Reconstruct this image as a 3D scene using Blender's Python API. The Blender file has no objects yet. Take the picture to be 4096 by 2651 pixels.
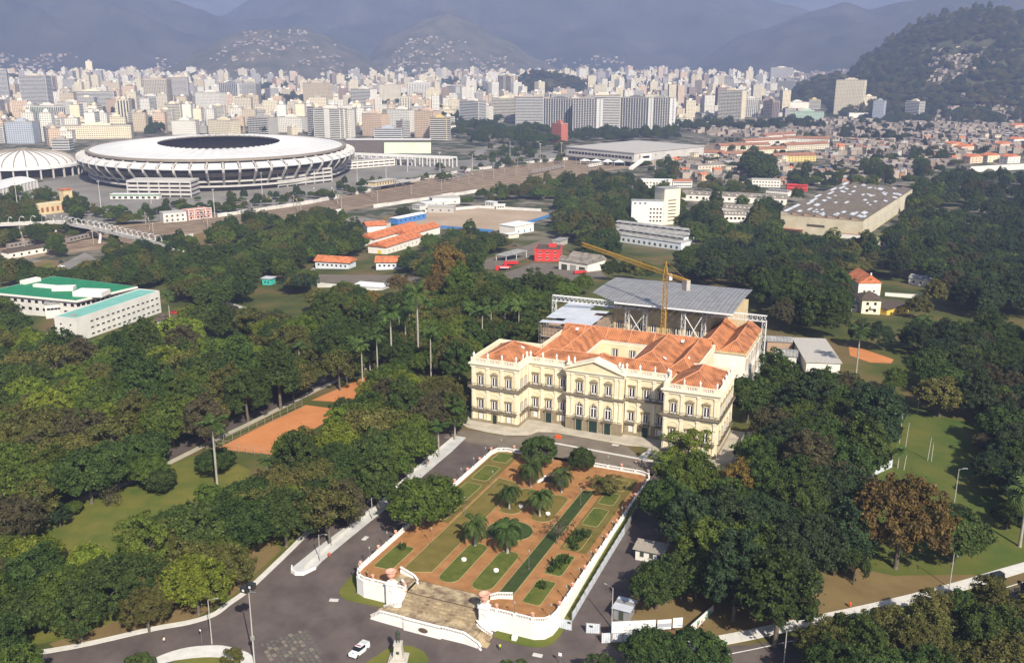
import bpy, bmesh, math, random
from mathutils import Vector, Matrix, noise
random.seed(7)
S = bpy.context.scene
COL = S.collection
PI = math.pi
# ------------------------------------------------------------------ camera
F = 3850.0; YAW = math.radians(-23.137); PIT = math.radians(15.9136); ROL = math.radians(.154)
CAM = Vector((121.89, -253.53, 108.83))
fwd = Vector((math.sin(YAW)*math.cos(PIT), math.cos(YAW)*math.cos(PIT), -math.sin(PIT)))
rgt = Vector((math.cos(YAW), -math.sin(YAW), 0)); up = rgt.cross(fwd)
RX = rgt*math.cos(ROL)+up*math.sin(ROL); UX = up*math.cos(ROL)-rgt*math.sin(ROL)
cd = bpy.data.cameras.new('camera'); cam = bpy.data.objects.new('camera', cd); COL.objects.link(cam)
cd.sensor_width = 36; cd.lens = 36*F/4096; cd.clip_start = 1; cd.clip_end = 40000
M = Matrix.Identity(4)
for i, v in enumerate((RX, UX, -fwd)):
    for j in range(3): M[j][i] = v[j]
cam.matrix_world = Matrix.Translation(CAM) @ M
S.camera = cam
# ------------------------------------------------------------------ light and exposure
SUN_EL = math.radians(39); SUN_AZ = math.radians(135)   # towards +x, -y (compass from +y, clockwise)
W = bpy.data.worlds.new('World'); S.world = W; W.use_nodes = True
nt = W.node_tree; nt.nodes.clear()
sk = nt.nodes.new('ShaderNodeTexSky'); sk.sky_type = 'NISHITA'; sk.sun_disc = False
sk.sun_elevation = SUN_EL; sk.sun_rotation = SUN_AZ; sk.dust_density = 2.0
bg = nt.nodes.new('ShaderNodeBackground'); bg.inputs['Strength'].default_value = 0.07
wo = nt.nodes.new('ShaderNodeOutputWorld')
nt.links.new(sk.outputs[0], bg.inputs[0]); nt.links.new(bg.outputs[0], wo.inputs[0])
sl = bpy.data.lights.new('sun', 'SUN'); sl.energy = 5.0; sl.angle = math.radians(.5); sl.color = (1, .92, .78)
so = bpy.data.objects.new('sun', sl); COL.objects.link(so)
sd = Vector((math.sin(SUN_AZ)*math.cos(SUN_EL), math.cos(SUN_AZ)*math.cos(SUN_EL), math.sin(SUN_EL)))
so.rotation_euler = sd.to_track_quat('Z', 'Y').to_euler(); so.location = (0, 0, 300)
vs = S.view_settings; vs.view_transform = 'Standard'; vs.look = 'None'; vs.gamma = 1; vs.exposure = 0.74; vs.use_curve_mapping = False
S.render.engine = 'CYCLES'
S.cycles.max_bounces = 5; S.cycles.diffuse_bounces = 2; S.cycles.glossy_bounces = 2; S.cycles.transmission_bounces = 2
S.cycles.transparent_max_bounces = 6; S.cycles.volume_bounces = 1; S.cycles.use_denoising = True
S.cycles.caustics_reflective = False; S.cycles.caustics_refractive = False
# ------------------------------------------------------------------ where a pixel of the photograph meets the ground
def h(x, y):
    dx = max(-20-x, 0, x-100); dy = max(-20-y, 0, y-135)
    D = math.hypot(x-40, y-60)
    return -26+25.5*math.exp(-(dx*dx+dy*dy)/28900)+max(0, D-1900)*.02
def ray(u, v):
    return (RX*((u-2048)/F)+UX*((1325.5-v)/F)+fwd).normalized()
def Zp(u, v, z):
    d = ray(u, v); return CAM+d*((z-CAM.z)/d.z)
def G(u, v, dz=0):
    d = ray(u, v); t = pt = 60.0
    while t < 12000:
        p = CAM+d*t
        if p.z-h(p.x, p.y)-dz < 0: break
        pt = t; t *= 1.04
    lo, hi = pt, t
    for _ in range(24):
        m = (lo+hi)/2; p = CAM+d*m
        if p.z-h(p.x, p.y)-dz < 0: hi = m
        else: lo = m
    return CAM+d*hi
def proj(p):
    v = Vector(p)-CAM; w = v.dot(fwd)
    return 2048+F*v.dot(RX)/w, 1325.5-F*v.dot(UX)/w, w
def rise(base, vtop):
    """height of something standing at base whose top shows at pixel row vtop"""
    lo, hi = 0, 400
    for _ in range(40):
        m = (lo+hi)/2
        if proj(base+Vector((0, 0, m)))[1] < vtop: hi = m
        else: lo = m
    return lo
def O(x, y): return x*1.72173, y*1.72173      # overview picture -> photo pixels
# ------------------------------------------------------------------ materials
MATS = {}
def mat(name, c1, c2=None, scale=1.0, rough=.8, detail=3, bump=0, metallic=0, spec=.25, island=0, objrand=0, coord='Object', contrast=.25, trans=0):
    if name in MATS: return MATS[name]
    m = bpy.data.materials.new(name); m.use_nodes = True; t = m.node_tree; N = t.nodes; L = t.links
    b = N['Principled BSDF']; b.inputs['Roughness'].default_value = rough; b.inputs['Metallic'].default_value = metallic
    b.inputs['Specular IOR Level'].default_value = spec
    col = (*c1, 1)
    b.inputs['Base Color'].default_value = col; out = None
    if c2 is not None:
        if coord == 'Position': src = N.new('ShaderNodeNewGeometry').outputs['Position']
        else: src = N.new('ShaderNodeTexCoord').outputs['Object']
        n = N.new('ShaderNodeTexNoise'); n.inputs['Scale'].default_value = scale; n.inputs['Detail'].default_value = detail; n.inputs['Roughness'].default_value = .6
        L.new(src, n.inputs['Vector'])
        r = N.new('ShaderNodeValToRGB'); r.color_ramp.elements[0].color = col; r.color_ramp.elements[1].color = (*c2, 1)
        r.color_ramp.elements[0].position = .5-contrast; r.color_ramp.elements[1].position = .5+contrast
        L.new(n.outputs['Fac'], r.inputs[0]); out = r.outputs[0]
        if bump:
            bp = N.new('ShaderNodeBump'); bp.inputs['Strength'].default_value = bump; bp.inputs['Distance'].default_value = .1
            L.new(n.outputs['Fac'], bp.inputs['Height']); L.new(bp.outputs[0], b.inputs['Normal'])
    if island or objrand:
        hs = N.new('ShaderNodeHueSaturation')
        if out: L.new(out, hs.inputs['Color'])
        else: hs.inputs['Color'].default_value = col
        if island:
            g = N.new('ShaderNodeNewGeometry'); mr = N.new('ShaderNodeMapRange')
            mr.inputs['To Min'].default_value = 1-island; mr.inputs['To Max'].default_value = 1+island
            L.new(g.outputs['Random Per Island'], mr.inputs[0]); v = mr.outputs[0]
        else: v = None
        if objrand:
            oi = N.new('ShaderNodeObjectInfo'); m2 = N.new('ShaderNodeMapRange')
            m2.inputs['To Min'].default_value = 1-objrand; m2.inputs['To Max'].default_value = 1+objrand
            L.new(oi.outputs['Random'], m2.inputs[0])
            m3 = N.new('ShaderNodeMapRange'); m3.inputs['To Min'].default_value = .5-objrand*.07; m3.inputs['To Max'].default_value = .5+objrand*.07
            mm = N.new('ShaderNodeMath'); mm.operation = 'MULTIPLY'; mm.inputs[1].default_value = 7.31
            fr = N.new('ShaderNodeMath'); fr.operation = 'FRACT'
            L.new(oi.outputs['Random'], mm.inputs[0]); L.new(mm.outputs[0], fr.inputs[0]); L.new(fr.outputs[0], m3.inputs[0]); L.new(m3.outputs[0], hs.inputs['Hue'])
            if v:
                mu = N.new('ShaderNodeMath'); mu.operation = 'MULTIPLY'; L.new(v, mu.inputs[0]); L.new(m2.outputs[0], mu.inputs[1]); v = mu.outputs[0]
            else: v = m2.outputs[0]
        L.new(v, hs.inputs['Value']); out = hs.outputs[0]
    if out: L.new(out, b.inputs['Base Color'])
    if trans:
        tr = N.new('ShaderNodeBsdfTranslucent'); mx = N.new('ShaderNodeMixShader'); mx.inputs[0].default_value = trans
        if out: L.new(out, tr.inputs['Color'])
        else: tr.inputs['Color'].default_value = col
        L.new(b.outputs[0], mx.inputs[1]); L.new(tr.outputs[0], mx.inputs[2]); L.new(mx.outputs[0], N['Material Output'].inputs['Surface'])
    MATS[name] = m; return m
def stripes(name, c1, c2, freq, axis=0, width=.5, rough=.6, metallic=0, spec=.3, bump=.4, noise2=None):
    """corrugation, tile courses or boards: sine-free square stripes along one local axis"""
    m = bpy.data.materials.new(name); m.use_nodes = True; t = m.node_tree; N = t.nodes; L = t.links
    b = N['Principled BSDF']; b.inputs['Roughness'].default_value = rough; b.inputs['Metallic'].default_value = metallic; b.inputs['Specular IOR Level'].default_value = spec
    tc = N.new('ShaderNodeTexCoord'); sp = N.new('ShaderNodeSeparateXYZ'); L.new(tc.outputs['Object'], sp.inputs[0])
    mu = N.new('ShaderNodeMath'); mu.operation = 'MULTIPLY'; mu.inputs[1].default_value = freq; L.new(sp.outputs[axis], mu.inputs[0])
    fr = N.new('ShaderNodeMath'); fr.operation = 'PINGPONG'; fr.inputs[1].default_value = 1; L.new(mu.outputs[0], fr.inputs[0])
    r = N.new('ShaderNodeValToRGB'); r.color_ramp.elements[0].color = (*c1, 1); r.color_ramp.elements[1].color = (*c2, 1)
    r.color_ramp.elements[0].position = width-.15; r.color_ramp.elements[1].position = width+.15
    L.new(fr.outputs[0], r.inputs[0]); out = r.outputs[0]
    n = N.new('ShaderNodeTexNoise'); n.inputs['Scale'].default_value = .35; n.inputs['Detail'].default_value = 5; L.new(tc.outputs['Object'], n.inputs['Vector'])
    mx = N.new('ShaderNodeMix'); mx.data_type = 'RGBA'; mx.blend_type = 'MULTIPLY'; mx.inputs[0].default_value = 1
    rr = N.new('ShaderNodeValToRGB'); k = noise2 or (.72, .72, .72); rr.color_ramp.elements[0].color = (*k, 1); rr.color_ramp.elements[1].color = (1.1, 1.1, 1.1, 1)
    rr.color_ramp.elements[0].position = .35; rr.color_ramp.elements[1].position = .62
    L.new(n.outputs['Fac'], rr.inputs[0]); L.new(out, mx.inputs[6]); L.new(rr.outputs[0], mx.inputs[7]); L.new(mx.outputs[2], b.inputs['Base Color'])
    bp = N.new('ShaderNodeBump'); bp.inputs['Strength'].default_value = bump; bp.inputs['Distance'].default_value = .05; L.new(fr.outputs[0], bp.inputs['Height']); L.new(bp.outputs[0], b.inputs['Normal'])
    MATS[name] = m; return m
# ------------------------------------------------------------------ mesh building
class MB:
    def __init__(s): s.v = []; s.f = []; s.mi = []; s.m = 0
    def add(s, vs, fs):
        n = len(s.v); s.v += [tuple(p) for p in vs]; s.f += [tuple(i+n for i in f) for f in fs]; s.mi += [s.m]*len(fs); return s
    def box(s, x0, x1, y0, y1, z0, z1, skip=''):
        fs = {'b': (0, 3, 2, 1), 't': (4, 5, 6, 7), 'f': (0, 1, 5, 4), 'r': (1, 2, 6, 5), 'k': (2, 3, 7, 6), 'l': (3, 0, 4, 7)}
        return s.add([(x0, y0, z0), (x1, y0, z0), (x1, y1, z0), (x0, y1, z0), (x0, y0, z1), (x1, y0, z1), (x1, y1, z1), (x0, y1, z1)], [q for k, q in fs.items() if k not in skip])
    def obox(s, c, ax, L, wd, z0, z1):
        """box centred at c (x,y), long axis direction ax (radians), length L, width wd"""
        ca, sa = math.cos(ax), math.sin(ax); q = []
        for z in (z0, z1):
            for a, b in ((-L/2, -wd/2), (L/2, -wd/2), (L/2, wd/2), (-L/2, wd/2)): q.append((c[0]+a*ca-b*sa, c[1]+a*sa+b*ca, z))
        return s.add(q, [(0, 3, 2, 1), (4, 5, 6, 7), (0, 1, 5, 4), (1, 2, 6, 5), (2, 3, 7, 6), (3, 0, 4, 7)])
    def prism(s, poly, z0, z1, z1f=None):
        n = len(poly); A = sum(poly[i][0]*poly[(i+1) % n][1]-poly[(i+1) % n][0]*poly[i][1] for i in range(n))
        if A < 0: poly = poly[::-1]
        q = [(p[0], p[1], z0(p[0], p[1]) if callable(z0) else z0) for p in poly]+[(p[0], p[1], z1(p[0], p[1]) if callable(z1) else z1) for p in poly]
        return s.add(q, [tuple(range(n))[::-1], tuple(range(n, 2*n))]+[(i, (i+1) % n, n+(i+1) % n, n+i) for i in range(n)])
    def tube(s, p0, p1, r0, r1=None, n=6, cap=True):
        p0 = Vector(p0); p1 = Vector(p1); r1 = r0 if r1 is None else r1
        d = (p1-p0)
        if d.length < 1e-6: return s
        d.normalize(); a = d.orthogonal().normalized(); b = d.cross(a); q = []
        for p, r in ((p0, r0), (p1, r1)):
            for i in range(n):
                t = 2*PI*i/n; q.append(p+(a*math.cos(t)+b*math.sin(t))*r)
        fs = [(i, (i+1) % n, n+(i+1) % n, n+i) for i in range(n)]
        if cap: fs += [tuple(range(n))[::-1], tuple(range(n, 2*n))]
        return s.add(q, fs)
    def bar(s, p0, p1, w, hh=None):
        return s.tube(p0, p1, w*.707, w*.707, 4)
    def lathe(s, prof, n=10, c=(0, 0, 0), sx=1, sy=1, cap=True):
        q = []; fs = []
        for r, z in prof:
            for i in range(n):
                t = 2*PI*i/n; q.append((c[0]+r*math.cos(t)*sx, c[1]+r*math.sin(t)*sy, c[2]+z))
        for k in range(len(prof)-1):
            for i in range(n): fs.append((k*n+i, k*n+(i+1) % n, (k+1)*n+(i+1) % n, (k+1)*n+i))
        if cap: fs += [tuple(range(n))[::-1], tuple(range((len(prof)-1)*n, len(prof)*n))]
        return s.add(q, fs)
    def blob(s, c, r, n=8, m=6, jit=0, sq=(1, 1, 1)):
        q = [(c[0], c[1], c[2]-r*sq[2])]; fs = []
        for k in range(1, m):
            ph = -PI/2+PI*k/m
            for i in range(n):
                t = 2*PI*i/n; rr = r*(1+random.uniform(-jit, jit)); q.append((c[0]+rr*math.cos(ph)*math.cos(t)*sq[0], c[1]+rr*math.cos(ph)*math.sin(t)*sq[1], c[2]+rr*math.sin(ph)*sq[2]))
        q.append((c[0], c[1], c[2]+r*sq[2])); top = len(q)-1
        for i in range(n): fs.append((0, 1+(i+1) % n, 1+i)); fs.append((top, top-n+i, top-n+(i+1) % n))
        for k in range(m-2):
            for i in range(n): a = 1+k*n; fs.append((a+i, a+(i+1) % n, a+n+(i+1) % n, a+n+i))
        return s.add(q, fs)
    def mesh(s, name, mats, smooth=False):
        me = bpy.data.meshes.new(name); me.from_pydata(s.v, [], s.f)
        for m in (mats if isinstance(mats, (list, tuple)) else [mats]): me.materials.append(MATS[m] if isinstance(m, str) else m)
        if any(s.mi): me.polygons.foreach_set('material_index', s.mi)
        if smooth: me.polygons.foreach_set('use_smooth', [True]*len(s.f))
        me.update(); return me
    def build(s, name, mats, parent=None, smooth=False, loc=None): return link(name, s.mesh(name, mats, smooth), parent, loc)
def link(name, me, parent=None, loc=None, rz=0, sc=None):
    o = bpy.data.objects.new(name, me); COL.objects.link(o); o.parent = parent
    if loc is not None: o.location = loc
    if rz: o.rotation_euler.z = rz
    if sc is not None: o.scale = sc if hasattr(sc, '__len__') else (sc, sc, sc)
    return o
def tag(o, label, cat, group=None):
    o['label'] = label; o['category'] = cat
    if group: o['group'] = group
    return o
def thing(name, label, cat, loc=(0, 0, 0), rz=0, group=None, sc=None):
    o = bpy.data.objects.new(name, None); COL.objects.link(o); o.location = loc; o.rotation_euler = (0, 0, rz); o.empty_display_size = .1
    if sc is not None: o.scale = sc if hasattr(sc, '__len__') else (sc, sc, sc)
    return tag(o, label, cat, group)
def struct(o): o['kind'] = 'structure'; return o
def stuff(o): o['kind'] = 'stuff'; return o
def place(parts, name, label, cat, loc, rz=0, sc=None, group=None):
    """parts: list of (name, mesh, [subparts], stuff?) sharing mesh data"""
    r = thing(name, label, cat, loc, rz, group, sc)
    for p in parts:
        o = link(p[0], p[1], r)
        if len(p) > 3 and p[3]: stuff(o)
        for q in (p[2] if len(p) > 2 else ()): link(q[0], q[1], o)
    return r
def inpoly(x, y, P):
    c = False; j = len(P)-1
    for i in range(len(P)):
        if (P[i][1] > y) != (P[j][1] > y) and x < (P[j][0]-P[i][0])*(y-P[i][1])/(P[j][1]-P[i][1])+P[i][0]: c = not c
        j = i
    return c
def drape(name, poly, m, dz=.03, step=4.0, kerb=0, zf=None):
    """a sheet following the ground inside a plan polygon (world x,y)"""
    bm = bmesh.new(); vs = [bm.verts.new((p[0], p[1], 0)) for p in poly]; f = bm.faces.new(vs)
    if f.normal.z < 0: f.normal_flip()
    bm.normal_update()
    if bm.faces[:][0].normal.z < 0: bmesh.ops.reverse_faces(bm, faces=bm.faces[:])
    for ax in (0, 1):
        a = min(p[ax] for p in poly); b = max(p[ax] for p in poly); k = math.floor(a/step)+1
        while k*step < b:
            co = [0, 0, 0]; no = [0, 0, 0]; co[ax] = k*step; no[ax] = 1
            bmesh.ops.bisect_plane(bm, geom=bm.verts[:]+bm.edges[:]+bm.faces[:], plane_co=co, plane_no=no); k += 1
    bmesh.ops.triangulate(bm, faces=bm.faces[:])
    g = zf or h
    for v in bm.verts: v.co.z = g(v.co.x, v.co.y)+dz
    if kerb:
        e = [e for e in bm.edges if e.is_boundary]; r = bmesh.ops.extrude_edge_only(bm, edges=e)
        for v in r['geom']:
            if isinstance(v, bmesh.types.BMVert): v.co.z -= kerb
        bmesh.ops.recalc_face_normals(bm, faces=bm.faces[:])
    me = bpy.data.meshes.new(name); bm.to_mesh(me); bm.free(); me.materials.append(MATS[m])
    return struct(link(name, me))
def pix(pts, dz=0): return [(lambda p: (p.x, p.y))(G(u, v, dz)) for u, v in pts]
def band(line, w0, w1):
    """plan polygon between offsets w0 and w1 (metres, to the right) of a plan polyline"""
    L = []; R_ = []
    for i, p in enumerate(line):
        a = line[max(i-1, 0)]; b = line[min(i+1, len(line)-1)]; d = Vector((b[0]-a[0], b[1]-a[1])).normalized(); n = Vector((d.y, -d.x))
        L.append((p[0]+n.x*w0, p[1]+n.y*w0)); R_.append((p[0]+n.x*w1, p[1]+n.y*w1))
    return L+R_[::-1]
def smoothline(pts, n=4):
    out = []
    for i in range(len(pts)-1):
        p0 = pts[max(i-1, 0)]; p1 = pts[i]; p2 = pts[i+1]; p3 = pts[min(i+2, len(pts)-1)]
        for k in range(n):
            t = k/n; out.append(tuple(.5*((2*p1[j])+(-p0[j]+p2[j])*t+(2*p0[j]-5*p1[j]+4*p2[j]-p3[j])*t*t+(-p0[j]+3*p1[j]-3*p2[j]+p3[j])*t**3) for j in range(2)))
    return out+[tuple(pts[-1][:2])]
def fbm(x, y, s, o=4, seed=0): return noise.fractal(Vector((x/s+seed*17.3, y/s-seed*9.1, seed*3.7)), .9, 2.0, o)
# ------------------------------------------------------------------ ground, mountains, haze
def ground_material():
    m = bpy.data.materials.new('ground_earth'); m.use_nodes = True; t = m.node_tree; N = t.nodes; L = t.links
    b = N['Principled BSDF']; b.inputs['Roughness'].default_value = .95; b.inputs['Specular IOR Level'].default_value = .1
    g = N.new('ShaderNodeNewGeometry')
    def nz(s, d): 
        n = N.new('ShaderNodeTexNoise'); n.inputs['Scale'].default_value = s; n.inputs['Detail'].default_value = d; L.new(g.outputs['Position'], n.inputs['Vector']); return n.outputs['Fac']
    def ramp(src, stops):
        r = N.new('ShaderNodeValToRGB'); e = r.color_ramp.elements
        while len(e) < len(stops): e.new(.5)
        for i, (p, c) in enumerate(stops): e[i].position = p; e[i].color = (*c, 1)
        L.new(src, r.inputs[0]); return r.outputs[0]
    park = ramp(nz(.035, 6), [(.36, (.050, .062, .018)), (.48, (.075, .085, .022)), (.56, (.115, .095, .035)), (.68, (.15, .105, .055))])
    town = ramp(nz(.055, 8), [(.38, (.035, .05, .02)), (.47, (.075, .075, .045)), (.54, (.14, .125, .10)), (.66, (.22, .195, .16))])
    d = N.new('ShaderNodeVectorMath'); d.operation = 'DISTANCE'; d.inputs[1].default_value = (30, 60, -10); L.new(g.outputs['Position'], d.inputs[0])
    mr = N.new('ShaderNodeMapRange'); mr.inputs[1].default_value = 330; mr.inputs[2].default_value = 480; L.new(d.outputs['Value'], mr.inputs[0])
    mx = N.new('ShaderNodeMix'); mx.data_type = 'RGBA'; L.new(mr.outputs[0], mx.inputs[0]); L.new(park, mx.inputs[6]); L.new(town, mx.inputs[7]); L.new(mx.outputs[2], b.inputs['Base Color'])
    MATS['ground_earth'] = m
ground_material()
def axis(lo, hi, step, far, grow=1.25):
    a = [lo+i*step for i in range(int((hi-lo)/step)+1)]; s = step
    x = a[0]
    while x > -far: s *= grow; x -= s; a.insert(0, x)
    s = step; x = a[-1]
    while x < far: s *= grow; x += s; a.append(x)
    return a
def grid_object(name, xs, ys, zf, m):
    me = bpy.data.meshes.new(name); nx, ny = len(xs), len(ys)
    me.from_pydata([(x, y, zf(x, y)) for y in ys for x in xs], [], [(j*nx+i, j*nx+i+1, (j+1)*nx+i+1, (j+1)*nx+i) for j in range(ny-1) for i in range(nx-1)])
    me.materials.append(MATS[m]); me.polygons.foreach_set('use_smooth', [True]*len(me.polygons)); return link(name, me)
struct(grid_object('ground', axis(-420, 420, 5, 9000), axis(-300, 560, 5, 9000), lambda x, y: -11 if (13 < x < 64.5 and -97 < y < -13) else h(x, y), 'ground_earth'))

mat('forest_slope', (.022, .032, .014), (.085, .080, .042), .02, .95, 6, coord='Position', spec=.05)
mat('far_slope', (.010, .018, .012), (.060, .056, .044), .004, .95, 9, coord='Position', spec=.05)
mat('bare_slope', (.022, .034, .016), (.125, .105, .075), .012, .95, 7, coord='Position', spec=.05)
def interp(L, u):
    if u <= L[0][0]: return L[0][1]
    for (a, b), (c, d) in zip(L, L[1:]):
        if u <= c: t = (u-a)/(c-a); t = t*t*(3-2*t)*.5+t*.5; return b+(d-b)*t
    return L[-1][1]
def ridge(name, crest, Dc, Df, m, rough=1.0, seed=1, power=1.15, nu=150, ntt=26, back=.35, z0=-12):
    """a mountain: crest given as a skyline, standing at Dc metres, its foot at Df metres from where the photo was taken"""
    u0, u1 = crest[0][0], crest[-1][0]; V = []; rows = ntt+6
    def pos(u, t):
        v = interp(crest, u); d = ray(u, v); hd = Vector((d.x, d.y)); e = d.z/hd.length; hd.normalize()
        zc = CAM.z+e*Dc
        D = Df+(Dc-Df)*t if t <= 1 else Dc+(t-1)*(Dc-Df)
        x = CAM.x+hd.x*D; y = CAM.y+hd.y*D; zb = h(x, y)+z0
        if t <= 1:
            k = t**power; z = zb+(max(zc, zb)-zb)*k+fbm(x, y, (Dc-Df)*.35, 6, seed)*(max(zc-zb, 0))*.22*rough*math.sin(PI*min(1, t*.93+.02))
        else: z = zc-(zc-zb)*min(1, (t-1)*1.4)**1.2
        return Vector((x, y, z))
    for j in range(rows):
        t = j/ntt
        for i in range(nu+1): V.append(pos(u0+(u1-u0)*i/nu, t if j <= ntt else 1+(j-ntt)*.12))
    me = bpy.data.meshes.new(name); n = nu+1
    me.from_pydata(V, [], [(j*n+i, j*n+i+1, (j+1)*n+i+1, (j+1)*n+i) for j in range(rows-1) for i in range(nu)])
    me.materials.append(MATS[m]); me.polygons.foreach_set('use_smooth', [True]*len(me.polygons))
    struct(link(name, me)); return pos
R_far = ridge('mountain', [(-1500, -200), (0, -160), (700, -60), (1000, -40), (2200, -120), (3000, -50), (3600, -40), (4096, -30), (5600, -80)], 9300, 7600, 'far_slope', .7, 2)
R_left = ridge('mountain', [(-1500, -330), (-600, -330), (0, -250), (420, -140), (690, 0), (790, 38), (882, 70), (1050, 120), (1350, 230), (1500, 275)], 6000, 4700, 'far_slope', 1, 3)
R_mid = ridge('mountain', [(560, 240), (750, 135), (882, 66), (1010, 0), (1250, -130), (1700, -260), (2200, -230), (2700, -110), (3150, 18), (3300, 60), (3500, 160), (3700, 250)], 6900, 5150, 'far_slope', 1, 5)
R_r2 = ridge('mountain', [(2750, 260), (3000, 130), (3287, 35), (3386, 6), (3474, 35), (3620, 8), (3800, -10), (4096, -40), (5600, -100)], 5600, 4400, 'far_slope', 1, 8)
R_h3 = ridge('hill', [(640, 285), (823, 194), (882, 153), (1000, 124), (1205, 112), (1294, 141), (1400, 194), (1560, 285)], 4600, 3900, 'bare_slope', .7, 9, 1.0, 90)
R_h4 = ridge('hill', [(1400, 290), (1556, 147), (1703, 76), (1791, 53), (1879, 88), (2026, 159), (2140, 235), (2260, 285)], 5100, 4350, 'bare_slope', .8, 12, 1.0, 90)
R_h1 = ridge('hill', [(3300, 440), (3370, 330), (3425, 262), (3492, 205), (3568, 158), (3697, 88), (3815, 53), (3961, 29), (4049, 41), (4096, 65), (4400, 100), (5000, 240), (5600, 400)], 3150, 2260, 'forest_slope', .55, 14, 1.15, 160, 40)
R_h2 = ridge('hill', [(3150, 385), (3215, 335), (3285, 300), (3350, 290), (3430, 312), (3520, 385)], 2960, 2680, 'forest_slope', .5, 15, .8, 50, z0=-3)
R_h5 = ridge('hill', [(1985, 345), (2044, 325), (2120, 296), (2180, 288), (2270, 308), (2350, 340)], 3300, 3050, 'forest_slope', .5, 16, .8, 40, z0=-3)
# haze: one closed box of even, pale air round everything
hz = bpy.data.materials.new('haze'); hz.use_nodes = True; t_ = hz.node_tree; t_.nodes.clear()
pv = t_.nodes.new('ShaderNodeVolumePrincipled'); pv.inputs['Color'].default_value = (.45, .55, .91, 1); pv.inputs['Density'].default_value = 1.25e-4; pv.inputs['Anisotropy'].default_value = 0
for k in ('Density Attribute', 'Temperature Attribute'): pv.inputs[k].default_value = ''
ho = t_.nodes.new('ShaderNodeOutputMaterial'); t_.links.new(pv.outputs[0], ho.inputs['Volume']); MATS['haze'] = hz
stuff(MB().box(-12500, 12500, -12500, 12500, -45, 1150).build('haze', 'haze'))
# ------------------------------------------------------------------ the palace
mat('plaster_yellow', (.62, .53, .33), (.77, .69, .48), .35, .85, 8, spec=.15)
mat('plaster_cream', (.68, .60, .43), (.81, .74, .58), .5, .85, 8, spec=.15)
mat('plaster_white', (.66, .62, .55), (.78, .75, .70), .5, .85, 5, spec=.15)
mat('base_stone', (.20, .165, .11), (.30, .25, .17), 1.2, .9, 6, spec=.15, bump=.3)
mat('balcony_stone', (.15, .125, .09), (.27, .225, .16), 1.5, .9, 5, spec=.15)
mat('rail_iron', (.06, .05, .035), (.12, .10, .07), 3, .7, 2)
mat('window_white', (.78, .77, .76), None, rough=.5)
mat('glass_dark', (.018, .012, .02), None, rough=.12, spec=.5)
mat('shutter_white', (.62, .63, .63), (.72, .73, .72), 2, .6, 3)
mat('door_green', (.012, .03, .028), (.025, .05, .045), 3, .55, 3)
mat('window_stone', (.27, .215, .13), (.36, .29, .19), 2, .85, 3)
mat('statue_white', (.72, .70, .66), (.80, .79, .76), 4, .8, 3)
stripes('tile_x', (.35, .125, .050), (.46, .19, .082), 3.4, 0, .5, .85, bump=.5, noise2=(.55, .55, .58))
stripes('tile_y', (.35, .125, .050), (.46, .19, .082), 3.4, 1, .5, .85, bump=.5, noise2=(.55, .55, .58))
mat('ridge_tile', (.52, .22, .12), (.62, .30, .17), 2, .85)
mat('gutter_grey', (.24, .23, .21), (.36, .34, .31), 1, .8)
mus = thing('palace', 'large cream three-storey palace with terracotta roofs and statues along its parapet', 'palace', (0, 0, 0))
FRONT = [(0, 21.5), (0, 0), (15.65, 0), (15.65, 7.82), (29.06, 7.82), (29.06, 5.7), (46.64, 5.7), (46.64, 7.82), (60.35, 7.82), (60.35, 0), (76, 0), (76, 21.5)]
def offset(path, d):
    out = []
    for i, p in enumerate(path):
        ns = []
        for a, b in ((i-1, i), (i, i+1)):
            if 0 <= a and b < len(path):
                t = Vector((path[b][0]-path[a][0], path[b][1]-path[a][1])).normalized(); ns.append(Vector((t.y, -t.x)))
        n = ns[0] if len(ns) == 1 else (ns[0]+ns[1])/(1+ns[0].dot(ns[1]))
        out.append((p[0]+n.x*d, p[1]+n.y*d))
    return out
def course(mb, path, d0, d1, z0, z1):
    a = offset(path, d0); b = offset(path, d1); n = len(path)
    q = [(*p, z0) for p in a]+[(*p, z0) for p in b]+[(*p, z1) for p in b]+[(*p, z1) for p in a]; fs = []
    for i in range(n-1): fs += [(i, n+i, n+i+1, i+1)[::-1], (n+i, n+i+1, 2*n+i+1, 2*n+i), (2*n+i, 2*n+i+1, 3*n+i+1, 3*n+i), (3*n+i, 3*n+i+1, i+1, i)]
    fs += [(0, n, 2*n, 3*n)[::-1], (n-1, 2*n-1, 3*n-1, 4*n-1)]
    mb.add(q, fs); return mb
ZC = 18.6
w = MB()
w.box(0, 15.65, 0, 21.5, -.6, ZC).box(60.35, 76, 0, 21.5, -.6, ZC).box(15.65, 60.35, 7.82, 21.5, -.6, ZC).box(29.06, 46.64, 5.7, 7.9, -.6, ZC-.02)
w.box(14.8, 29.7, 21.5, 38.2, -.6, ZC+.3).box(44.6, 65.5, 21.5, 38.2, -.6, ZC+.3).box(14.8, 65.5, 38.2, 43.5, -.6, ZC+.31)
w.build('wall', 'plaster_yellow', mus)
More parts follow.
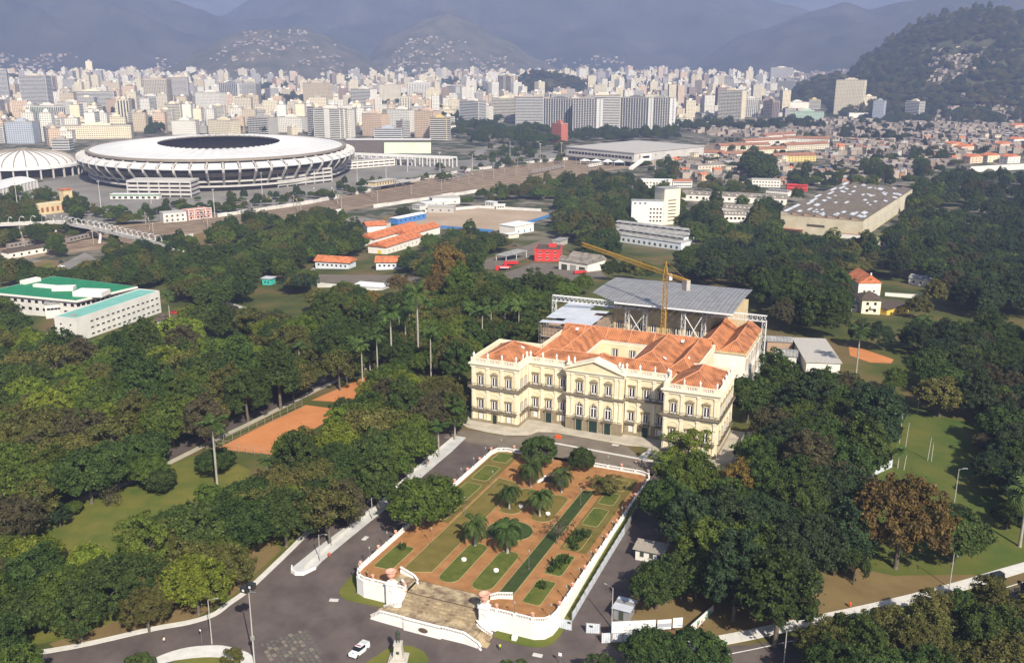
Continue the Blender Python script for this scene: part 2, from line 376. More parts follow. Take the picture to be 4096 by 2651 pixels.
# parapet walls of the back body and the unbroken outer parapets of the pavilions
p = MB()
for x0, x1, y0, y1 in ((14.5, 15.0, 21.2, 43.6), (65.3, 65.8, 21.6, 43.6), (15.0, 65.3, 43.3, 43.7)): p.box(x0, x1, y0, y1, ZC-.3, 20.4)
for x0, x1, y0, y1 in ((-.1, .35, 1.2, 21.4), (-.1, 15, 21.4, 21.8), (62, 75, 21.3, 21.7)): p.box(x0, x1, y0, y1, ZC+.7, 20.5)
p.build('parapet', 'plaster_cream', mus)
c = MB(); course(c, FRONT, -.05, .55, 18.35, 18.62); course(c, FRONT, -.05, .75, 18.62, 18.95); course(c, FRONT, -.05, .3, 17.75, 18.35); course(c, FRONT, -.05, .35, 10.55, 11.2); course(c, FRONT, -.3, .18, 18.96, 19.35); course(c, FRONT, -.3, .14, 20.28, 20.54)
c.build('cornice', 'plaster_cream', mus)
c = MB(); course(c, FRONT, -.05, .9, 11.2, 11.62); course(c, FRONT, -.05, .5, 11.0, 11.2)
c.build('string_course', 'balcony_stone', mus)
c = MB(); course(c, FRONT, -.02, .14, -.6, .85)
for x0, x1 in ((29.0, 46.7),): c.box(x0-.06, x1+.06, 5.5, 5.75, .85, 3.75)
for xa in (15.8, 46.8):
    for a, b in ((0, 1.15), (4.1, 5.35), (8.25, 9.55), (12.35, 13.3)): c.box(xa+a, xa+b, 7.68, 7.9, .85, 3.85)
c.build('plinth', 'base_stone', mus)
# pilasters, each a piece of its own
def pil_mesh(wd, z0, z1):
    m = MB(); m.box(-wd/2, wd/2, -.22, .05, z0, z1); m.box(-wd/2-.1, wd/2+.1, -.32, .05, z1-.55, z1-.003); m.box(-wd/2-.08, wd/2+.08, -.30, .05, z0, z0+.4); return m.mesh('pilaster', 'plaster_cream')
PM = {('u', 1): pil_mesh(.9, 11.64, 17.73), ('m', 1): pil_mesh(.9, 4.3, 10.53), ('g', 1): pil_mesh(.7, .86, 3.8)}
pil_at = [(x, 0, 0) for x in (.75, 5.55, 10.25, 14.9)]+[(76-x, 0, 0) for x in (.75, 5.55, 10.25, 14.9)]
pil_at += [(x, 7.82, 0) for x in (16.4, 20.4, 24.95, 28.6)]+[(76-x, 7.82, 0) for x in (16.4, 20.4, 24.95, 28.6)]
pil_at += [(x, 5.7, 0) for x in (29.6, 31.0, 35.55, 40.0, 44.6, 46.1)]
pil_at += [(76, y, PI/2) for y in (.75, 4.6, 8.4, 12.2, 16.2, 20.6)]+[(15.65, y, PI/2) for y in (.75, 3.95, 7.2)]
for x, y, r in pil_at:
    for k in ('u', 'm'): link('pilaster', PM[(k, 1)], mus, (x, y, 0), r)
    if y in (0,) : link('pilaster', PM[('g', 1)], mus, (x, y, 0), r)
# windows: stone surround > white casement > two dark panes
def win_meshes(wd, hh, arched=False, glass='glass_dark'):
    s = MB(); t = .18
    s.box(-wd/2-t, -wd/2, -.20, .03, -.05, hh).box(wd/2, wd/2+t, -.20, .03, -.05, hh)
    f = MB(); pn = MB()
    pw = wd*.30
    if arched:
        r = wd/2; n = 10
        for ra, rb, m, ya in ((r, r+t, s, -.2), (r-.16, r, f, -.1)):
            for i in range(n):
                a0, a1 = PI*i/n, PI*(i+1)/n
                q = [(math.cos(a)*rr, y, hh+math.sin(a)*rr) for a in (a0, a1) for rr in (ra, rb) for y in (ya, .03)]
                m.add(q, [(0, 2, 6, 4), (0, 4, 5, 1), (2, 3, 7, 6), (0, 1, 3, 2), (4, 6, 7, 5)])
        s.box(-.2, .2, -.32, .03, hh+r+.05, hh+r+.55)
        fan = [(math.cos(PI*i/n)*(r-.16), hh+.12+math.sin(PI*i/n)*(r-.2)) for i in range(n+1)]
        pn.add([(x, -.03, z) for x, z in fan], [tuple(range(n+1))])
    else: s.box(-wd/2-t, wd/2+t, -.20, .03, hh, hh+t)
    f.box(-wd/2, wd/2, -.09, .02, hh-.14, hh); f.box(-wd/2, wd/2, -.09, .02, 0, hh*.17)
    f.box(-wd/2, -pw-.16, -.09, .02, hh*.17, hh-.14).box(pw+.16, wd/2, -.09, .02, hh*.17, hh-.14)  .box(-.16, .16, -.09, .02, hh*.17, hh-.14)
    if arched: f.box(-.06, .06, -.09, .02, hh, hh+wd/2-.1)
    one = MB(); one.add([(.16, -.03, hh*.17), (.16+pw, -.03, hh*.17), (.16+pw, -.03, hh-.14), (.16, -.03, hh-.14)], [(0, 1, 2, 3)])
    two = MB(); two.add([(-.16-pw, -.03, hh*.17), (-.16, -.03, hh*.17), (-.16, -.03, hh-.14), (-.16-pw, -.03, hh-.14)], [(0, 1, 2, 3)])
    out = [s.mesh('window_surround', 'window_stone'), f.mesh('frame', 'window_white'), one.mesh('pane', glass), two.mesh('pane', glass)]
    if arched: out.append(pn.mesh('pane', glass))
    return out
WU = win_meshes(1.75, 3.2); WM = win_meshes(1.75, 3.15); WA = win_meshes(2.0, 3.4, True)
def shutter_meshes(wd, hh):
    s = MB(); t = .26
    s.box(-wd/2-t, -wd/2, -.16, .03, -.26, hh+.26).box(wd/2, wd/2+t, -.16, .03, -.26, hh+.26).box(-wd/2, wd/2, -.16, .03, hh, hh+.26).box(-wd/2, wd/2, -.16, .03, -.26, 0)
    f = MB(); f.box(-wd/2, -.03, -.07, .02, 0, hh).box(.03, wd/2, -.07, .02, 0, hh)
    return [s.mesh('window_surround', 'window_stone'), f.mesh('shutter', 'shutter_white')]
WG = shutter_meshes(1.35, 1.9)
def put_window(ms, x, y, z, r=0):
    o = link('window', ms[0], mus, (x, y, z), r)
    for i, m in enumerate(ms[1:]): link(m.name.split('.')[0], m, o)
    return o
def hood_mesh(kind):
    m = MB(); m.box(-1.25, 1.25, -.5, .03, 0, .2)
    if kind == 'gable':
        m.add([(-1.25, -.48, .2), (1.25, -.48, .2), (0, -.48, .75), (-1.25, .03, .2), (1.25, .03, .2), (0, .03, .75)], [(0, 1, 2), (1, 4, 5, 2), (0, 2, 5, 3)])
    if kind == 'arc':
        n = 8; P = [(-1.25+2.5*i/n, .2+.6*math.sin(PI*i/n)) for i in range(n+1)]
        m.add([(x, -.48, z) for x, z in P]+[(x, .03, z) for x, z in P], [tuple(range(n+1))]+[(i+1, i, n+1+i, n+2+i) for i in range(n)])
    m.box(-1.05, -.8, -.4, .03, -.5, 0).box(.8, 1.05, -.4, .03, -.5, 0)
    return m.mesh('window_hood', 'window_stone')
HG, HA, HF = hood_mesh('gable'), hood_mesh('arc'), hood_mesh('flat')
def lun_mesh():
    m = MB(); n = 10; P = [(math.cos(PI*i/n)*1.35, math.sin(PI*i/n)*1.15) for i in range(n+1)]
    for i in range(n):
        (a, b), (c_, d) = P[i], P[i+1]; k = 1.18
        m.add([(a, -.12, b), (a*k, -.12, b*k), (c_*k, -.12, d*k), (c_, -.12, d), (a*k, .02, b*k), (c_*k, .02, d*k)], [(0, 3, 2, 1), (1, 2, 5, 4)])
    return m.mesh('arch_moulding', 'plaster_cream')
LUN = lun_mesh()
def rail_mesh(L, dp=.85, bars=True):
    m = MB(); m.box(-L/2, L/2, -dp, -dp+.07, .95, 1.05).box(-L/2, L/2, -dp+.02, -dp+.05, .08, .12)
    n = int(L/.28)
    for i in range(n+1): x = -L/2+L*i/n; m.box(x-.02, x+.02, -dp+.01, -dp+.05, .12, .95, 'tb')
    for sx in (-L/2, L/2): m.box(sx-.03, sx+.03, -dp, 0, .95, 1.05)
    return m.mesh('railing', 'rail_iron')
def balc_mesh(L, dp=.9):
    m = MB(); m.box(-L/2, L/2, -dp, .03, -.18, 0); m.box(-L/2+.15, -L/2+.4, -dp*.8, .03, -.6, -.18).box(L/2-.4, L/2-.15, -dp*.8, .03, -.6, -.18)
    return m.mesh('balcony', 'balcony_stone')
BS, BL, BC = balc_mesh(2.7), balc_mesh(14.9), balc_mesh(3.2); RS, RL, RC = rail_mesh(2.6), rail_mesh(14.8), rail_mesh(3.1)
def balcony(bm_, rm_, x, y, z, r=0): o = link('balcony', bm_, mus, (x, y, z), r); link('railing', rm_, o)
xp = (3.25, 7.9, 12.6); xw = (18.3, 22.7, 27.1)
for xs, y in ((xp, 0), (tuple(76-v for v in xp)[::-1], 0)):
    for i, x in enumerate(xs):
        put_window(WU, x, y, 11.64); link('window_hood', HA if i == 1 else HG, mus, (x, y, 15.75)); put_window(WM, x, y, 4.1); link('window_hood', HF, mus, (x, y, 7.75)); link('arch_moulding', LUN, mus, (x, y, 8.2))
        if i != 1: put_window(WG, x, y, 1.0)
    balcony(BL, RL, sum((xs[0], xs[2]))/2, y, 4.05)
    rr = MB(); course(rr, [(xs[0]-3.3, y), (xs[2]+3.1, y)], .78, .86, 12.5, 12.62)
for xs in (xw, tuple(76-v for v in xw)[::-1]):
    for i, x in enumerate(xs):
        put_window(WU, x, 7.82, 11.64); link('window_hood', HF, mus, (x, 7.82, 15.6)); put_window(WM, x, 7.82, 4.1); link('window_hood', HF, mus, (x, 7.82, 7.75)); link('arch_moulding', LUN, mus, (x, 7.82, 8.2)); balcony(BS, RS, x, 7.82, 4.05)
        if i != 1: put_window(WG, x, 7.82, 1.15)
for x in (33.35, 37.85, 42.35):
    put_window(WU, x, 5.7, 11.9); link('window_hood', HA, mus, (x, 5.7, 15.9)); put_window(WA, x, 5.7, 4.2); balcony(BC, RC, x, 5.7, 4.1); balcony(BS, RS, x, 5.7, 11.75)
for y in (2.4, 5.6):
    put_window(WU, 15.65, y, 11.64, PI/2); put_window(WM, 15.65, y, 4.1, PI/2); put_window(WG, 15.65, y, 1.0, PI/2); balcony(BS, RS, 15.65, y, 4.05, PI/2)
for y in (2.7, 6.5, 10.3, 14.2, 18.4):
    put_window(WU, 76, y, 11.64, PI/2); put_window(WM, 76, y, 4.1, PI/2); put_window(WG, 76, y, 1.0, PI/2); balcony(BS, RS, 76, y, 4.05, PI/2); link('window_hood', HF, mus, (76, y, 15.6), PI/2)
# upper gallery railing following the string course
for path in ([(0, 21.4), (0, 0), (15.65, 0), (15.65, 7.82), (29.0, 7.82)], [(46.7, 7.82), (60.35, 7.82), (60.35, 0), (76, 0), (76, 21.4)]):
    r = MB(); course(r, path, .76, .84, 12.55, 12.66); course(r, path, .78, .82, 11.75, 11.8)
    a = offset(path, .8)
    for (x0, y0), (x1, y1) in zip(a, a[1:]):
        L_ = math.hypot(x1-x0, y1-y0); n = int(L_/.4)
        for i in range(n+1): x = x0+(x1-x0)*i/n; y = y0+(y1-y0)*i/n; k = .09 if i % 10 == 0 else .02; r.box(x-k, x+k, y-k, y+k, 11.62, 12.6, 'tb')
    r.build('gallery_railing', 'rail_iron', mus)
# doors
def door(x, y, wd, hh, par=mus):
    o = MB().box(x-wd/2-.3, x-wd/2, y-.25, y+.05, -.2, hh+.3).box(x+wd/2, x+wd/2+.3, y-.25, y+.05, -.2, hh+.3).box(x-wd/2, x+wd/2, y-.25, y+.05, hh, hh+.3).build('door_surround', 'window_stone', par)
    for s in (-1, 1):
        l = MB().box(min(x, x+s*wd/2)+.02, max(x, x+s*wd/2)-.02, y-.12, y+.02, -.2, hh)
        for k in range(3): z = .2+k*hh/3.2; l.box(x+s*wd/4-wd*.16, x+s*wd/4+wd*.16, y-.17, y-.11, z, z+hh/4.5)
        l.build('door_leaf', 'door_green', o)
for x, wd in ((33.35, 1.9), (37.85, 2.6), (42.35, 1.9)): door(x, 5.48, wd, 3.45)
door(22.7, 7.68, 1.9, 3.2); door(76-22.7, 7.68, 1.9, 3.2); door(7.9, -.02, 1.35, 3.0)
# drain pipes down the inner corners
for x, y in ((15.85, 7.7), (28.86, 7.7), (46.84, 7.7), (60.15, 7.7)): MB().tube((0, 0, .6), (0, 0, 18.2), .1, .1, 6).build("drainpipe", "rail_iron", mus, loc=(x, y-.1, 0))
# pediment over the middle
pd = MB(); xa, xb, xm = 28.7, 47.0, 37.85
pd.add([(xa, 5.25, 19.0), (xb, 5.25, 19.0), (xm, 5.25, 22.1), (xa, 9, 19.0), (xb, 9, 19.0), (xm, 9, 22.1)], [(0, 1, 2), (1, 4, 5, 2), (0, 2, 5, 3), (3, 5, 4)])
pd.build('pediment', 'plaster_yellow', mus)
pm = MB()
for s in (-1, 1):
    x0 = xa-.5 if s < 0 else xb+.5
    for y0, y1, t0, t1 in ((4.6, 9.2, .05, .5),):
        pm.add([(x0, y0, 18.98+t0), (xm, y0, 22.3+t0), (xm, y0, 22.3+t1), (x0, y0, 18.98+t1), (x0, y1, 18.98+t0), (xm, y1, 22.3+t0), (xm, y1, 22.3+t1), (x0, y1, 18.98+t1)], [(0, 1, 2, 3), (4, 7, 6, 5), (3, 2, 6, 7), (0, 4, 5, 1), (0, 3, 7, 4)] if s < 0 else [(0, 3, 2, 1), (4, 5, 6, 7), (3, 7, 6, 2), (0, 1, 5, 4), (0, 4, 7, 3)])
pm.build('pediment_moulding', 'plaster_cream', mus)
# roof balustrade: piers, rails (in the cornice part), turned balusters
def bal_profile(): return [(.15, 0), (.16, .05), (.12, .15), (.19, .38), (.13, .62), (.11, .75), (.15, .88), (.15, .93)]
pr = MB(); bl = MB(); PIERS = []
def parapet_run(x0, y0, x1, y1, fr):
    L_ = math.hypot(x1-x0, y1-y0); ux, uy = (x1-x0)/L_, (y1-y0)/L_
    for f in fr: PIERS.append((x0+(x1-x0)*f, y0+(y1-y0)*f)); x, y = PIERS[-1]; MB().box(-.55*abs(ux)-.24, .55*abs(ux)+.24, -.55*abs(uy)-.24, .55*abs(uy)+.24, 19.36, 20.62).build('parapet_pier', 'plaster_cream', mus, loc=(x, y, 0))
    for f0, f1 in zip(fr, fr[1:]):
        a = f0*L_+1.05; b = f1*L_-1.05; n = max(1, int((b-a)/.42))
        for i in range(n+1):
            s = a+(b-a)*i/n; bl.lathe(bal_profile(), 6, (x0+ux*s, y0+uy*s, 19.35), cap=False)
q = [0.05, .36, .655, .95]
for X in (0, 60.35): parapet_run(X, .05, X+15.65, .05, q)
parapet_run(15.65, 7.87, 29.06, 7.87, [.05, .36, .68, .99]); parapet_run(46.64, 7.87, 60.35, 7.87, [.01, .32, .64, .95])
parapet_run(15.6, 0.5, 15.6, 7.3, [.0, .5, .97]); parapet_run(75.95, .5, 75.95, 21.3, [.03, .22, .41, .6, .79, .98]); parapet_run(60.4, .5, 60.4, 7.3, [.03, .97])
stuff(bl.build('baluster', 'plaster_white', mus))
# roofs
def hip(x0, x1, y0, y1, ze, zr, ax, e0=None, e1=None):
    """hipped roof; ridge along ax with end insets e0, e1"""
    if ax == 'y':
        xm = (x0+x1)/2; e0 = (x1-x0)/2 if e0 is None else e0; e1 = (x1-x0)/2 if e1 is None else e1
        A = (xm, y0+e0, zr); B = (xm, y1-e1, zr)
        c_ = [(x0, y0, ze), (x1, y0, ze), (x1, y1, ze), (x0, y1, ze), A, B]
        fx = [((3, 0, 4, 5), 'tile_y'), ((1, 2, 5, 4), 'tile_y'), ((0, 1, 4), 'tile_x'), ((2, 3, 5), 'tile_x')]
    else:
        ym = (y0+y1)/2; e0 = (y1-y0)/2 if e0 is None else e0; e1 = (y1-y0)/2 if e1 is None else e1
        A = (x0+e0, ym, zr); B = (x1-e1, ym, zr)
        c_ = [(x0, y0, ze), (x1, y0, ze), (x1, y1, ze), (x0, y1, ze), A, B]
        fx = [((0, 1, 5, 4), 'tile_x'), ((2, 3, 4, 5), 'tile_x'), ((3, 0, 4), 'tile_y'), ((1, 2, 5), 'tile_y')]
    m = MB()
    for f, k in fx: m.m = 0 if k == 'tile_x' else 1; m.add([c_[i] for i in f], [tuple(range(len(f)))])
    o = m.build('roof', ['tile_x', 'tile_y'], mus)
    rc = MB()
    for a, b in ((A, B), (c_[0], A), (c_[1], A if ax == 'y' else B), (c_[2], B), (c_[3], B if ax == 'y' else A)):
        if (Vector(a)-Vector(b)).length > .3: rc.tube((a[0], a[1], a[2]+.02), (b[0], b[1], b[2]+.02), .15, .15, 5)
    rc.build('ridge_cap', 'ridge_tile', o); return o
hip(.6, 15.2, .9, 21.2, 19.0, 22.7, 'y', 7.2, 6.5); hip(60.9, 75.5, .9, 21.2, 19.0, 22.7, 'y', 7.2, 6.5)
hip(15.6, 60.4, 8.4, 21.4, 19.0, 21.6, 'x', 5, 5)
hip(33.0, 42.7, 8.0, 17.5, 19.6, 22.5, 'y', 4.0, 3)
hip(15.3, 21.4, 13.2, 41, 19.3, 22.0, 'y', 3.0, .1); hip(21.4, 29.5, 14.5, 41, 19.3, 23.0, 'y', 4.0, .1)
hip(44.9, 57.4, 15, 41, 19.3, 23.2, 'y', 5.0, .1); hip(57.4, 65.2, 15, 43, 19.3, 22.6, 'y', 3.8, .1)
m = MB(); m.add([(15.1, 38.0, 19.4), (65.2, 38.0, 19.4), (65.2, 42.2, 22.4), (15.1, 42.2, 22.4)], [(0, 1, 2, 3)]); m.add([(15.1, 42.2, 22.4), (65.2, 42.2, 22.4), (65.2, 43.4, 20.3), (15.1, 43.4, 20.3)], [(0, 1, 2, 3)])
o = m.build('roof', 'tile_x', mus); rc = MB(); rc.tube((15.1, 42.2, 22.42), (65.2, 42.2, 22.42), .16, .16, 5)
for x in (22.5, 30.5, 38.5, 46.5, 54.5): rc.tube((x, 38.0, 19.45), (x, 42.2, 22.45), .13, .13, 5)
rc.build('ridge_cap', 'ridge_tile', o)
gt = MB().box(29.3, 29.75, 21.3, 38.4, 18.92, 19.32).box(44.55, 45.0, 21.3, 38.4, 18.92, 19.32).box(29.75, 44.55, 38.1, 38.5, 18.92, 19.31).box(29.75, 44.55, 21.2, 21.6, 18.92, 19.33); gt.build('gutter', 'plaster_white', mus)
cw = MB().box(29.72, 44.58, 38.12, 38.19, 18.0, 18.6)
cw.build('courtyard_cornice', 'plaster_cream', mus)
for x in (34.2, 40.1): put_window(WM, x, 38.2, 13.6)
sky_l = MB()
for x, y, z, s in ((17.5, 25.5, 21.6, -1), (20.2, 39.9, 21.0, 0), (56, 39.9, 21.0, 0), (11.3, 14, 21.0, 1), (55.2, 20.5, 21.1, 1)):
    sky_l.m = 0; k = .5*s
    sky_l.add([(x-.5, y-.6, z+.12+k*.55+.05), (x+.5, y-.6, z+.12-k*.55+.05), (x+.5, y+.6, z+.2-k*.55+(.6 if s == 0 else 0)), (x-.5, y+.6, z+.2+k*.55+(.6 if s == 0 else 0))], [(0, 1, 2, 3)])
mat('skylight', (.62, .62, .62), None, rough=.3); sky_l.build('skylight', 'skylight', mus)
# statues on the parapet piers: each its own figure
def statue_mesh(seed):
    rnd = random.Random(seed); m = MB(); k = rnd.uniform(-.06, .06)
    m.box(-.26, .26, -.26, .26, 0, .18); m.lathe([(.27, .18), (.25, .5), (.20, .9), (.23, 1.15), (.27, 1.38), (.2, 1.5), (.08, 1.56)], 9, (k, 0, 0), 1, .8)
    m.blob((k*1.5, -.02, 1.72), .14, 8, 6, 0, (1, 1, 1.2)); s = rnd.choice((-1, 1))
    m.tube((.24*s+k, 0, 1.4), (.34*s+k, -.12, 1.08), .075, .06, 6); m.tube((.34*s+k, -.12, 1.08), (.16*s+k, -.26, .95), .06, .05, 6)
    m.tube((-.24*s+k, 0, 1.4), (-.36*s+k, -.03, 1.0), .075, .06, 6); m.tube((-.36*s+k, -.03, 1.0), (-.3*s+k, -.1, .78), .055, .05, 6)
    return m.mesh('statue', 'statue_white', True)
SM = [statue_mesh(i) for i in range(4)]
ST = [(.85, .05, 'left end pavilion'), (5.6, .05, 'left end pavilion'), (10.2, .05, 'left end pavilion'), (14.9, .05, 'left end pavilion'), (15.6, 3.7, 'left end pavilion'), (15.6, 7.0, 'left end pavilion'), (16.4, 7.87, 'left wing'), (20.5, 7.87, 'left wing'), (24.9, 7.87, 'left wing'), (28.9, 7.87, 'left wing'), (29.3, 6.4, 'pediment'), (30.9, 7.6, 'pediment'), (44.9, 7.6, 'pediment'), (46.2, 6.6, 'pediment'), (47.0, 7.87, 'right wing'), (51.1, 7.87, 'right wing'), (55.5, 7.87, 'right wing'), (59.6, 7.87, 'right wing'), (60.4, 6.8, 'right end pavilion'), (60.4, 2.0, 'right end pavilion'), (66, .05, 'right end pavilion'), (70.6, .05, 'right end pavilion'), (75.2, .05, 'right end pavilion'), (75.95, 5.0, 'right end pavilion'), (75.95, 9, 'right end pavilion'), (75.95, 13, 'right end pavilion'), (75.95, 17, 'right end pavilion'), (75.95, 20.9, 'right end pavilion'), (62.2, 21.5, 'right end pavilion')]
for i, (x, y, wh) in enumerate(ST):
    side = {'left end pavilion': 'pavilion beside the tall palms', 'left wing': 'recessed wing beside the dark courtyard corner pipe', 'pediment': 'short wall flanking the pediment', 'right wing': 'recessed wing half in shadow', 'right end pavilion': ('front' if y < .1 else ('flank' if x > 75 else 'inner side'))+' of the pavilion by the leafy tree'}[wh]
    tag(link('statue', SM[i % 4], None, (x, y, 20.6), random.uniform(-.4, .4)), 'white robed statue on the palace parapet, '+side, 'statue', 'statues on the palace '+wh)
# terrace and street in front of the palace
mat('pavement_pale', (.36, .32, .26), (.52, .48, .41), .35, .9, 7, spec=.15)
mat('terrace_stone', (.30, .27, .22), (.50, .45, .37), .22, .9, 7, spec=.15)
mat('asphalt_dark', (.060, .048, .046), (.130, .104, .096), .16, .9, 8, spec=.25)
mat('asphalt_brown', (.115, .095, .075), (.20, .17, .135), .2, .92, 8, spec=.2)
tr = MB(); tr.prism([(-4, 22), (-4, -1.5), (1, -3.6), (17, -3.6), (20.5, -2.4), (21.5, 1.2), (26, 2.2), (30, 2.0), (50, 2.2), (57.5, 1.2), (58.5, -3.6), (77, -3.6), (80.5, -1), (80.5, 24)], -.9, -.02)
struct(tr.build('terrace', 'terrace_stone'))
# ------------------------------------------------------------------ rear of the palace
mat('brick_raw', (.30, .19, .13), (.46, .34, .25), .9, .9, 6, spec=.1)
mat('plaster_worn', (.42, .33, .19), (.66, .54, .33), .35, .9, 6, spec=.1)
mat('plaster_bright', (.70, .66, .60), (.80, .77, .72), .4, .85, 5, spec=.1)
stripes('metal_sheet', (.26, .255, .25), (.33, .325, .315), 1.4, 0, .5, .5, .3, .4, .6, noise2=(.86, .87, .9))
mat('tin_pale', (.50, .53, .58), (.66, .69, .74), .25, .5, 5, metallic=.2)
mat('steel_white', (.66, .67, .68), (.78, .79, .80), 2, .5, 2)
mat('scaffold_steel', (.24, .21, .17), (.36, .32, .27), 2, .6, 2)
mat('crane_yellow', (.42, .23, .030), (.54, .31, .05), 1, .5, 3)
mat('concrete', (.36, .34, .31), (.46, .44, .41), 1, .9, 5, spec=.15)
rw = MB().box(23.5, 58.8, 70, 99, -.6, 22.8).box(58.8, 66.5, 77.1, 99, -.6, 22.79); rw.build('rear_wall', 'plaster_worn', mus)
rb = MB().box(5.5, 22.5, 46, 75, -.6, 18.6); rb.build('raw_wing_wall', 'brick_raw', mus)
rr_ = MB().box(58.9, 74.9, 47, 77, -.6, 17.4); rr_.build('side_wing_wall', 'plaster_bright', mus)
rc_ = MB().box(23.3, 58.8, 69.5, 70.05, 21.4, 22.3).box(23.3, 58.8, 69.65, 70.06, 19.0, 19.6).box(23.3, 58.8, 69.7, 70.04, 12.2, 12.8).box(74.8, 75.5, 46.9, 77.2, 16.8, 17.6).box(58.6, 75.2, 46.7, 47.05, 16.9, 17.61)
for x in (24.2, 28.6, 35.6, 41.5, 44.6, 49.4, 53.5, 57.6): rc_.box(x-.45, x+.45, 69.72, 70.04, 12.81, 19.0)
rc_.build('rear_cornice', 'plaster_worn', mus)
for x in (26, 31.3, 33.8, 38.6, 46.7, 51.5, 55.5): put_window(WM, x, 70, 14.1); put_window(WM, x, 70, 6)
for y in (50, 55, 60, 65, 70, 74.5): put_window(WU, 74.9, y, 11.4, PI/2); put_window(WM, 74.9, y, 5, PI/2)
for x in (9, 14, 19): put_window(WM, x, 46, 12.5)
def gable(x0, x1, y0, y1, ze, zr, e0=4):
    return hip(x0, x1, y0, y1, ze, zr, 'y', e0, .1)
gable(58.7, 66.8, 46.8, 77.1, 17.6, 20.7); gable(66.8, 75.1, 46.8, 77.1, 17.6, 20.7)
# the big temporary canopy
can = thing('canopy_roof', 'big grey corrugated metal canopy roof on white trusses over the palace rear', 'canopy', (41, 80, 0))
m = MB(); n = 22
def cz(y): return 26.3+.55*math.sin(PI*min(1, max(0, (y-62)/38)))
ys = [62+38*i/8 for i in range(9)]
xs = [15+52.6*i/n for i in range(n+1)]
for i in range(n):
    me_ = MB()
    for j in range(8):
        def lim(x, y): return (x-41, y-80, cz(y))
        ya, yb = ys[j], ys[j+1]; xa0, xb0 = xs[i], xs[i+1]
        f0 = 62+max(0, 26-xa0)*.8; f1 = 62+max(0, 26-xb0)*.8
        a0, a1, b0, b1 = max(ya, f0), max(yb, f0), max(ya, f1), max(yb, f1)
        if a1-a0+b1-b0 < .1: continue
        me_.add([lim(xa0+.03, a0), lim(xb0-.03, b0), lim(xb0-.03, b1), lim(xa0+.03, a1)], [(0, 1, 2, 3)])
    me_.build('roof_sheet', 'metal_sheet', can)
MB().box(-15, 26.5, -18.1, -17.8, 25.7, 26.25).build('eave_beam', 'steel_white', can)
def lattice(mb, p0, p1, wd, hh, n, r):
    """square lattice girder between two points, upright in z or standing"""
    p0 = Vector(p0); p1 = Vector(p1); d = (p1-p0).normalized()
    if abs(d.z) > .9: a, b = Vector((1, 0, 0)), Vector((0, 1, 0))
    else: b = Vector((0, 0, 1)); a = d.cross(b).normalized(); b = a.cross(d).normalized()
    C4 = [(a*sx*wd/2+b*sz*hh/2) for sx, sz in ((-1, -1), (1, -1), (1, 1), (-1, 1))]
    for c_ in C4: mb.tube(p0+c_, p1+c_, r, r, 4)
    for i in range(n):
        q0 = p0+(p1-p0)*i/n; q1 = p0+(p1-p0)*(i+1)/n
        for k in range(4):
            A, B = C4[k], C4[(k+1) % 4]
            mb.tube(q0+A, q1+B if i % 2 else q1+B, r*.7, r*.7, 4, False)
            mb.tube(q0+A, q0+B, r*.6, r*.6, 4, False)
def girder(label, p0, p1, wd, hh, n, r, posts):
    t = thing('lattice_girder', label, 'girder', (p0[0], p0[1], 0), 0)
    o = Vector((p0[0], p0[1], 0)); mb = MB(); lattice(mb, Vector(p0)-o, Vector(p1)-o, wd, hh, n, r); mb.build('beam', 'steel_white', t)
    for x, z in posts:
        mb = MB(); lattice(mb, Vector((x-p0[0], 0, 0)), Vector((x-p0[0], 0, z)), 1.3, 1.3, 9, r*.8); mb.build('tower_leg', 'steel_white', t)
    return t
g1 = girder('long white lattice girder over the tin-roofed scaffold wing', (1.5, 66, 24.45), (37.2, 66, 24.45), 1.1, 2.0, 22, .095, [(2.2, 23.4), (29.9, 23.4), (36.5, 23.4)])
g2_ = girder('white lattice girder ending at a tall tower beside the red double roof', (56.2, 67, 24.5), (78, 67, 24.5), 1.1, 2.0, 14, .095, [(57, 23.5), (77.3, 23.5)])
g3 = girder('thin white lattice girder right under the canopy eave', (37.9, 64, 25.5), (66.5, 64, 25.6), .8, 1.1, 24, .09, [(50.5, 24.9)])
b = MB()
for x0, z0, x1, z1 in ((28.6, 22.5, 35.2, 13), (35.2, 22.5, 28.6, 13)): b.tube((x0-.2, 0, z0), (x1-.2, 0, z1), .14, .14, 5)
b.build('brace', 'steel_white', g1)
b = MB(); b.tube((12.6, 0, 24), (19.2, 0, 14), .16, .16, 5).tube((19, 0, 24), (14, 0, 14), .16, .16, 5); b.build('brace', 'steel_white', g3)
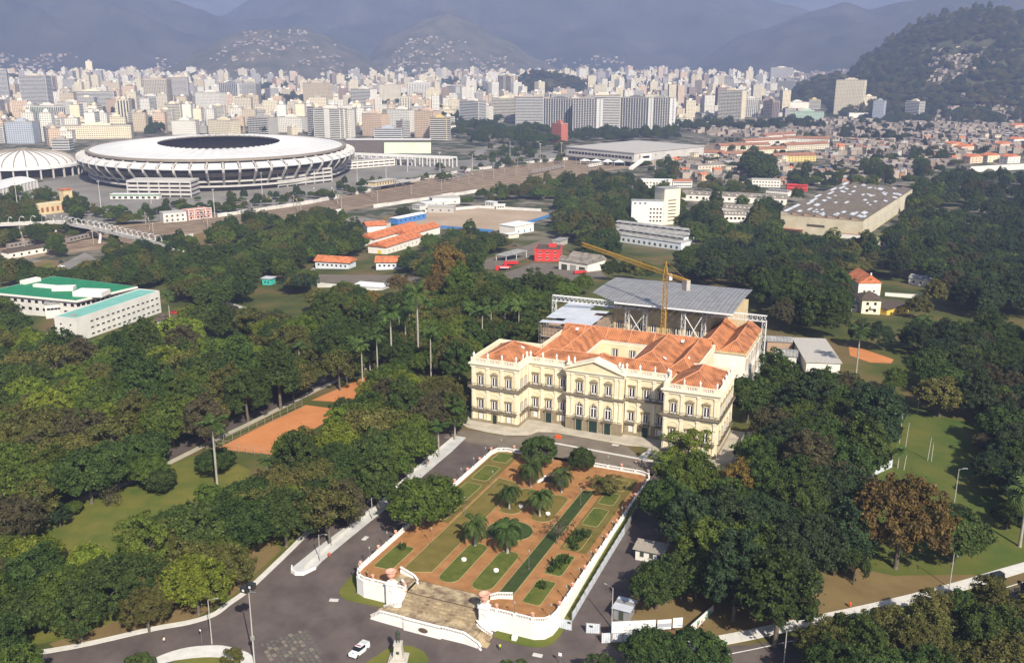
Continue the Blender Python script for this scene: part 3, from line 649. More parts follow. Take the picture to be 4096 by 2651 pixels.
# tin cover and scaffold of the raw wing
tn = thing('tin_cover', 'patched pale tin sheets laid over the scaffolded raw wing', 'tin roof', (14, 60, 0))
random.seed(21)
for i in range(9):
    for j in range(5):
        if (i, j) in ((1, 0), (6, 3), (6, 4), (7, 3), (4, 4), (1, 1)): continue
        x0 = -9.4+3.75*j; y0 = -15.4+3.4*i; z = 20.9+.16*j+random.uniform(0, .12)
        MB().add([(x0, y0, z), (x0+3.85, y0+random.uniform(-.2, .2), z+.1), (x0+3.85, y0+3.5, z+.14), (x0, y0+3.5, z+.04)], [(0, 1, 2, 3)]).build('tin_sheet', 'tin_pale', tn)
sf = thing('scaffolding', 'brown pipe scaffolding wrapped round the raw brick wing', 'scaffolding', (14, 60, 0))
def scaffold_face(p0, p1, zt, parent):
    m = MB(); p0 = Vector((*p0, 0)); p1 = Vector((*p1, 0)); n = max(2, int((p1-p0).length/2.4)); ns = int(zt/2)
    off = Vector(((p1-p0).normalized().y, -(p1-p0).normalized().x, 0))
    for k in (0, 1.1):
        for i in range(n+1): q = p0+(p1-p0)*i/n+off*k; m.tube(q, q+Vector((0, 0, zt)), .06, .06, 4, False)
        for j in range(1, ns+1): z = Vector((0, 0, j*2)); m.tube(p0+off*k+z, p1+off*k+z, .05, .05, 4, False)
    for j in range(ns):
        for i in range(n):
            if (i+j) % 2: m.tube(p0+(p1-p0)*i/n+off*1.1+Vector((0, 0, j*2)), p0+(p1-p0)*(i+1)/n+off*1.1+Vector((0, 0, j*2+2)), .045, .045, 4, False)
    m.build('scaffold_frame', 'scaffold_steel', parent)
    m = MB()
    for j in range(2, ns, 2):
        a = p0+off*.1; b = p1+off*.1; z = j*2+.05; m.add([(*a.xy, z), (*(a+off).xy, z), (*(b+off).xy, z), (*b.xy, z)], [(0, 1, 2, 3)])
    m.build('plank_deck', 'scaffold_steel', parent)
scaffold_face((-8.9, -14.3), (8.7, -14.3), 20.6, sf); scaffold_face((8.9, -14), (8.9, 15), 20.6, sf); scaffold_face((-8.9, 15), (-8.9, -14), 20.6, sf)
# tower crane
cr = thing('tower_crane', 'tall yellow lattice tower crane rising behind the palace roofs', 'crane', (45, 58, 0))
mb = MB(); lattice(mb, (0, 0, 0), (0, 0, 38.4), 1.35, 1.35, 26, .095); mb.build('mast', 'crane_yellow', cr)
jd = Vector((4-45, 91.5-58, 0)).normalized()
mb = MB(); lattice(mb, jd*1+Vector((0, 0, 39)), jd*54+Vector((0, 0, 39.9)), 1.0, 1.2, 40, .065); mb.build('jib', 'crane_yellow', cr)
mb = MB(); lattice(mb, -jd*1+Vector((0, 0, 38.9)), -jd*12.5+Vector((0, 0, 38.7)), 1.3, .7, 8, .09); mb.build('counter_jib', 'crane_yellow', cr)
mb = MB(); ce = -jd*11.2; mb.obox((ce.x, ce.y), math.atan2(jd.y, jd.x), 2.4, 1.5, 35.6, 39.0); mb.build('counterweight', 'concrete', cr)
mb = MB(); 
for s in ((.6, .6), (.6, -.6), (-.6, .6), (-.6, -.6)): mb.tube((s[0], s[1], 38.4), (0, 0, 43.2), .12, .08, 4)
mb.tube((0, 0, 43.1), jd*34+Vector((0, 0, 40)), .05, .05, 4).tube((0, 0, 43.1), -jd*11+Vector((0, 0, 39)), .05, .05, 4); mb.build('apex', 'crane_yellow', cr)
cb = jd.cross(Vector((0, 0, 1)))*1.5; mb = MB(); mb.obox((cb.x, cb.y), math.atan2(jd.y, jd.x), 1.6, 1.3, 36.6, 38.6); mb.build('cab', 'window_white', cr)
# ------------------------------------------------------------------ terraced garden
mat('garden_earth', (.22, .105, .040), (.41, .205, .085), .35, .95, 9, spec=.1)
mat('lawn_green', (.044, .078, .014), (.135, .135, .030), .5, .95, 7, spec=.1)
mat('lawn_dark', (.030, .050, .016), (.062, .086, .026), .6, .95, 7, spec=.1)
mat('lawn_dry', (.105, .092, .022), (.175, .135, .042), .35, .95, 7, spec=.1)
mat('wall_white', (.70, .68, .64), (.80, .79, .76), .3, .85, 6, spec=.15)
mat('terracotta_pink', (.56, .27, .20), (.68, .38, .29), 2, .8, 3)
mat('edging', (.22, .20, .08), (.34, .29, .13), 1.5, .9, 3)
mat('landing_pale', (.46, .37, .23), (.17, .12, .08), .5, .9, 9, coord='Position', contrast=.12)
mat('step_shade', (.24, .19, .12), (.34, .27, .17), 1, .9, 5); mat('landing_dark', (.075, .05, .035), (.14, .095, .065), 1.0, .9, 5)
ZG, ZI = -.95, -1.5
def gz(x, y):
    if y < -33 and y > -88.5:
        if 30.4 <= x <= 47.3: return ZI
        if 24.3 < x < 30.4: return ZG+(ZI-ZG)*(x-24.3)/6.1
        if 47.3 < x < 51.2: return ZI+(ZG-ZI)*(x-47.3)/3.9
        return ZG
    t = 1 if y <= -88.5 else 0
    if 24.3 < x < 51.2:
        k = ZI if 30.4 <= x <= 47.3 else (ZG+(ZI-ZG)*(x-24.3)/6.1 if x < 30.4 else ZI+(ZG-ZI)*(x-47.3)/3.9)
        if y < -88.5: return k
        return ZG+(k-ZG)*max(0, min(1, (-y-27)/6))
    return ZG
gd = thing('terrace_garden', 'formal terrace garden of orange earth paths and lawn beds behind a white wall', 'garden', (39, -56, ZG))
def gsheet(name, poly, m, dz, parent=gd, step=1.5):
    o = drape(name, poly, m, dz, step, 0, gz); del o['kind']; o.parent = parent; o.location = (-39, 56, -ZG); return o
def rounded(x0, x1, y0, y1, r, n=5, rs=None):
    rs = rs or (r, r, r, r); out = []
    for (cx, cy, a), k in zip(((x0, y0, PI), (x1, y0, 1.5*PI), (x1, y1, 0), (x0, y1, .5*PI)), rs):
        cx2 = cx+(k if cx == x0 else -k); cy2 = cy+(k if cy == y0 else -k)
        for i in range(n+1): t = a+PI/2*i/n; out.append((cx2+k*math.cos(t), cy2+k*math.sin(t)))
    return out
GP = rounded(15.75, 62.1, -94.4, -16.2, 3.2)
# the earth deck with the entrance landing left out
gsheet('earth_path', [(29.2, -88.6), (46.6, -88.6), (46.6, -92.0), (46.6, -94.3), (58.7, -94.3), (61.2, -93.2), (61.95, -91), (61.95, -16.3), (19, -16.3), (16.6, -17.3), (15.9, -19.5), (15.9, -91), (16.7, -93.4), (18.9, -94.3), (29.2, -94.3)], 'garden_earth', 0)
def bed(name, poly, m, dz=.05):
    o = gsheet(name, poly, m, dz)
    e = MB(); n = len(poly); c_ = (sum(p[0] for p in poly)/n, sum(p[1] for p in poly)/n)
    for i in range(n):
        a, b = poly[i], poly[(i+1) % n]
        for k in range(max(1, int(math.dist(a, b)/2.5))):
            K = max(1, int(math.dist(a, b)/2.5)); p0 = (a[0]+(b[0]-a[0])*k/K, a[1]+(b[1]-a[1])*k/K); p1 = (a[0]+(b[0]-a[0])*(k+1)/K, a[1]+(b[1]-a[1])*(k+1)/K)
            e.tube((p0[0]-39, p0[1]+56, gz(*p0)-ZG+.04), (p1[0]-39, p1[1]+56, gz(*p1)-ZG+.04), .11, .11, 4, False)
    e.build('bed_edging', 'edging', o); o.location = (-39, 56, -ZG)
    for ch in o.children: ch.location = (39, -56, ZG)
    return o
lw = 'lawn_bed'
gsheet('dry_grass', [(16.3, -63), (23.6, -63), (23.6, -17), (19, -17), (17, -18), (16.3, -20)], 'lawn_dry', .025); gsheet('dry_grass', [(53, -64), (59.6, -64), (59.6, -20), (53, -20)], 'lawn_dry', .025)
bed(lw, [(24.3, -88), (30.4, -84.5), (30.4, -34), (24.3, -34)], 'lawn_dry')
bed(lw, [(47.5, -88.3), (51.1, -88.3), (51.1, -31.5), (47.5, -31.5)], 'lawn_dark')
bed(lw, rounded(32.6, 37.4, -87.0, -68.4, 2.3), 'lawn_green'); bed(lw, rounded(40.6, 45.6, -87.0, -68.8, 2.3), 'lawn_green')
bed(lw, [(38.6+5.7*math.cos(2*PI*i/28), -59.6+5.2*math.sin(2*PI*i/28)) for i in range(28)], 'lawn_dark')
bed(lw, rounded(31.6, 37.0, -51.6, -36.0, 2.4), 'lawn_dry'); bed(lw, rounded(40.4, 45.9, -52.4, -36.5, 2.4), 'lawn_dry')
for y0, y1, m in ((-24.3, -17.8, 'lawn_green'), (-37.4, -27.6, 'lawn_green'), (-49.8, -40, 'lawn_green'), (-62, -52.5, 'lawn_dry'), (-88.2, -77.2, 'lawn_green')): bed(lw, rounded(17.5, 22.2, y0, y1, .8), m)
for y0, y1, m in ((-88.6, -78.5, 'lawn_green'), (-75.8, -66.2, 'lawn_green'), (-63.5, -54, 'lawn_dry'), (-50.6, -40.7, 'lawn_green'), (-38, -31, 'lawn_green'), (-29, -22, 'lawn_dry')): bed(lw, rounded(53.7, 57.8, y0, y1, .8), m)
# retaining wall, rail and balusters
wallpath = [(29.1, -94.45), (25.3, -94.45), (19, -94.45), (16.9, -93.6), (15.95, -91.8), (15.7, -90), (15.7, -70), (15.7, -50), (15.7, -20), (16.5, -17.2), (19, -16.15), (33, -16.15)]
wallR = [(45.5, -16.15), (59, -16.15), (61.3, -17), (62.2, -19.5), (62.2, -50), (62.2, -70), (62.2, -90), (61.9, -92), (60.9, -93.6), (59, -94.45), (47.6, -94.45), (46.7, -94.45)]
urns = []; lamps = []
def wall_run(path):
    m = MB(); n = len(path)
    a = offset(path, -.25); b = offset(path, .25)
    # path runs clockwise or not: outer side found by distance from the garden middle
    def zb(p): return h(*p)-.6
    q = [(p[0]-39, p[1]+56, zb(p)-ZG) for p in a]+[(p[0]-39, p[1]+56, zb(p)-ZG) for p in b]+[(p[0]-39, p[1]+56, .02) for p in b]+[(p[0]-39, p[1]+56, .02) for p in a]; fs = []
    for i in range(n-1): fs += [(n+i, n+i+1, 2*n+i+1, 2*n+i), (3*n+i, 3*n+i+1, i+1, i), (2*n+i, 2*n+i+1, 3*n+i+1, 3*n+i)]
    fs += [(0, n, 2*n, 3*n), (n-1, 2*n-1, 3*n-1, 4*n-1)]
    m.add(q, fs); m.build('retaining_wall', 'wall_white', gd)
    c_ = MB(); P = [(p[0]-39, p[1]+56) for p in path]
    course(c_, P, -.32, .32, -.12, .16); course(c_, P, -.2, .2, .85, 1.02); c_.build('rail', 'wall_white', gd)
    L_ = [math.dist(path[i], path[i+1]) for i in range(n-1)]; T = sum(L_); bl = MB(); pi = []
    def at(s):
        for i, l in enumerate(L_):
            if s <= l or i == n-2: t = s/l; return (path[i][0]+(path[i+1][0]-path[i][0])*t, path[i][1]+(path[i+1][1]-path[i][1])*t)
            s -= l
    N = int(T/3.9); k = 0
    for j in range(N+1):
        x, y = at(min(T-.01, T*j/N)); pm = MB().box(-.3, .3, -.3, .3, .1, 1.08); o = pm.build('pier', 'wall_white', gd, loc=(x-39, y+56, 0)); urns.append((x, y)) if j % 2 == 0 else lamps.append((x, y))
    s = .6
    while s < T-.4:
        if min((s % (T/N)), T/N-(s % (T/N))) > .45: x, y = at(s); bl.lathe([(.09, 0), (.07, .1), (.12, .3), (.06, .55), (.09, .7)], 5, (x-39, y+56, .16), cap=False)
        s += .36
    stuff(bl.build('baluster', 'wall_white', gd))
wall_run(wallpath); wall_run(wallR)
def urn_mesh(): return MB().lathe([(.16, 0), (.2, .05), (.1, .15), (.12, .2), (.28, .38), (.33, .62), (.27, .72), (.3, .8), (.4, .88), (.4, .94), (.3, .95), (.27, .8)], 10).mesh('urn', 'terracotta_pink', True)
UM = urn_mesh()
def side_of(x, y): return 'museum-side rail' if y > -20 else ('entrance-side rail' if y < -92.5 else ('rail along the open kerbed road' if x < 30 else 'rail along the fenced road'))
for x, y in urns: tag(link('urn', UM, None, (x, y, ZG+1.09), 0, 1.0), 'small pink terracotta urn on the garden balustrade, '+side_of(x, y), 'urn', 'urns on the '+side_of(x, y))
mat('lamp_iron', (.10, .11, .09), (.16, .17, .14), 2, .5)
mat('lamp_globe', (.30, .30, .27), None, rough=.3)
def lamp_parts(H):
    return [('post', MB().lathe([(.16, 0), (.16, .25), (.09, .4), (.06, .6), (.05, H)], 7).mesh('post', 'lamp_iron')), ('lantern', MB().lathe([(.08, H), (.15, H+.1), (.2, H+.4), (.1, H+.55), (.03, H+.7)], 7).mesh('lantern', 'lamp_globe'))]
LP, LPT = lamp_parts(2.0), lamp_parts(4.2)
for x, y in lamps: place(LP, 'garden_lamp', 'short iron lantern on the garden balustrade, '+side_of(x, y), 'lamp', (x, y, ZG+1.08), 0, None, 'lanterns on the '+side_of(x, y))
for x, y in ((25.2, -74.6), (50, -75.3), (50, -57.5), (50, -40.4), (25.2, -57), (25.2, -40)):
    place(LPT, 'garden_lamp', 'tall green lantern post standing in the %s lawn strip of the garden' % ('dry' if x < 40 else 'dark green'), 'lamp', (x, y, gz(x, y)), 0, None, 'lantern posts in the %s lawn strip' % ('dry' if x < 40 else 'dark'))
for x, y in ((34.7, -77), (43.4, -78.5), (36.3, -47), (44, -48)): tag(MB().lathe([(.5, 0), (.62, .12), (.62, .5), (.45, .52), (.4, .35)], 9).build('planter', 'statue_white', None, False, (x, y, gz(x, y)+.05)), 'round white stone planter on the garden lawn bed', 'planter', 'white planters on the lawn beds')
# garden inner stair near the palace
stp = thing('garden_stair', 'short brick stair with curled white cheek walls by the garden palms', 'stair', (38, -28, ZI))
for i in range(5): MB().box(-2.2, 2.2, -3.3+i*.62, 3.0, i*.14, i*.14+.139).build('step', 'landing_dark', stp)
for s in (-1, 1):
    m = MB(); P = [(s*2.4, -.2), (s*2.35, -1.4), (s*2.6, -2.6), (s*3.1, -3.4), (s*3.5, -3.7)]
    for (a, b), (c_, d) in zip(P, P[1:]): m.obox(((a+c_)/2, (b+d)/2), math.atan2(d-b, c_-a), math.dist((a, b), (c_, d))+.25, .42, 0, .95)
    m.build('cheek_wall', 'wall_white', stp)
# entrance landing and stairs
en = thing('entrance_stair', 'white double entrance stair with paved landing below the garden', 'stair', (38, -95, -1.55))
ez = lambda z: z+1.55
random.seed(5)
def pave(x0, x1, y0, y1, z, nx, ny, dark, slope=0):
    MB().box(x0-38, x1-38, y0+95, y1+95, ez(z)-.5, ez(z)-.05).build('landing_base', 'landing_dark', en)
    ms = {}
    sx, sy = (x1-x0)/nx, (y1-y0)/ny
    for mt in ('landing_pale', 'landing_dark'): ms[mt] = MB().box(.02, sx-.02, .02, sy-.02, 0, .06, 'b').mesh('paving_slab', mt)
    for i in range(nx):
        for j in range(ny):
            x = x0+sx*i; y = y0+sy*j
            k = 'landing_pale'
            link('paving_slab', ms[k], en, (x-38, y+95, ez(z)-.06+random.uniform(0, .012)))
pave(29.3, 46.5, -93.6, -88.6, -1.55, 25, 7, .22)
pave(26.6, 48.2, -100.3, -96.2, -4.0, 24, 5, .12)
NS = 8
for i in range(NS):
    z = -1.55-(i+1)*2.45/(NS+1); y1 = -93.6-i*2.6/NS; MB().box(-8.9, 8.7, y1+95-2.6/NS, y1+95, ez(z)-.8, ez(z)).build('step', 'landing_pale' if i % 2 else 'step_shade', en)  # every second step coloured darker in place of darker risers
# side flights down to the road, both ends
for s, xa in ((-1, 26.6), (1, 48.2)):
    for i in range(7):
        z = -4.0-(i+1)*1.35/7; x = xa+s*i*.42; MB().box(min(x, x+s*.42)-38, max(x, x+s*.42)-38, -5.2, -1.4, ez(z)-1.2, ez(z)).build('step', 'landing_pale', en)
def parapet(P, z0, z1, zb, th=.4, balus=True, name='parapet'):
    """solid white wall with a balustrade on top following plan points with their own top heights"""
    m = MB(); bl = MB()
    for k in range(len(P)-1):
        (xa, ya, za), (xb, yb, zc) = P[k], P[k+1]; d = Vector((xb-xa, yb-ya)); L_ = d.length; d.normalize(); nrm = Vector((-d.y, d.x))*th/2
        def col(o, a, b): return [(xa+nrm.x*o-38, ya+nrm.y*o+95, ez(a)), (xb+nrm.x*o-38, yb+nrm.y*o+95, ez(b))]
        for lo0, lo1, hi0, hi1, o in ((zb, zb, za-.8, zc-.8, 1), (za-.16, zc-.16, za, zc, 1.1)):
            q = col(o, lo0, lo1)+col(o, hi0, hi1)+col(-o, lo0, lo1)+col(-o, hi0, hi1)
            m.add(q, [(0, 2, 3, 1), (4, 5, 7, 6), (2, 6, 7, 3), (0, 4, 6, 2), (1, 3, 7, 5), (0, 1, 5, 4)])
        n = max(1, int(L_/.34))
        for i in range(n): t = (i+.5)/n; bl.lathe([(.08, 0), (.06, .1), (.11, .25), (.06, .5), (.08, .66)], 5, (xa+(xb-xa)*t-38, ya+(yb-ya)*t+95, ez(za+(zc-za)*t)-.8), cap=False)
    m.build(name, 'wall_white', en); stuff(bl.build('baluster', 'wall_white', en))
parapet([(24.0, -100.2, -4.6), (26.4, -100.35, -3.0), (32.4, -100.5, -2.9)], 0, 0, -6.4); parapet([(32.4, -100.8, -2.85), (41.0, -100.8, -2.85)], 0, 0, -6.4, .55); parapet([(41.0, -100.5, -2.9), (46.0, -100.4, -3.0), (49.4, -100.7, -4.3), (50.2, -101.2, -4.7)], 0, 0, -6.4)
parapet([(46.9, -96, -2.6), (48.2, -96.6, -3.2), (50.6, -96.4, -4.5)], 0, 0, -6.2); parapet([(29.0, -95.8, -2.6), (27.8, -96.6, -3.0), (24.9, -96.3, -4.4)], 0, 0, -6.2)
parapet([(24.6, -88.2, .55), (28.4, -88.9, -.2), (29.9, -90.0, -.5)], 0, 0, -1.9); parapet([(51.6, -88.2, .55), (48.4, -88.6, .1), (46.9, -89.4, -.3)], 0, 0, -1.9)
parapet([(29.0, -93.8, 0), (27.4, -92.5, .4)], 0, 0, -4); parapet([(46.9, -93.8, 0), (48.2, -92.6, .4)], 0, 0, -4)
for i in range(5):
    MB().box(-13.4+i*.95, -8.8, 2.0-.6*i*.3, 6.3-.45*i, ez(-1.5)-.3, ez(-1.5)+.5-.1*i).build('step', 'landing_pale', en)
pl = MB().lathe([(1.15, 0), (1.15, .12), (.8, .14), (.0, .16)], 14).build('plaque', 'landing_dark', en, False, (-.9, -6.12, ez(-4.5)), ); pl.rotation_euler = (PI/2, 0, 0); pl.scale = (.95, .45, 1)
# gate piers crowned by big urns
def gate_pier(x, y, lab):
    t = thing('gate_pier', lab, 'pier', (x, y, -5.6))
    MB().box(-1.15, 1.15, -.95, .95, 0, 1.1).build('plinth', 'wall_white', t)
    MB().box(-.95, .95, -.78, .78, 1.1, 6.0).box(-.62, .62, -.86, -.7, 1.6, 4.2).build('shaft', 'wall_white', t)
    m = MB(); n = 8
    for i in range(n):
        a0, a1 = PI*i/n, PI*(i+1)/n; m.add([(math.cos(a)*r_, yy, 4.2+math.sin(a)*r_) for a in (a0, a1) for r_ in (.62, .85) for yy in (-.95, -.76)], [(0, 2, 6, 4), (2, 3, 7, 6), (0, 4, 5, 1)])
    m.build('scroll_arch', 'wall_white', t)
    MB().box(-1.12, 1.12, -.95, .95, 6.0, 6.3).add([(-.95, -.8, 6.3), (.95, -.8, 6.3), (.95, .8, 6.3), (-.95, .8, 6.3), (-.45, -.45, 7.0), (.45, -.45, 7.0), (.45, .45, 7.0), (-.45, .45, 7.0)], [(0, 1, 5, 4), (1, 2, 6, 5), (2, 3, 7, 6), (3, 0, 4, 7), (4, 5, 6, 7)]).build('cap', 'wall_white', t)
    u = MB().lathe([(.5, 0), (.55, .1), (.3, .3), (.35, .45), (.75, .8), (.95, 1.25), (.8, 1.5), (.85, 1.7), (1.25, 1.95), (1.25, 2.1), (.95, 2.1), (.85, 1.7)], 14)
    tag(u.build('great_urn', 'terracotta_pink', None, True, (x, y, 1.4)), 'great pink urn crowning the gate pier '+lab.split(',')[1].strip(), 'urn')
gate_pier(26.2, -95.0, 'tall white scrolled gate pier, on the side of the open kerbed road'); gate_pier(48.3, -95.3, 'tall white scrolled gate pier, on the side of the fenced road')
# ------------------------------------------------------------------ roads, pavements, lawns round the palace
mat('kerb_white', (.46, .45, .42), (.60, .58, .55), .6, .9, 6, spec=.15)
mat('sidewalk_grey', (.38, .38, .38), (.52, .52, .51), .35, .9, 7, spec=.15)
mat('road_paint', (.62, .62, .60), (.75, .75, .72), 2, .8)
mat('grass_park', (.048, .092, .016), (.175, .150, .036), .11, .95, 9, spec=.1, coord='Position')
mat('grass_right', (.042, .084, .016), (.125, .120, .030), .09, .95, 9, spec=.1, coord='Position')
mat('dry_earth', (.13, .088, .040), (.195, .145, .065), .12, .95, 9, spec=.1, coord='Position')
mat('clay', (.42, .165, .060), (.54, .225, .09), .15, .95, 6, spec=.1, coord='Position')
mat('path_pale', (.34, .31, .25), (.44, .41, .34), .3, .95, 6, spec=.1, coord='Position')
KL = smoothline([(-60, -147), (-45, -139), (-30, -129.8), (-17.6, -119.5), (-11.6, -115.1), (-8.1, -110.9), (-7.4, -106.7), (-6.5, -102.0), (-6.4, -94), (-6.6, -85), (-7, -77), (-7.4, -60), (-8, -30), (-9, 10)], 4)
drape('road', [(-60, -175)]+KL+[(-1, 10), (-1, -3), (0, -11), (15.45, -11), (15.45, -92), (17.5, -95), (60.4, -95), (62.45, -92), (62.45, -11), (66, -11), (66, -16), (73.3, -16), (73.2, -90), (76, -92), (92, -84.5), (100, -81), (121, -66), (150, -37), (190, 8), (200, -8), (160, -46), (140, -64), (110, -90), (95, -105), (80, -175)], 'asphalt_dark', .03)
drape('pavement', band(KL, -1.45, 0), 'kerb_white', .14, 4, .14)
drape('street', [(-2, -15.6), (66, -15.6), (66, -7.9), (57, -7.4), (50, .2), (27, 1.6), (21, -.5), (20, -5), (12.5, -7), (4, -6.8), (-2, -9)], 'asphalt_brown', .045)
drape('pavement', [(-2.6, -91), (-.6, -92.6), (1.4, -92.0), (2.7, -89.2), (2.5, -86.5), (3.2, -78), (4.6, -63), (5.0, -45), (5.0, -24), (4.2, -12.8), (.4, -12.8), (.4, -30), (.8, -45), (1.4, -58), (-.4, -73), (-1.8, -83)], 'sidewalk_grey', .16, 4, .16)
iw = MB()
for (x0, y0), (x1, y1) in zip([(.4, -90.5), (.6, -83), (1.2, -73), (2.0, -64), (1.8, -52), (1.4, -40), (1.2, -25)], [(.6, -83), (1.2, -73), (2.0, -64), (1.8, -52), (1.4, -40), (1.2, -25), (1.0, -14)]):
    z0, z1 = h(x0, y0), h(x1, y1); iw.add([(x0-.15, y0, z0), (x0+.15, y0, z0), (x1+.15, y1, z1), (x1-.15, y1, z1), (x0-.15, y0, z0+.75), (x0+.15, y0, z0+.75), (x1+.15, y1, z1+.75), (x1-.15, y1, z1+.75)], [(0, 1, 5, 4), (1, 2, 6, 5), (3, 0, 4, 7), (4, 5, 6, 7)])
tag(iw.build('low_wall', 'kerb_white'), 'low white wall running along the middle of the split pavement', 'wall')
nw = MB()
for (x0, y0), (x1, y1) in zip([(-2.5, -91), (-1.6, -92.4), (-.2, -92.9), (1.5, -92.3)], [(-1.6, -92.4), (-.2, -92.9), (1.5, -92.3), (2.8, -89.4)]): nw.obox(((x0+x1)/2, (y0+y1)/2), math.atan2(y1-y0, x1-x0), math.dist((x0, y0), (x1, y1))+.2, .3, h(x0, y0)-.3, h(x0, y0)+.9)
tag(nw.build('low_wall', 'wall_white'), 'curved white nose wall closing the tip of the split pavement', 'wall')
drape('pavement', smoothline([(-14, -131), (-10.4, -124.5), (-6.9, -121), (-2.7, -118.9), (.5, -118), (6, -118.1), (9.3, -120.2), (10, -124)], 3)+[(5, -127), (-2, -124), (-7, -125)], 'kerb_white', .15, 4, .15)
drape('lawn', smoothline([(-7, -125.2), (-2, -122.4), (3, -121), (7, -122)], 3)+[(6, -130), (-4, -131)], 'grass_park', .17)
drape('pavement', [(-3.4, -2.2), (1, -5.2), (8, -6.2), (14, -6.2), (20.5, -3.6), (22.2, .2), (27, 1.9), (40, 1.2), (50, .6), (56.5, 2.4), (58, -2.5), (60, -5.6), (80.5, -5.6), (82, -2), (82, 26), (80.4, 26), (80.4, 2.3), (-3.9, 2.3)], 'pavement_pale', .1, 4, .15)
drape('pavement', [(30, -5.7), (56, -6.9), (56.2, -7.9), (30, -6.6)], 'kerb_white', .13, 4, .12)
drape('pavement', [(56, -6.6), (66, -7.3), (70, -7.6), (70, -9), (56, -8)], 'kerb_white', .135, 4, .12)
drape('pavement', [(55.4, -6.6), (57.6, -6.8), (58.4, .5), (56.6, .8)], 'kerb_white', .14, 4, .12)
drape('lawn', smoothline([(12.4, -86), (12.2, -90), (12.4, -94), (14.2, -96.2), (18, -96.7), (24.6, -96.2)], 3)+[(24.6, -94.3), (16, -94), (15.6, -86)], 'grass_park', .12, 4, .1)
drape('lawn', smoothline([(50.8, -96.6), (55, -97), (59.6, -96.7), (62.6, -95), (63.6, -91.5), (63.8, -86)], 3)+[(64, -40), (64, -20), (62.3, -20), (62.3, -90), (60, -94), (50.8, -94.2)], 'grass_park', .12, 4, .1)
drape('lawn', [(73.3, -90), (73.3, -16), (80, -10), (84, 10), (84, 60), (230, 75), (235, 60), (152.4, -24), (136.9, -42.3), (121.2, -57.9), (102.5, -73.5), (93.2, -80.6), (88, -83), (80, -86.5)], 'grass_right', .02)
drape('earth', [(73.5, -88), (73.5, -45), (80, -40), (95, -45), (125, -45), (142, -36), (136.9, -42.5), (121.2, -58.1), (102.5, -73.7), (93.2, -80.8), (86, -84)], 'dry_earth', .035)
RS_ = smoothline([(86, -85.5), (93.2, -80.7), (102.5, -73.6), (121.2, -58), (136.9, -42.4), (152.4, -24.3), (185, 14)], 4)
drape('pavement', band(RS_, 0, 2.9), 'kerb_white', .14, 4, .14)
o_ = drape('lane_marking', band(RS_[4:], 5.5, 5.7), 'road_paint', .05)
drape('lawn', [(-79, -96), (-80, -90), (-75, -77), (-70, -69), (-66, -52), (-60, -48), (-42, -55), (-36, -66), (-30, -72), (-20, -74), (-9, -78), (-9, -105), (-12, -112), (-30, -126), (-58, -142), (-90, -130)], 'grass_park', .02)
drape('earth', [(-9.2, -104), (-9.5, -85), (-16, -84), (-22, -100), (-26, -118), (-36, -130), (-32, -131), (-19, -120.5), (-12, -114)], 'dry_earth', .04)
drape('path', band(smoothline([(-82, -96), (-79.5, -92), (-76, -78), (-71, -70), (-67.5, -51), (-66.5, -40), (-64.5, -25), (-63.5, 3), (-61.5, 27), (-58, 50)], 4), -2.0, .6), 'path_pale', .06)
drape('road', band(smoothline([(-82, -96), (-79.5, -92), (-76, -78), (-71, -70), (-67.5, -51), (-66.5, -40), (-64.5, -25), (-63.5, 3), (-61.5, 27), (-58, 50)], 4), -9, -2.6), 'asphalt_dark', .05)
drape('clay_court', [(-61.5, -45.8), (-42, -44.5), (-42, -6.5), (-58, -5.6)], 'clay', .05)
drape('clay_court', [(-59, -1), (-46, 0), (-42, 26), (-55, 27)], 'clay', .05)
drape('clay_court', pix([(3394, 1388), (3445, 1394), (3575, 1438), (3565, 1453), (3480, 1450), (3400, 1422)]), 'clay', .06)
# stone paver patch in the plaza
mat('paver_grey', (.09, .082, .074), (.14, .13, .115), 1, .9); mat('paver_tan', (.15, .13, .105), (.22, .195, .155), 1, .9)
pb = drape('paver_bed', [(6.2, -115), (12.8, -107.3), (24.6, -115.3), (18, -124)], 'asphalt_dark', .045)
random.seed(3); u_ = Vector((6.6, 7.7)).normalized(); v_ = Vector((11.8, -8)).normalized()
PV = [MB().box(-.62, .62, -.42, .42, 0, .05, 'b').mesh('paver', k) for k in ('paver_grey', 'paver_tan')]
for i in range(10):
    for j in range(11):
        if random.random() < .13 or (i+j > 17): continue
        p = Vector((6.2, -115))+u_*(.5+i*.98)+v_*(.8+j*1.3+(.5 if i % 2 else 0)); s = random.uniform(.75, 1.05)
        link('paver', PV[random.random() < .3], pb, (p.x, p.y, h(p.x, p.y)+.05+random.uniform(0, .02)), math.atan2(v_.y, v_.x)+random.uniform(-.03, .03), (s, random.uniform(.8, 1.1), 1))
dm = MB()
for x, y, a in ((61.4, -98.6, .1), (13.2, -97.7, .3), (7.0, -74.5, 1.57), (46.8, -.4, .1)): tag(MB().obox((0, 0), a, 2.0, 1.1, 0, .06).add([(-.5, -.2, .065), (.5, -.2, .065), (.5, .2, .065), (-.5, .2, .065)], [(0, 1, 2, 3)]).build('drain_cover', 'kerb_white', None, False, (x, y, h(x, y)+.05)), 'pale square drain cover set in the dark road', 'drain', 'drain covers in the road')
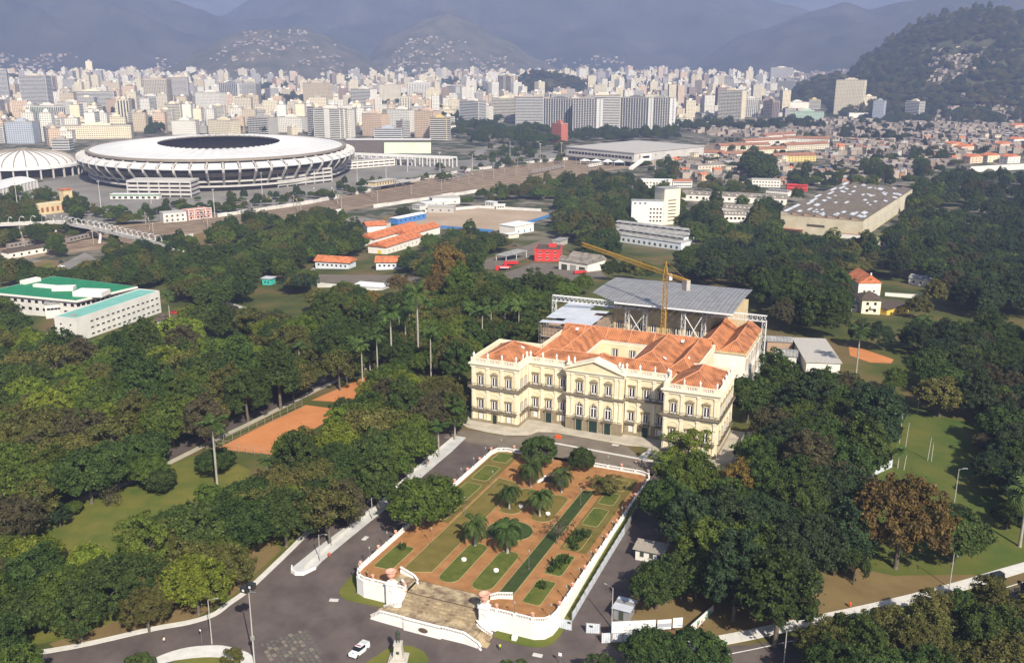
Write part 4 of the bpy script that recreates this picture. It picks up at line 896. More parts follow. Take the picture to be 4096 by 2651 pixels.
# ------------------------------------------------------------------ monument, vehicles, people
mat('bronze', (.045, .060, .042), (.09, .105, .075), 4, .5, 3, metallic=.4)
mat('granite', (.40, .37, .32), (.52, .49, .43), 1.5, .85, 4)
drape('lawn', [(29.5, -114), (32.2, -107), (33.6, -105.4), (36.5, -104.9), (39.6, -105.5), (41.6, -107.2), (41.4, -110), (39, -116)], 'grass_park', .13, 4, .13)
MZ = h(35.8, -109.4)
mo = thing('monument', 'dark bronze standing figure on a pale stepped pedestal in the plaza lawn', 'statue', (35.9, -109.3, MZ+.1), .35)
MB().box(-1.9, 1.9, -1.9, 1.9, -.2, .35).box(-1.5, 1.5, -1.5, 1.5, .35, .7).box(-1.1, 1.1, -1.1, 1.1, .7, 1.0).build('base_steps', 'granite', mo)
MB().add([(-.95, -.95, 1.0), (.95, -.95, 1.0), (.95, .95, 1.0), (-.95, .95, 1.0), (-.72, -.72, 3.6), (.72, -.72, 3.6), (.72, .72, 3.6), (-.72, .72, 3.6)], [(0, 1, 5, 4), (1, 2, 6, 5), (2, 3, 7, 6), (3, 0, 4, 7)]).box(-.85, .85, -.85, .85, 3.6, 3.85).build('pedestal', 'granite', mo)
MB().lathe([(.3, 0), (.36, .04), (.26, .1), (.2, .06)], 12).build('wreath', 'bronze', mo, False, (0, -.86, 2.1)).rotation_euler = (PI/2-.09, 0, 0)
def skin_figure(joints, bones, radii, name, material):
    me = bpy.data.meshes.new(name); me.from_pydata(joints, bones, []); o = bpy.data.objects.new(name, me); COL.objects.link(o)
    o.modifiers.new('s', 'SKIN'); sub = o.modifiers.new('u', 'SUBSURF'); sub.levels = 1; sub.render_levels = 1
    for i, r in enumerate(radii): me.skin_vertices[0].data[i].radius = (r, r)
    me.skin_vertices[0].data[0].use_root = True
    dg = bpy.context.evaluated_depsgraph_get(); ev = bpy.data.meshes.new_from_object(o.evaluated_get(dg)); ev.materials.clear(); ev.materials.append(MATS[material]); ev.name = name
    bpy.data.objects.remove(o); return ev
JT = [(0, 0, .95), (0, 0, 1.15), (0, 0, 1.38), (0, 0, 1.52), (0, -.02, 1.66), (-.18, 0, 1.40), (-.27, .02, 1.14), (-.26, -.10, .92), (.18, 0, 1.40), (.28, .02, 1.14), (.24, -.14, .95), (-.10, 0, .88), (-.12, -.03, .5), (-.13, .02, .08), (-.14, -.12, .03), (.10, 0, .88), (.12, .03, .5), (.13, .1, .08), (.14, -.03, .03)]
BN = [(0, 1), (1, 2), (2, 3), (3, 4), (2, 5), (5, 6), (6, 7), (2, 8), (8, 9), (9, 10), (0, 11), (11, 12), (12, 13), (13, 14), (0, 15), (15, 16), (16, 17), (17, 18)]
RD = [.15, .14, .17, .07, .11, .08, .055, .04, .08, .055, .04, .1, .07, .05, .045, .1, .07, .05, .045]
fig = skin_figure(JT, BN, RD, 'figure', 'bronze'); o = link('figure', fig, mo, (0, 0, 3.85), 0, 1.75)
MB().lathe([(.24, .55), (.3, .8), (.24, 1.15), (.27, 1.38), (.1, 1.45)], 9, cap=False).build('coat', 'bronze', o)
mat('skin', (.30, .17, .11)); mat('vest_lime', (.42, .62, .05)); mat('cloth_red', (.45, .06, .04)); mat('cloth_blue', (.05, .10, .28)); mat('cloth_white', (.65, .65, .62)); mat('trousers', (.04, .045, .06)); mat('cloth_teal', (.03, .30, .22)); mat('hair', (.02, .015, .012))
pmesh = skin_figure(JT, BN, RD, 'body', 'skin')
SH = {k: MB().lathe([(.17, .86), (.19, 1.1), (.22, 1.36), (.12, 1.46)], 9, (0, 0, 0), 1.05, .85, False).mesh('shirt', k) for k in ('vest_lime', 'cloth_red', 'cloth_blue', 'cloth_white', 'cloth_teal')}
TRS = MB().tube((-.10, 0, .95), (-.13, .02, .1), .115, .075, 7).tube((.10, 0, .95), (.13, .08, .1), .115, .075, 7).mesh('trousers', 'trousers'); HR = MB().blob((0, 0, 1.71), .115, 8, 5).mesh('hair', 'hair')
def person(x, y, shirt, label, rz=0, z=None):
    t = thing('person', label, 'person', (x, y, (h(x, y)+.05) if z is None else z), rz); b = link('body', pmesh, t); link('shirt', SH[shirt], t); link('trousers', TRS, t); link('hair', HR, t)
person(53.8, -99.9, 'vest_lime', 'person in a lime safety vest walking on the dark plaza road', .6)
person(-12.5, -121.8, 'cloth_white', 'person in a white shirt walking on the road by the long kerb', 1.2)
person(18.8, -92.6, 'cloth_teal', 'person in a teal shirt standing inside the garden wall', 2, gz(18.8, -92.6))
person(56.5, -11.5, 'cloth_red', 'person in red crossing the street before the palace', 1.0); person(57.8, -11.2, 'cloth_blue', 'person in blue beside the one in red before the palace', -.4)
mat('paint_white', (.72, .73, .74), None, rough=.25, spec=.5); mat('paint_dark', (.022, .024, .022), None, rough=.3, spec=.5); mat('paint_red', (.50, .03, .03), None, rough=.3, spec=.5); mat('paint_silver', (.36, .37, .39), None, rough=.3, metallic=.5); mat('paint_yellow', (.60, .48, .03), None, rough=.35); mat('paint_blue', (.04, .12, .35), None, rough=.3)
mat('tyre', (.014, .014, .014), None, rough=.9); mat('rim', (.35, .35, .36), None, rough=.4, metallic=.6); mat('car_glass', (.012, .014, .02), None, rough=.08, spec=.6); mat('lamp_lens', (.6, .6, .58), None, rough=.2); mat('lens_red', (.35, .02, .02), None, rough=.3)
def hull(mb, secs):
    """loft of rectangular cross sections: (y, half width low, half width high, z low, z high)"""
    n = len(secs); q = []
    for y, a, b, z0, z1 in secs: q += [(-a, y, z0), (a, y, z0), (b, y, z1), (-b, y, z1)]
    fs = []
    for i in range(n-1):
        for k in range(4): fs.append((i*4+k, i*4+(k+1) % 4, i*4+4+(k+1) % 4, i*4+4+k))
    fs += [(3, 2, 1, 0), ((n-1)*4, (n-1)*4+1, (n-1)*4+2, (n-1)*4+3)]
    return mb.add(q, fs)
WH = MB().tube((-.12, 0, 0), (.12, 0, 0), .36, .36, 12).mesh('tyre', 'tyre'); RM = MB().tube((-.13, 0, 0), (.13, 0, 0), .2, .2, 8).mesh('rim', 'rim')
CARS = {}
def car_parts(kind, paint):
    if (kind, paint) in CARS: return CARS[(kind, paint)]
    b = MB(); g = MB(); rf = MB()
    if kind == 'pickup':
        hull(b, [(-2.62, .72, .70, .42, .78), (-2.5, .86, .84, .32, .98), (-1.2, .9, .88, .3, 1.1), (-1.0, .9, .88, .3, 1.12), (2.5, .9, .88, .3, 1.12), (2.62, .86, .84, .42, 1.08)])
        hull(g, [(-1.25, .82, .80, 1.1, 1.14), (-.55, .80, .66, 1.1, 1.72), (.95, .80, .66, 1.1, 1.72), (1.05, .82, .72, 1.1, 1.62)]); hull(rf, [(-.62, .68, .66, 1.70, 1.76), (.98, .68, .66, 1.70, 1.76)])
        cap = MB(); hull(cap, [(1.1, .86, .74, 1.1, 1.74), (2.45, .86, .74, 1.1, 1.74), (2.58, .84, .76, 1.1, 1.5)])
        rk = MB()
        for y in (1.2, 1.7, 2.3): rk.tube((-.7, y, 1.84), (.7, y, 1.84), .03, .03, 4)
        for x in (-.7, .7): rk.tube((x, 1.1, 1.84), (x, 2.4, 1.84), .03, .03, 4)
        dr = MB(); 
        for s in (-1, 1): dr.box(s*.905-.012, s*.905+.012, -.95, .0, .5, 1.06).box(s*.905-.012, s*.905+.012, .05, .95, .5, 1.06)
        extra = [('bed_cover', cap.mesh('bed_cover', paint)), ('roof_rack', rk.mesh('roof_rack', 'rim')), ('light_bar', MB().box(-.55, .55, -.35, -.15, 1.76, 1.86).mesh('light_bar', 'lens_red')), ('door', dr.mesh('door', paint))]; wy = (-1.7, 1.55); xw_ = .84
    elif kind == 'jeep':
        hull(b, [(-2.1, .74, .72, .5, 1.0), (-2.0, .82, .8, .42, 1.12), (-.8, .86, .84, .42, 1.18), (2.0, .86, .84, .42, 1.2), (2.1, .8, .8, .5, 1.15)]); hull(g, [(-.85, .8, .76, 1.18, 1.2), (-.6, .8, .74, 1.18, 1.85), (2.0, .8, .74, 1.2, 1.85)]); hull(rf, [(-.66, .78, .76, 1.85, 1.93), (2.06, .78, .76, 1.85, 1.93)])
        extra = [('spare_wheel', MB().tube((0, 2.1, .95), (0, 2.3, .95), .36, .36, 10).mesh('spare_wheel', 'tyre')), ('bumper', MB().box(-.8, .8, -2.25, -2.1, .5, .68).mesh('bumper', 'tyre'))]; wy = (-1.4, 1.35); xw_ = .8
    else:
        hull(b, [(-2.05, .68, .66, .38, .66), (-1.95, .8, .78, .28, .8), (-1.0, .86, .83, .24, .95), (1.3, .86, .83, .24, 1.0), (1.95, .82, .78, .3, .98), (2.05, .7, .68, .4, .8)])
        hull(g, [(-1.05, .78, .76, .94, .96), (-.35, .76, .6, .95, 1.42), (.95, .76, .6, .98, 1.43), (1.7, .78, .72, .98, 1.02)]); hull(rf, [(-.38, .61, .59, 1.41, 1.46), (.98, .61, .59, 1.42, 1.47)]); extra = []; wy = (-1.3, 1.3); xw_ = .78
    P = [('body', b.mesh('body', paint)), ('windows', g.mesh('windows', 'car_glass')), ('roof', rf.mesh('roof', paint))]+extra
    for s in (-1, 1):
        y0 = -2.66 if kind == 'pickup' else (-2.16 if kind == 'jeep' else -2.1)
        P.append(('headlight', MB().box(s*.62-.14, s*.62+.14, y0, y0+.2, .68, .86).mesh('headlight', 'lamp_lens'))); P.append(('tail_light', MB().box(s*.7-.08, s*.7+.08, -y0-.16, -y0, .75, .98).mesh('tail_light', 'lens_red')))
    CARS[(kind, paint)] = (P, wy, xw_); return CARS[(kind, paint)]
def car(kind, paint, loc, rz, name, label, cat, group=None, simple=False):
    P, wy, xw_ = car_parts(kind, paint); t = place(P[:3] if simple else P, name, label, cat, loc, rz, None, group)
    for y in wy:
        for s in (-1, 1):
            w_ = link('wheel', WH, t, (s*xw_, y, .36))
            if not simple: link('rim', RM, w_)
    return t
p = (27.4, -110.4); tk = car('pickup', 'paint_white', (*p, h(*p)+.05), -.05, 'pickup_truck', 'white double-cab pickup truck with roof rack parked on the plaza', 'pickup truck'); tk.rotation_euler.x = -.11
for yy, zz, ww in ((-2.2, 1.06, .5), (-.05, 1.78, .7)): MB().box(-ww/2, ww/2, yy-.09, yy+.09, zz, zz+.012).build('emblem', 'paint_blue', tk)
p = (145.6, -37.0); car('jeep', 'paint_dark', (*p, h(*p)+.06), math.radians(-46), 'off_roader', 'dark boxy off-road car driving beside the pale pavement', 'car')
# bins, cones, lamp posts
mat('bin_orange', (.62, .10, .02), None, rough=.5)
def bin_(x, y, label): 
    t = thing('litter_bin', label, 'bin', (x, y, h(x, y)+.1)); MB().tube((0, 0, 0), (0, 0, .5), .05, .05, 6).build('post', 'lamp_iron', t); MB().lathe([(.2, .35), (.3, 1.0), (.33, 1.02), (.25, 1.1)], 9).build('bucket', 'bin_orange', t)
bin_(117.1, -61.2, 'orange litter bin on the pale pavement by the dry earth'); bin_(3.3, -84.4, 'orange litter bin at the tip of the split pavement'); bin_(2.8, -34.5, 'orange litter bin beside the lamp on the long grey pavement')
def cone(x, y, label): t = thing('traffic_cone', label, 'cone', (x, y, h(x, y)+.08)); MB().lathe([(.16, 0), (.03, .75)], 8).build('cone_body', 'bin_orange', t); MB().box(-.24, .24, -.24, .24, -.04, 0).build('base', 'tyre', t)
cone(71.6, -86.4, 'orange traffic cone by the pole inside the site gate')
tag(MB().box(-.9, .9, -.35, .35, 0, .9).box(-.7, .7, -.2, .2, .9, 1.05).build('road_barrier', 'bin_orange', None, False, (29.6, -2.2, h(29.6, -2.2)+.05)), 'orange plastic barrier standing on the street before the palace', 'barrier')
def street_lamp(x, y, H, label, rz=0, arm=1.6, z=None, group=None):
    t = thing('street_lamp', label, 'street lamp', (x, y, h(x, y) if z is None else z), rz, group)
    MB().tube((0, 0, 0), (0, 0, H), .13, .07, 7).build('pole', 'concrete', t); a = MB().tube((0, 0, H-.25), (arm*.5, 0, H+.15), .05, .045, 5).tube((arm*.5, 0, H+.15), (arm, 0, H+.25), .045, .04, 5); a.build('arm', 'rim', t)
    hull(MB(), [(-.1, .15, .12, 0, .12), (.5, .15, .1, 0, .1)]).build('lamp_head', 'lamp_globe', t, False, (arm, 0, H+.2)).rotation_euler.z = -PI/2
street_lamp(-3.0, -118.4, 10.2, 'tall pale lamp post with one arm standing on the kerbed island', .6)
street_lamp(2.2, -86.6, 7.0, 'slim lamp post at the tip of the split pavement', .2); street_lamp(4.2, -66.5, 6.0, 'slim lamp post on the grey pavement opposite the big garden tree', .2); street_lamp(2.9, -35, 6.2, 'lamp post on the long grey pavement near the palace street', .2)
street_lamp(72.6, -85.6, 9.3, 'bare concrete lamp pole just inside the site gate', 2.9); street_lamp(136.4, -44.6, 8.5, 'lamp post on the pale pavement by the dry earth', -1.2); street_lamp(107, -85, 9, 'lamp post across the lane line among the roadside tree tops', 1.9)
street_lamp(76.5, -55.5, 5.5, 'small lamp post behind the little guard house', 2.8); street_lamp(137.9, 1.0, 9.3, 'tall pale lamp pole standing alone on the shadowed lawn', 0.3)
for i, (u, v, vt) in enumerate(((3597, 1775, 1655), (3620, 1800, 1690), (3670, 1655, 1590), (3710, 1842, 1750), (3725, 1845, 1770), (3615, 1880, 1820))):
    p = G(u, v); t = thing('lawn_pole', 'thin bare wooden pole stuck in the shadow-striped lawn', 'pole', p, 0, 'bare poles on the shadow-striped lawn'); hh = rise(p, vt); MB().tube((0, 0, -.2), (.25 if i % 2 else 0, 0, hh), .11, .08, 6).build('shaft', 'concrete', t); MB().box(-.12, .12, -.12, .12, hh-.4, hh-.2).build('collar', 'rail_iron', t)
fm = thing('floodlight_mast', 'tall slender mast carrying two black floodlight boxes above the plaza', 'floodlight', (9.2, -120.3, h(9.2, -120.3)))
MB().tube((0, 0, 0), (0, 0, 16), .17, .09, 8).build('pole', 'concrete', fm); MB().tube((-.9, 0, 16.1), (1.2, .6, 16.2), .06, .06, 5).build('crossarm', 'rim', fm)
for x, y, z in ((-.8, -.1, 16.2), (.5, .3, 17.0)):
    f_ = MB().box(-.75, .75, -.55, .55, 0, 1.15).build('floodlight', 'paint_dark', fm, False, (x, y, z)); MB().tube((0, -.56, .55), (0, -.6, .55), .3, .3, 10).build('lens', 'lamp_lens', f_)
MB().box(-.3, .3, -.25, .25, 5.6, 6.4).build('control_box', 'lamp_globe', fm)
sg = thing('road_sign', 'small round road sign on a thin post by the kerbed island', 'sign', (-5.2, -118.9, h(-5.2, -118.9))); MB().tube((0, 0, 0), (0, 0, 3.2), .05, .05, 6).build('post', 'rim', sg); d_ = MB().tube((0, -.03, 0), (0, .03, 0), .38, .38, 12).build('disc', 'paint_dark', sg, False, (0, -.08, 3.1)); MB().tube((0, -.05, 0), (0, -.04, 0), .24, .24, 12).build('face', 'window_white', d_)
sg = thing('road_sign', 'small white road sign on a thin post near the site gate', 'sign', (66.5, -99.5, h(66.5, -99.5))); MB().tube((0, 0, 0), (0, 0, 2.6), .05, .05, 6).build('post', 'rim', sg); MB().box(-.35, .35, -.1, -.05, 2.0, 2.7).build('plate', 'window_white', sg)
tag(MB().box(-.5, .5, -.5, .5, 0, .9).add([(-.42, -.42, .93), (.42, -.42, .93), (.42, .42, .93), (-.42, .42, .93)], [(0, 1, 2, 3)]).build('stone_box', 'wall_white', None, False, (55.3, -95.9, h(55.3, -95.9)+.1)), 'small white stone box on the grass under the garden wall', 'stone box')
# ------------------------------------------------------------------ site fence, gates, billboards, huts
stripes('fence_white', (.50, .54, .60), (.66, .69, .74), 4.5, 0, .5, .5, .1, .3, .5, noise2=(.8, .82, .86))
mat('fence_grey', (.20, .20, .21), (.28, .28, .29), 1, .7, 4); mat('rust', (.22, .07, .035), (.32, .12, .06), 3, .8, 4)
def fence_run(A, B, hh, n, name, label, paint='fence_white', frame='fence_grey', z0=0):
    A = Vector(A); B = Vector(B); L_ = (B-A).length; a = math.atan2(B.y-A.y, B.x-A.x)
    t = thing(name, label, 'fence', (A.x, A.y, h(*A)))
    pm_ = MB().box(.04, L_/n-.04, -.03, .03, z0, z0+hh).mesh('fence_panel', paint); po = MB().box(-.06, .06, -.06, .06, 0, z0+hh+.1).mesh('fence_post', frame)
    for i in range(n+1):
        p = A+(B-A)*i/n; dz = h(*p)-h(*A); link('fence_post', po, t, (p.x-A.x, p.y-A.y, dz), a)
        if i < n: link('fence_panel', pm_, t, (p.x-A.x, p.y-A.y, dz-.1), a)
    return t
fence_run((64.3, -86.6), (64.7, -50.5), 2.3, 14, 'site_fence', 'long white corrugated site fence along the road below the garden wall'); fence_run((64.7, -50.3), (64.2, -22), 2.3, 10, 'site_fence', 'corrugated fence painted shade-grey continuing towards the palace', 'fence_grey')  # second run has grey panels, the shade on it put into their colour
ga = fence_run((61.7, -89.4), (65.2, -89.2), 2.4, 1, 'site_gate', 'white corrugated gate leaf beside the garden wall corner'); gb = fence_run((68.2, -88.9), (70.9, -88.1), 2.4, 1, 'site_gate', 'open white corrugated gate leaf with a dark notice')
mat('notice_dark', (.05, .06, .04)); mat('print_grey', (.35, .37, .42)); mat('print_green', (.10, .35, .24)); mat('print_red', (.55, .12, .10)); mat('print_blue', (.15, .25, .45))
for g_, x in ((ga, 2.6), (gb, .7)): MB().box(x, x+.7, -.09, -.05, 1.6, 2.0).build('notice', 'notice_dark', g_, loc=(0, .1, 0))
fence_run((72.1, -90.8), (79.8, -86.8), 2.4, 4, 'site_fence', 'white site fence in a rusty frame under the long billboard', 'fence_white', 'rust')
def billboard(A, B, z0, z1, label, marks):
    A = Vector(A); B = Vector(B); L_ = (B-A).length; a = math.atan2(B.y-A.y, B.x-A.x); t = thing('billboard', label, 'billboard', (A.x, A.y, h(*A)), a)
    MB().box(0, L_, -.06, .06, z0, z1).build('board', 'shutter_white', t); m = MB()
    for x in ([.15, L_/2, L_-.15] if L_ > 4 else [.15, L_-.15]): m.box(x-.06, x+.06, .07, .18, 0, z1-.1)
    m.box(0, L_, .07, .12, z0+.1, z0+.2); m.build('frame', 'rust', t)
    for x0, x1, za, zb, k in marks: MB().box(x0*L_, x1*L_, -.075, -.065, z0+za*(z1-z0), z0+zb*(z1-z0)).build('print', k, t)
random.seed(9)
mk = [(.05+c_*.22+random.uniform(0, .04), .05+c_*.22+random.uniform(.08, .17), .2+.14*r_, .2+.14*r_+.035, 'print_grey') for c_ in range(4) for r_ in range(4) if random.random() < .75]+[(.40, .425, .62, .76, 'print_blue')]
billboard((74, -90.4), (81.9, -86.2), 2.5, 5.1, 'long white billboard with lines of small print above the rusty fence', mk)
billboard((82.2, -86.1), (84.7, -84.6), 2.4, 4.6, 'middle white billboard with a grey picture band', [(.02, .98, .25, .62, 'print_grey'), (.06, .5, .1, .16, 'print_blue')]); billboard((84.95, -84.4), (86.7, -83.4), 2.4, 4.6, 'smallest white billboard at the end of the row', [(.5, .92, .2, .28, 'print_blue'), (.1, .4, .6, .66, 'print_grey')])
mu_ = thing('mural_panel', 'long slanting hoarding with a painted red and green mural', 'mural', (88.2, -82.2, h(88.2, -82.2)), math.atan2(9.2, 2.6))
MB().box(0, 9.6, -.06, .06, .1, 2.3).build('board', 'shutter_white', mu_)
for i in range(14): x = 2.4+random.uniform(0, 5.8); z = random.uniform(.4, 1.4); MB().box(x, x+random.uniform(.4, 1.0), -.075-.002*i, -.065, z, z+random.uniform(.4, .8)).build('paint_patch', random.choice(['print_red', 'print_green', 'print_green', 'print_red', 'notice_dark']), mu_)
gh = thing('guard_house', 'small white guard house with a slatted grey roof and two dark windows', 'guard house', (73.3, -58.6, h(73.3, -58.6)), .0)
MB().box(-3.1, 3.1, -1.7, 1.7, -.3, 2.7).build('wall', 'plaster_white', gh)
for i in range(5): y0 = -2.3+i*.92; MB().add([(-3.7, y0, 2.72+i*.11), (3.7, y0, 2.72+i*.11), (3.7, y0+.9, 2.83+i*.11), (-3.7, y0+.9, 2.83+i*.11), (-3.7, y0, 2.80+i*.11), (3.7, y0, 2.80+i*.11), (3.7, y0+.9, 2.91+i*.11), (-3.7, y0+.9, 2.91+i*.11)], [(0, 1, 5, 4), (4, 5, 6, 7), (0, 3, 2, 1), (1, 2, 6, 5), (3, 0, 4, 7)]).build('roof_board', 'scaffold_steel', gh)
for x in (-1.6, .6): w_ = MB().box(x-.45, x+.45, -1.78, -1.7, 1.0, 2.1).build('window', 'notice_dark', gh); MB().box(x-.55, x+.55, -1.8, -1.7, .88, .97).build('sill', 'kerb_white', w_)
MB().box(2.0, 2.8, -1.77, -1.7, 0, 2.1).build('door', 'notice_dark', gh)
sh = thing('site_shed', 'small site shed with pale tin roof behind the billboard', 'shed', (73.8, -80.7, h(73.8, -80.7)), -.04)
MB().box(-1.7, 1.7, -2.1, 2.1, -.2, 2.4).build('wall', 'fence_grey', sh)
for i in range(4): MB().box(-2.1, 2.1, -2.5+i*1.25, -2.5+i*1.25+1.22, 2.45+.05*i, 2.51+.05*i).build('roof_sheet', 'tin_pale' if i != 2 else 'fence_grey', sh)
MB().box(-.5, .5, -2.16, -2.1, 0, 2).build('door', 'notice_dark', sh)
cf = thing('court_fence', 'tall thin wire fence round the near end of the clay court', 'fence', (-61.5, -46, h(-61.5, -46)))
for x, y in [(-61.5+i*2.8, -46) for i in range(8)]+[(-61.6+.4*i, -46+i*3.4) for i in range(1, 12)]: MB().tube((x+61.5, y+46, 0), (x+61.5, y+46, 3.6), .06, .06, 5).build('fence_post', 'scaffold_steel', cf)
for z in (1.2, 2.4, 3.5): MB().tube((0, 0, z), (19.6, 0, z), .035, .035, 4).tube((0, 0, z), (4.3, 37, z), .035, .035, 4).build('fence_rail', 'scaffold_steel', cf)
# ------------------------------------------------------------------ trees
import numpy as np
rng = np.random.default_rng(11)
def fol(name, c1, c2, obr=.22): return mat(name, tuple(v*.82 for v in c1), tuple(v*.92 for v in c2), .35, .65, 2, island=.38, objrand=obr, spec=.15, trans=.12)
fol('leaf_dark', (.024, .046, .011), (.066, .098, .020)); fol('leaf_mid', (.042, .074, .011), (.112, .148, .023)); fol('leaf_bright', (.080, .122, .011), (.165, .200, .024)); fol('leaf_olive', (.066, .072, .017), (.138, .132, .034)); fol('leaf_brown', (.050, .046, .021), (.092, .080, .038), .12)
fol('leaf_autumn', (.070, .050, .018), (.160, .105, .028), .08); fol('leaf_gold', (.125, .090, .020), (.23, .155, .036), .08); fol('leaf_blue', (.018, .036, .015), (.046, .070, .026)); fol('leaf_palm', (.035, .072, .016), (.085, .130, .030), .15)
mat('bark', (.085, .070, .052), (.15, .13, .10), 1.5, .9, 4); mat('bark_pale', (.24, .22, .18), (.36, .34, .29), 1.0, .9, 4)
def leaves(P, Nn, size, rg, asp=.62):
    """one rhombic leaf spray per point, facing roughly Nn"""
    k = len(P); a = rg.normal(size=(k, 3)); a -= (a*Nn).sum(1, keepdims=True)*Nn; a /= np.linalg.norm(a, axis=1, keepdims=True)+1e-9; b = np.cross(Nn, a)
    s = size*rg.uniform(.6, 1.35, (k, 1)); fold = Nn*s*.18
    V = np.stack([P-a*s, P+b*s*asp-fold, P+a*s, P-b*s*asp-fold], 1).reshape(-1, 3)
    return V
def crown_pts(rx, rz, zc, ncl, nl, leaf, seed, flat=0, lump=.27, ragged=.18, lower=-.45):
    rg = np.random.default_rng(seed); cl = []
    d = rg.normal(size=(ncl*3, 3)); d /= np.linalg.norm(d, axis=1, keepdims=True); d = d[d[:, 2] > lower][:ncl]
    ph = rg.uniform(0, 6.28, 6); az = np.arctan2(d[:, 1], d[:, 0])
    rag = 1+ragged*(np.sin(az*2+ph[0])*.5+np.sin(az*3+ph[1])*.5+np.sin(d[:, 2]*4+ph[2])*.5)+rg.normal(0, ragged*.45, len(d))
    rad = rag*rg.uniform(.72, 1, len(d))**.6
    C_ = d*rad[:, None]*np.array([rx, rx, rz])
    if flat: C_[:, 2] = np.where(C_[:, 2] < 0, C_[:, 2]*(1-flat), C_[:, 2])
    rc = rx*lump*rg.uniform(.65, 1.25, len(d))
    idx = np.repeat(np.arange(len(d)), nl); e = rg.normal(size=(len(idx), 3)); e += d[idx]*.9+np.array([0, 0, .35]); e /= np.linalg.norm(e, axis=1, keepdims=True)
    P = C_[idx]+e*rc[idx][:, None]*rg.uniform(.75, 1.05, (len(idx), 1))*np.array([1, 1, .8]); N_ = e*.75+rg.normal(size=e.shape)*.42+np.array([0, 0, .25]); N_ /= np.linalg.norm(N_, axis=1, keepdims=True)
    far_ = rg.random(len(P)) < .18; P[far_] += rg.normal(0, rx*.075, (int(far_.sum()), 3))
    V = leaves(P, N_, leaf, rg); V[:, 2] += zc; return V, C_+np.array([0, 0, zc])
def quad_mesh(name, V, m):
    me = bpy.data.meshes.new(name); n = len(V)//4; me.vertices.add(len(V)); me.vertices.foreach_set('co', np.ascontiguousarray(V, np.float32).ravel()); me.loops.add(len(V)); me.loops.foreach_set('vertex_index', np.arange(len(V), dtype=np.int32)); me.polygons.add(n); me.polygons.foreach_set('loop_start', np.arange(0, len(V), 4, dtype=np.int32)); me.materials.append(MATS[m]); me.update(); me.validate(); return me
def trunk_mesh(H, r, C_, nl, seed, bark='bark', z0=.45):
    rg = random.Random(seed); m = MB(); top = Vector((rg.uniform(-.4, .4), rg.uniform(-.4, .4), H*.62)); mid = Vector((rg.uniform(-.3, .3), rg.uniform(-.3, .3), H*z0))
    m.tube((0, 0, -.6), (0, 0, .4), r*1.5, r*1.05, 8, False).tube((0, 0, .4), mid, r*1.05, r*.8, 8, False).tube(mid, top, r*.8, r*.45, 7, False)
    for c_ in rg.sample(list(C_), min(nl, len(C_))):
        a = mid.lerp(top, rg.uniform(0, 1)); b = Vector(c_); k = a.lerp(b, .5)+Vector((0, 0, rg.uniform(-.2, .9))); m.tube(a, k, r*.36, r*.22, 5, False).tube(k, b, r*.22, r*.06, 5, False)
    return m.mesh('trunk', bark, True)
TP = {}
def proto(key, rx, rz, zc, H, ncl, nl, leaf, seeds, r=.4, **kw):
    L = []
    nlimb = kw.pop('limbs', 9); bark = kw.pop('bark', 'bark'); tz = kw.pop('tz', .45)
    for s in seeds: V, C_ = crown_pts(rx, rz, zc, ncl, nl, leaf, s, **kw); L.append((trunk_mesh(H, r, C_, nlimb, s, bark, tz), quad_mesh('crown', V, 'leaf_mid')))
    TP[key] = (L, rx, zc)
proto('broad', 6.2, 4.6, 7.6, 12, 210, 72, .34, (1, 2, 3), .45, lump=.19, ragged=.24)
proto('tall', 4.9, 6.6, 9.6, 15.5, 190, 70, .33, (4, 5), .42, lump=.21, ragged=.26)
proto('spread', 7.4, 3.4, 7.8, 11, 220, 68, .34, (6, 7), .42, flat=.5, lump=.15, ragged=.26, limbs=14)
proto('open', 5.8, 4.9, 8.4, 13, 70, 80, .31, (8, 9), .36, lump=.24, ragged=.3, limbs=22)
proto('round', 4.9, 4.2, 5.0, 9, 130, 100, .28, (10,), .35, lump=.22, ragged=.06)
proto('small', 2.9, 2.6, 3.9, 6.2, 50, 90, .25, (12, 13), .17, lump=.34)
proto('fine', 5.6, 5.2, 8.2, 13, 250, 72, .25, (14, 15), .4, lump=.17, ragged=.28, limbs=14)
proto('bare', 3.6, 3.0, 4.6, 7.5, 26, 16, .26, (16,), .2, lump=.3, ragged=.3, limbs=24, tz=.25)
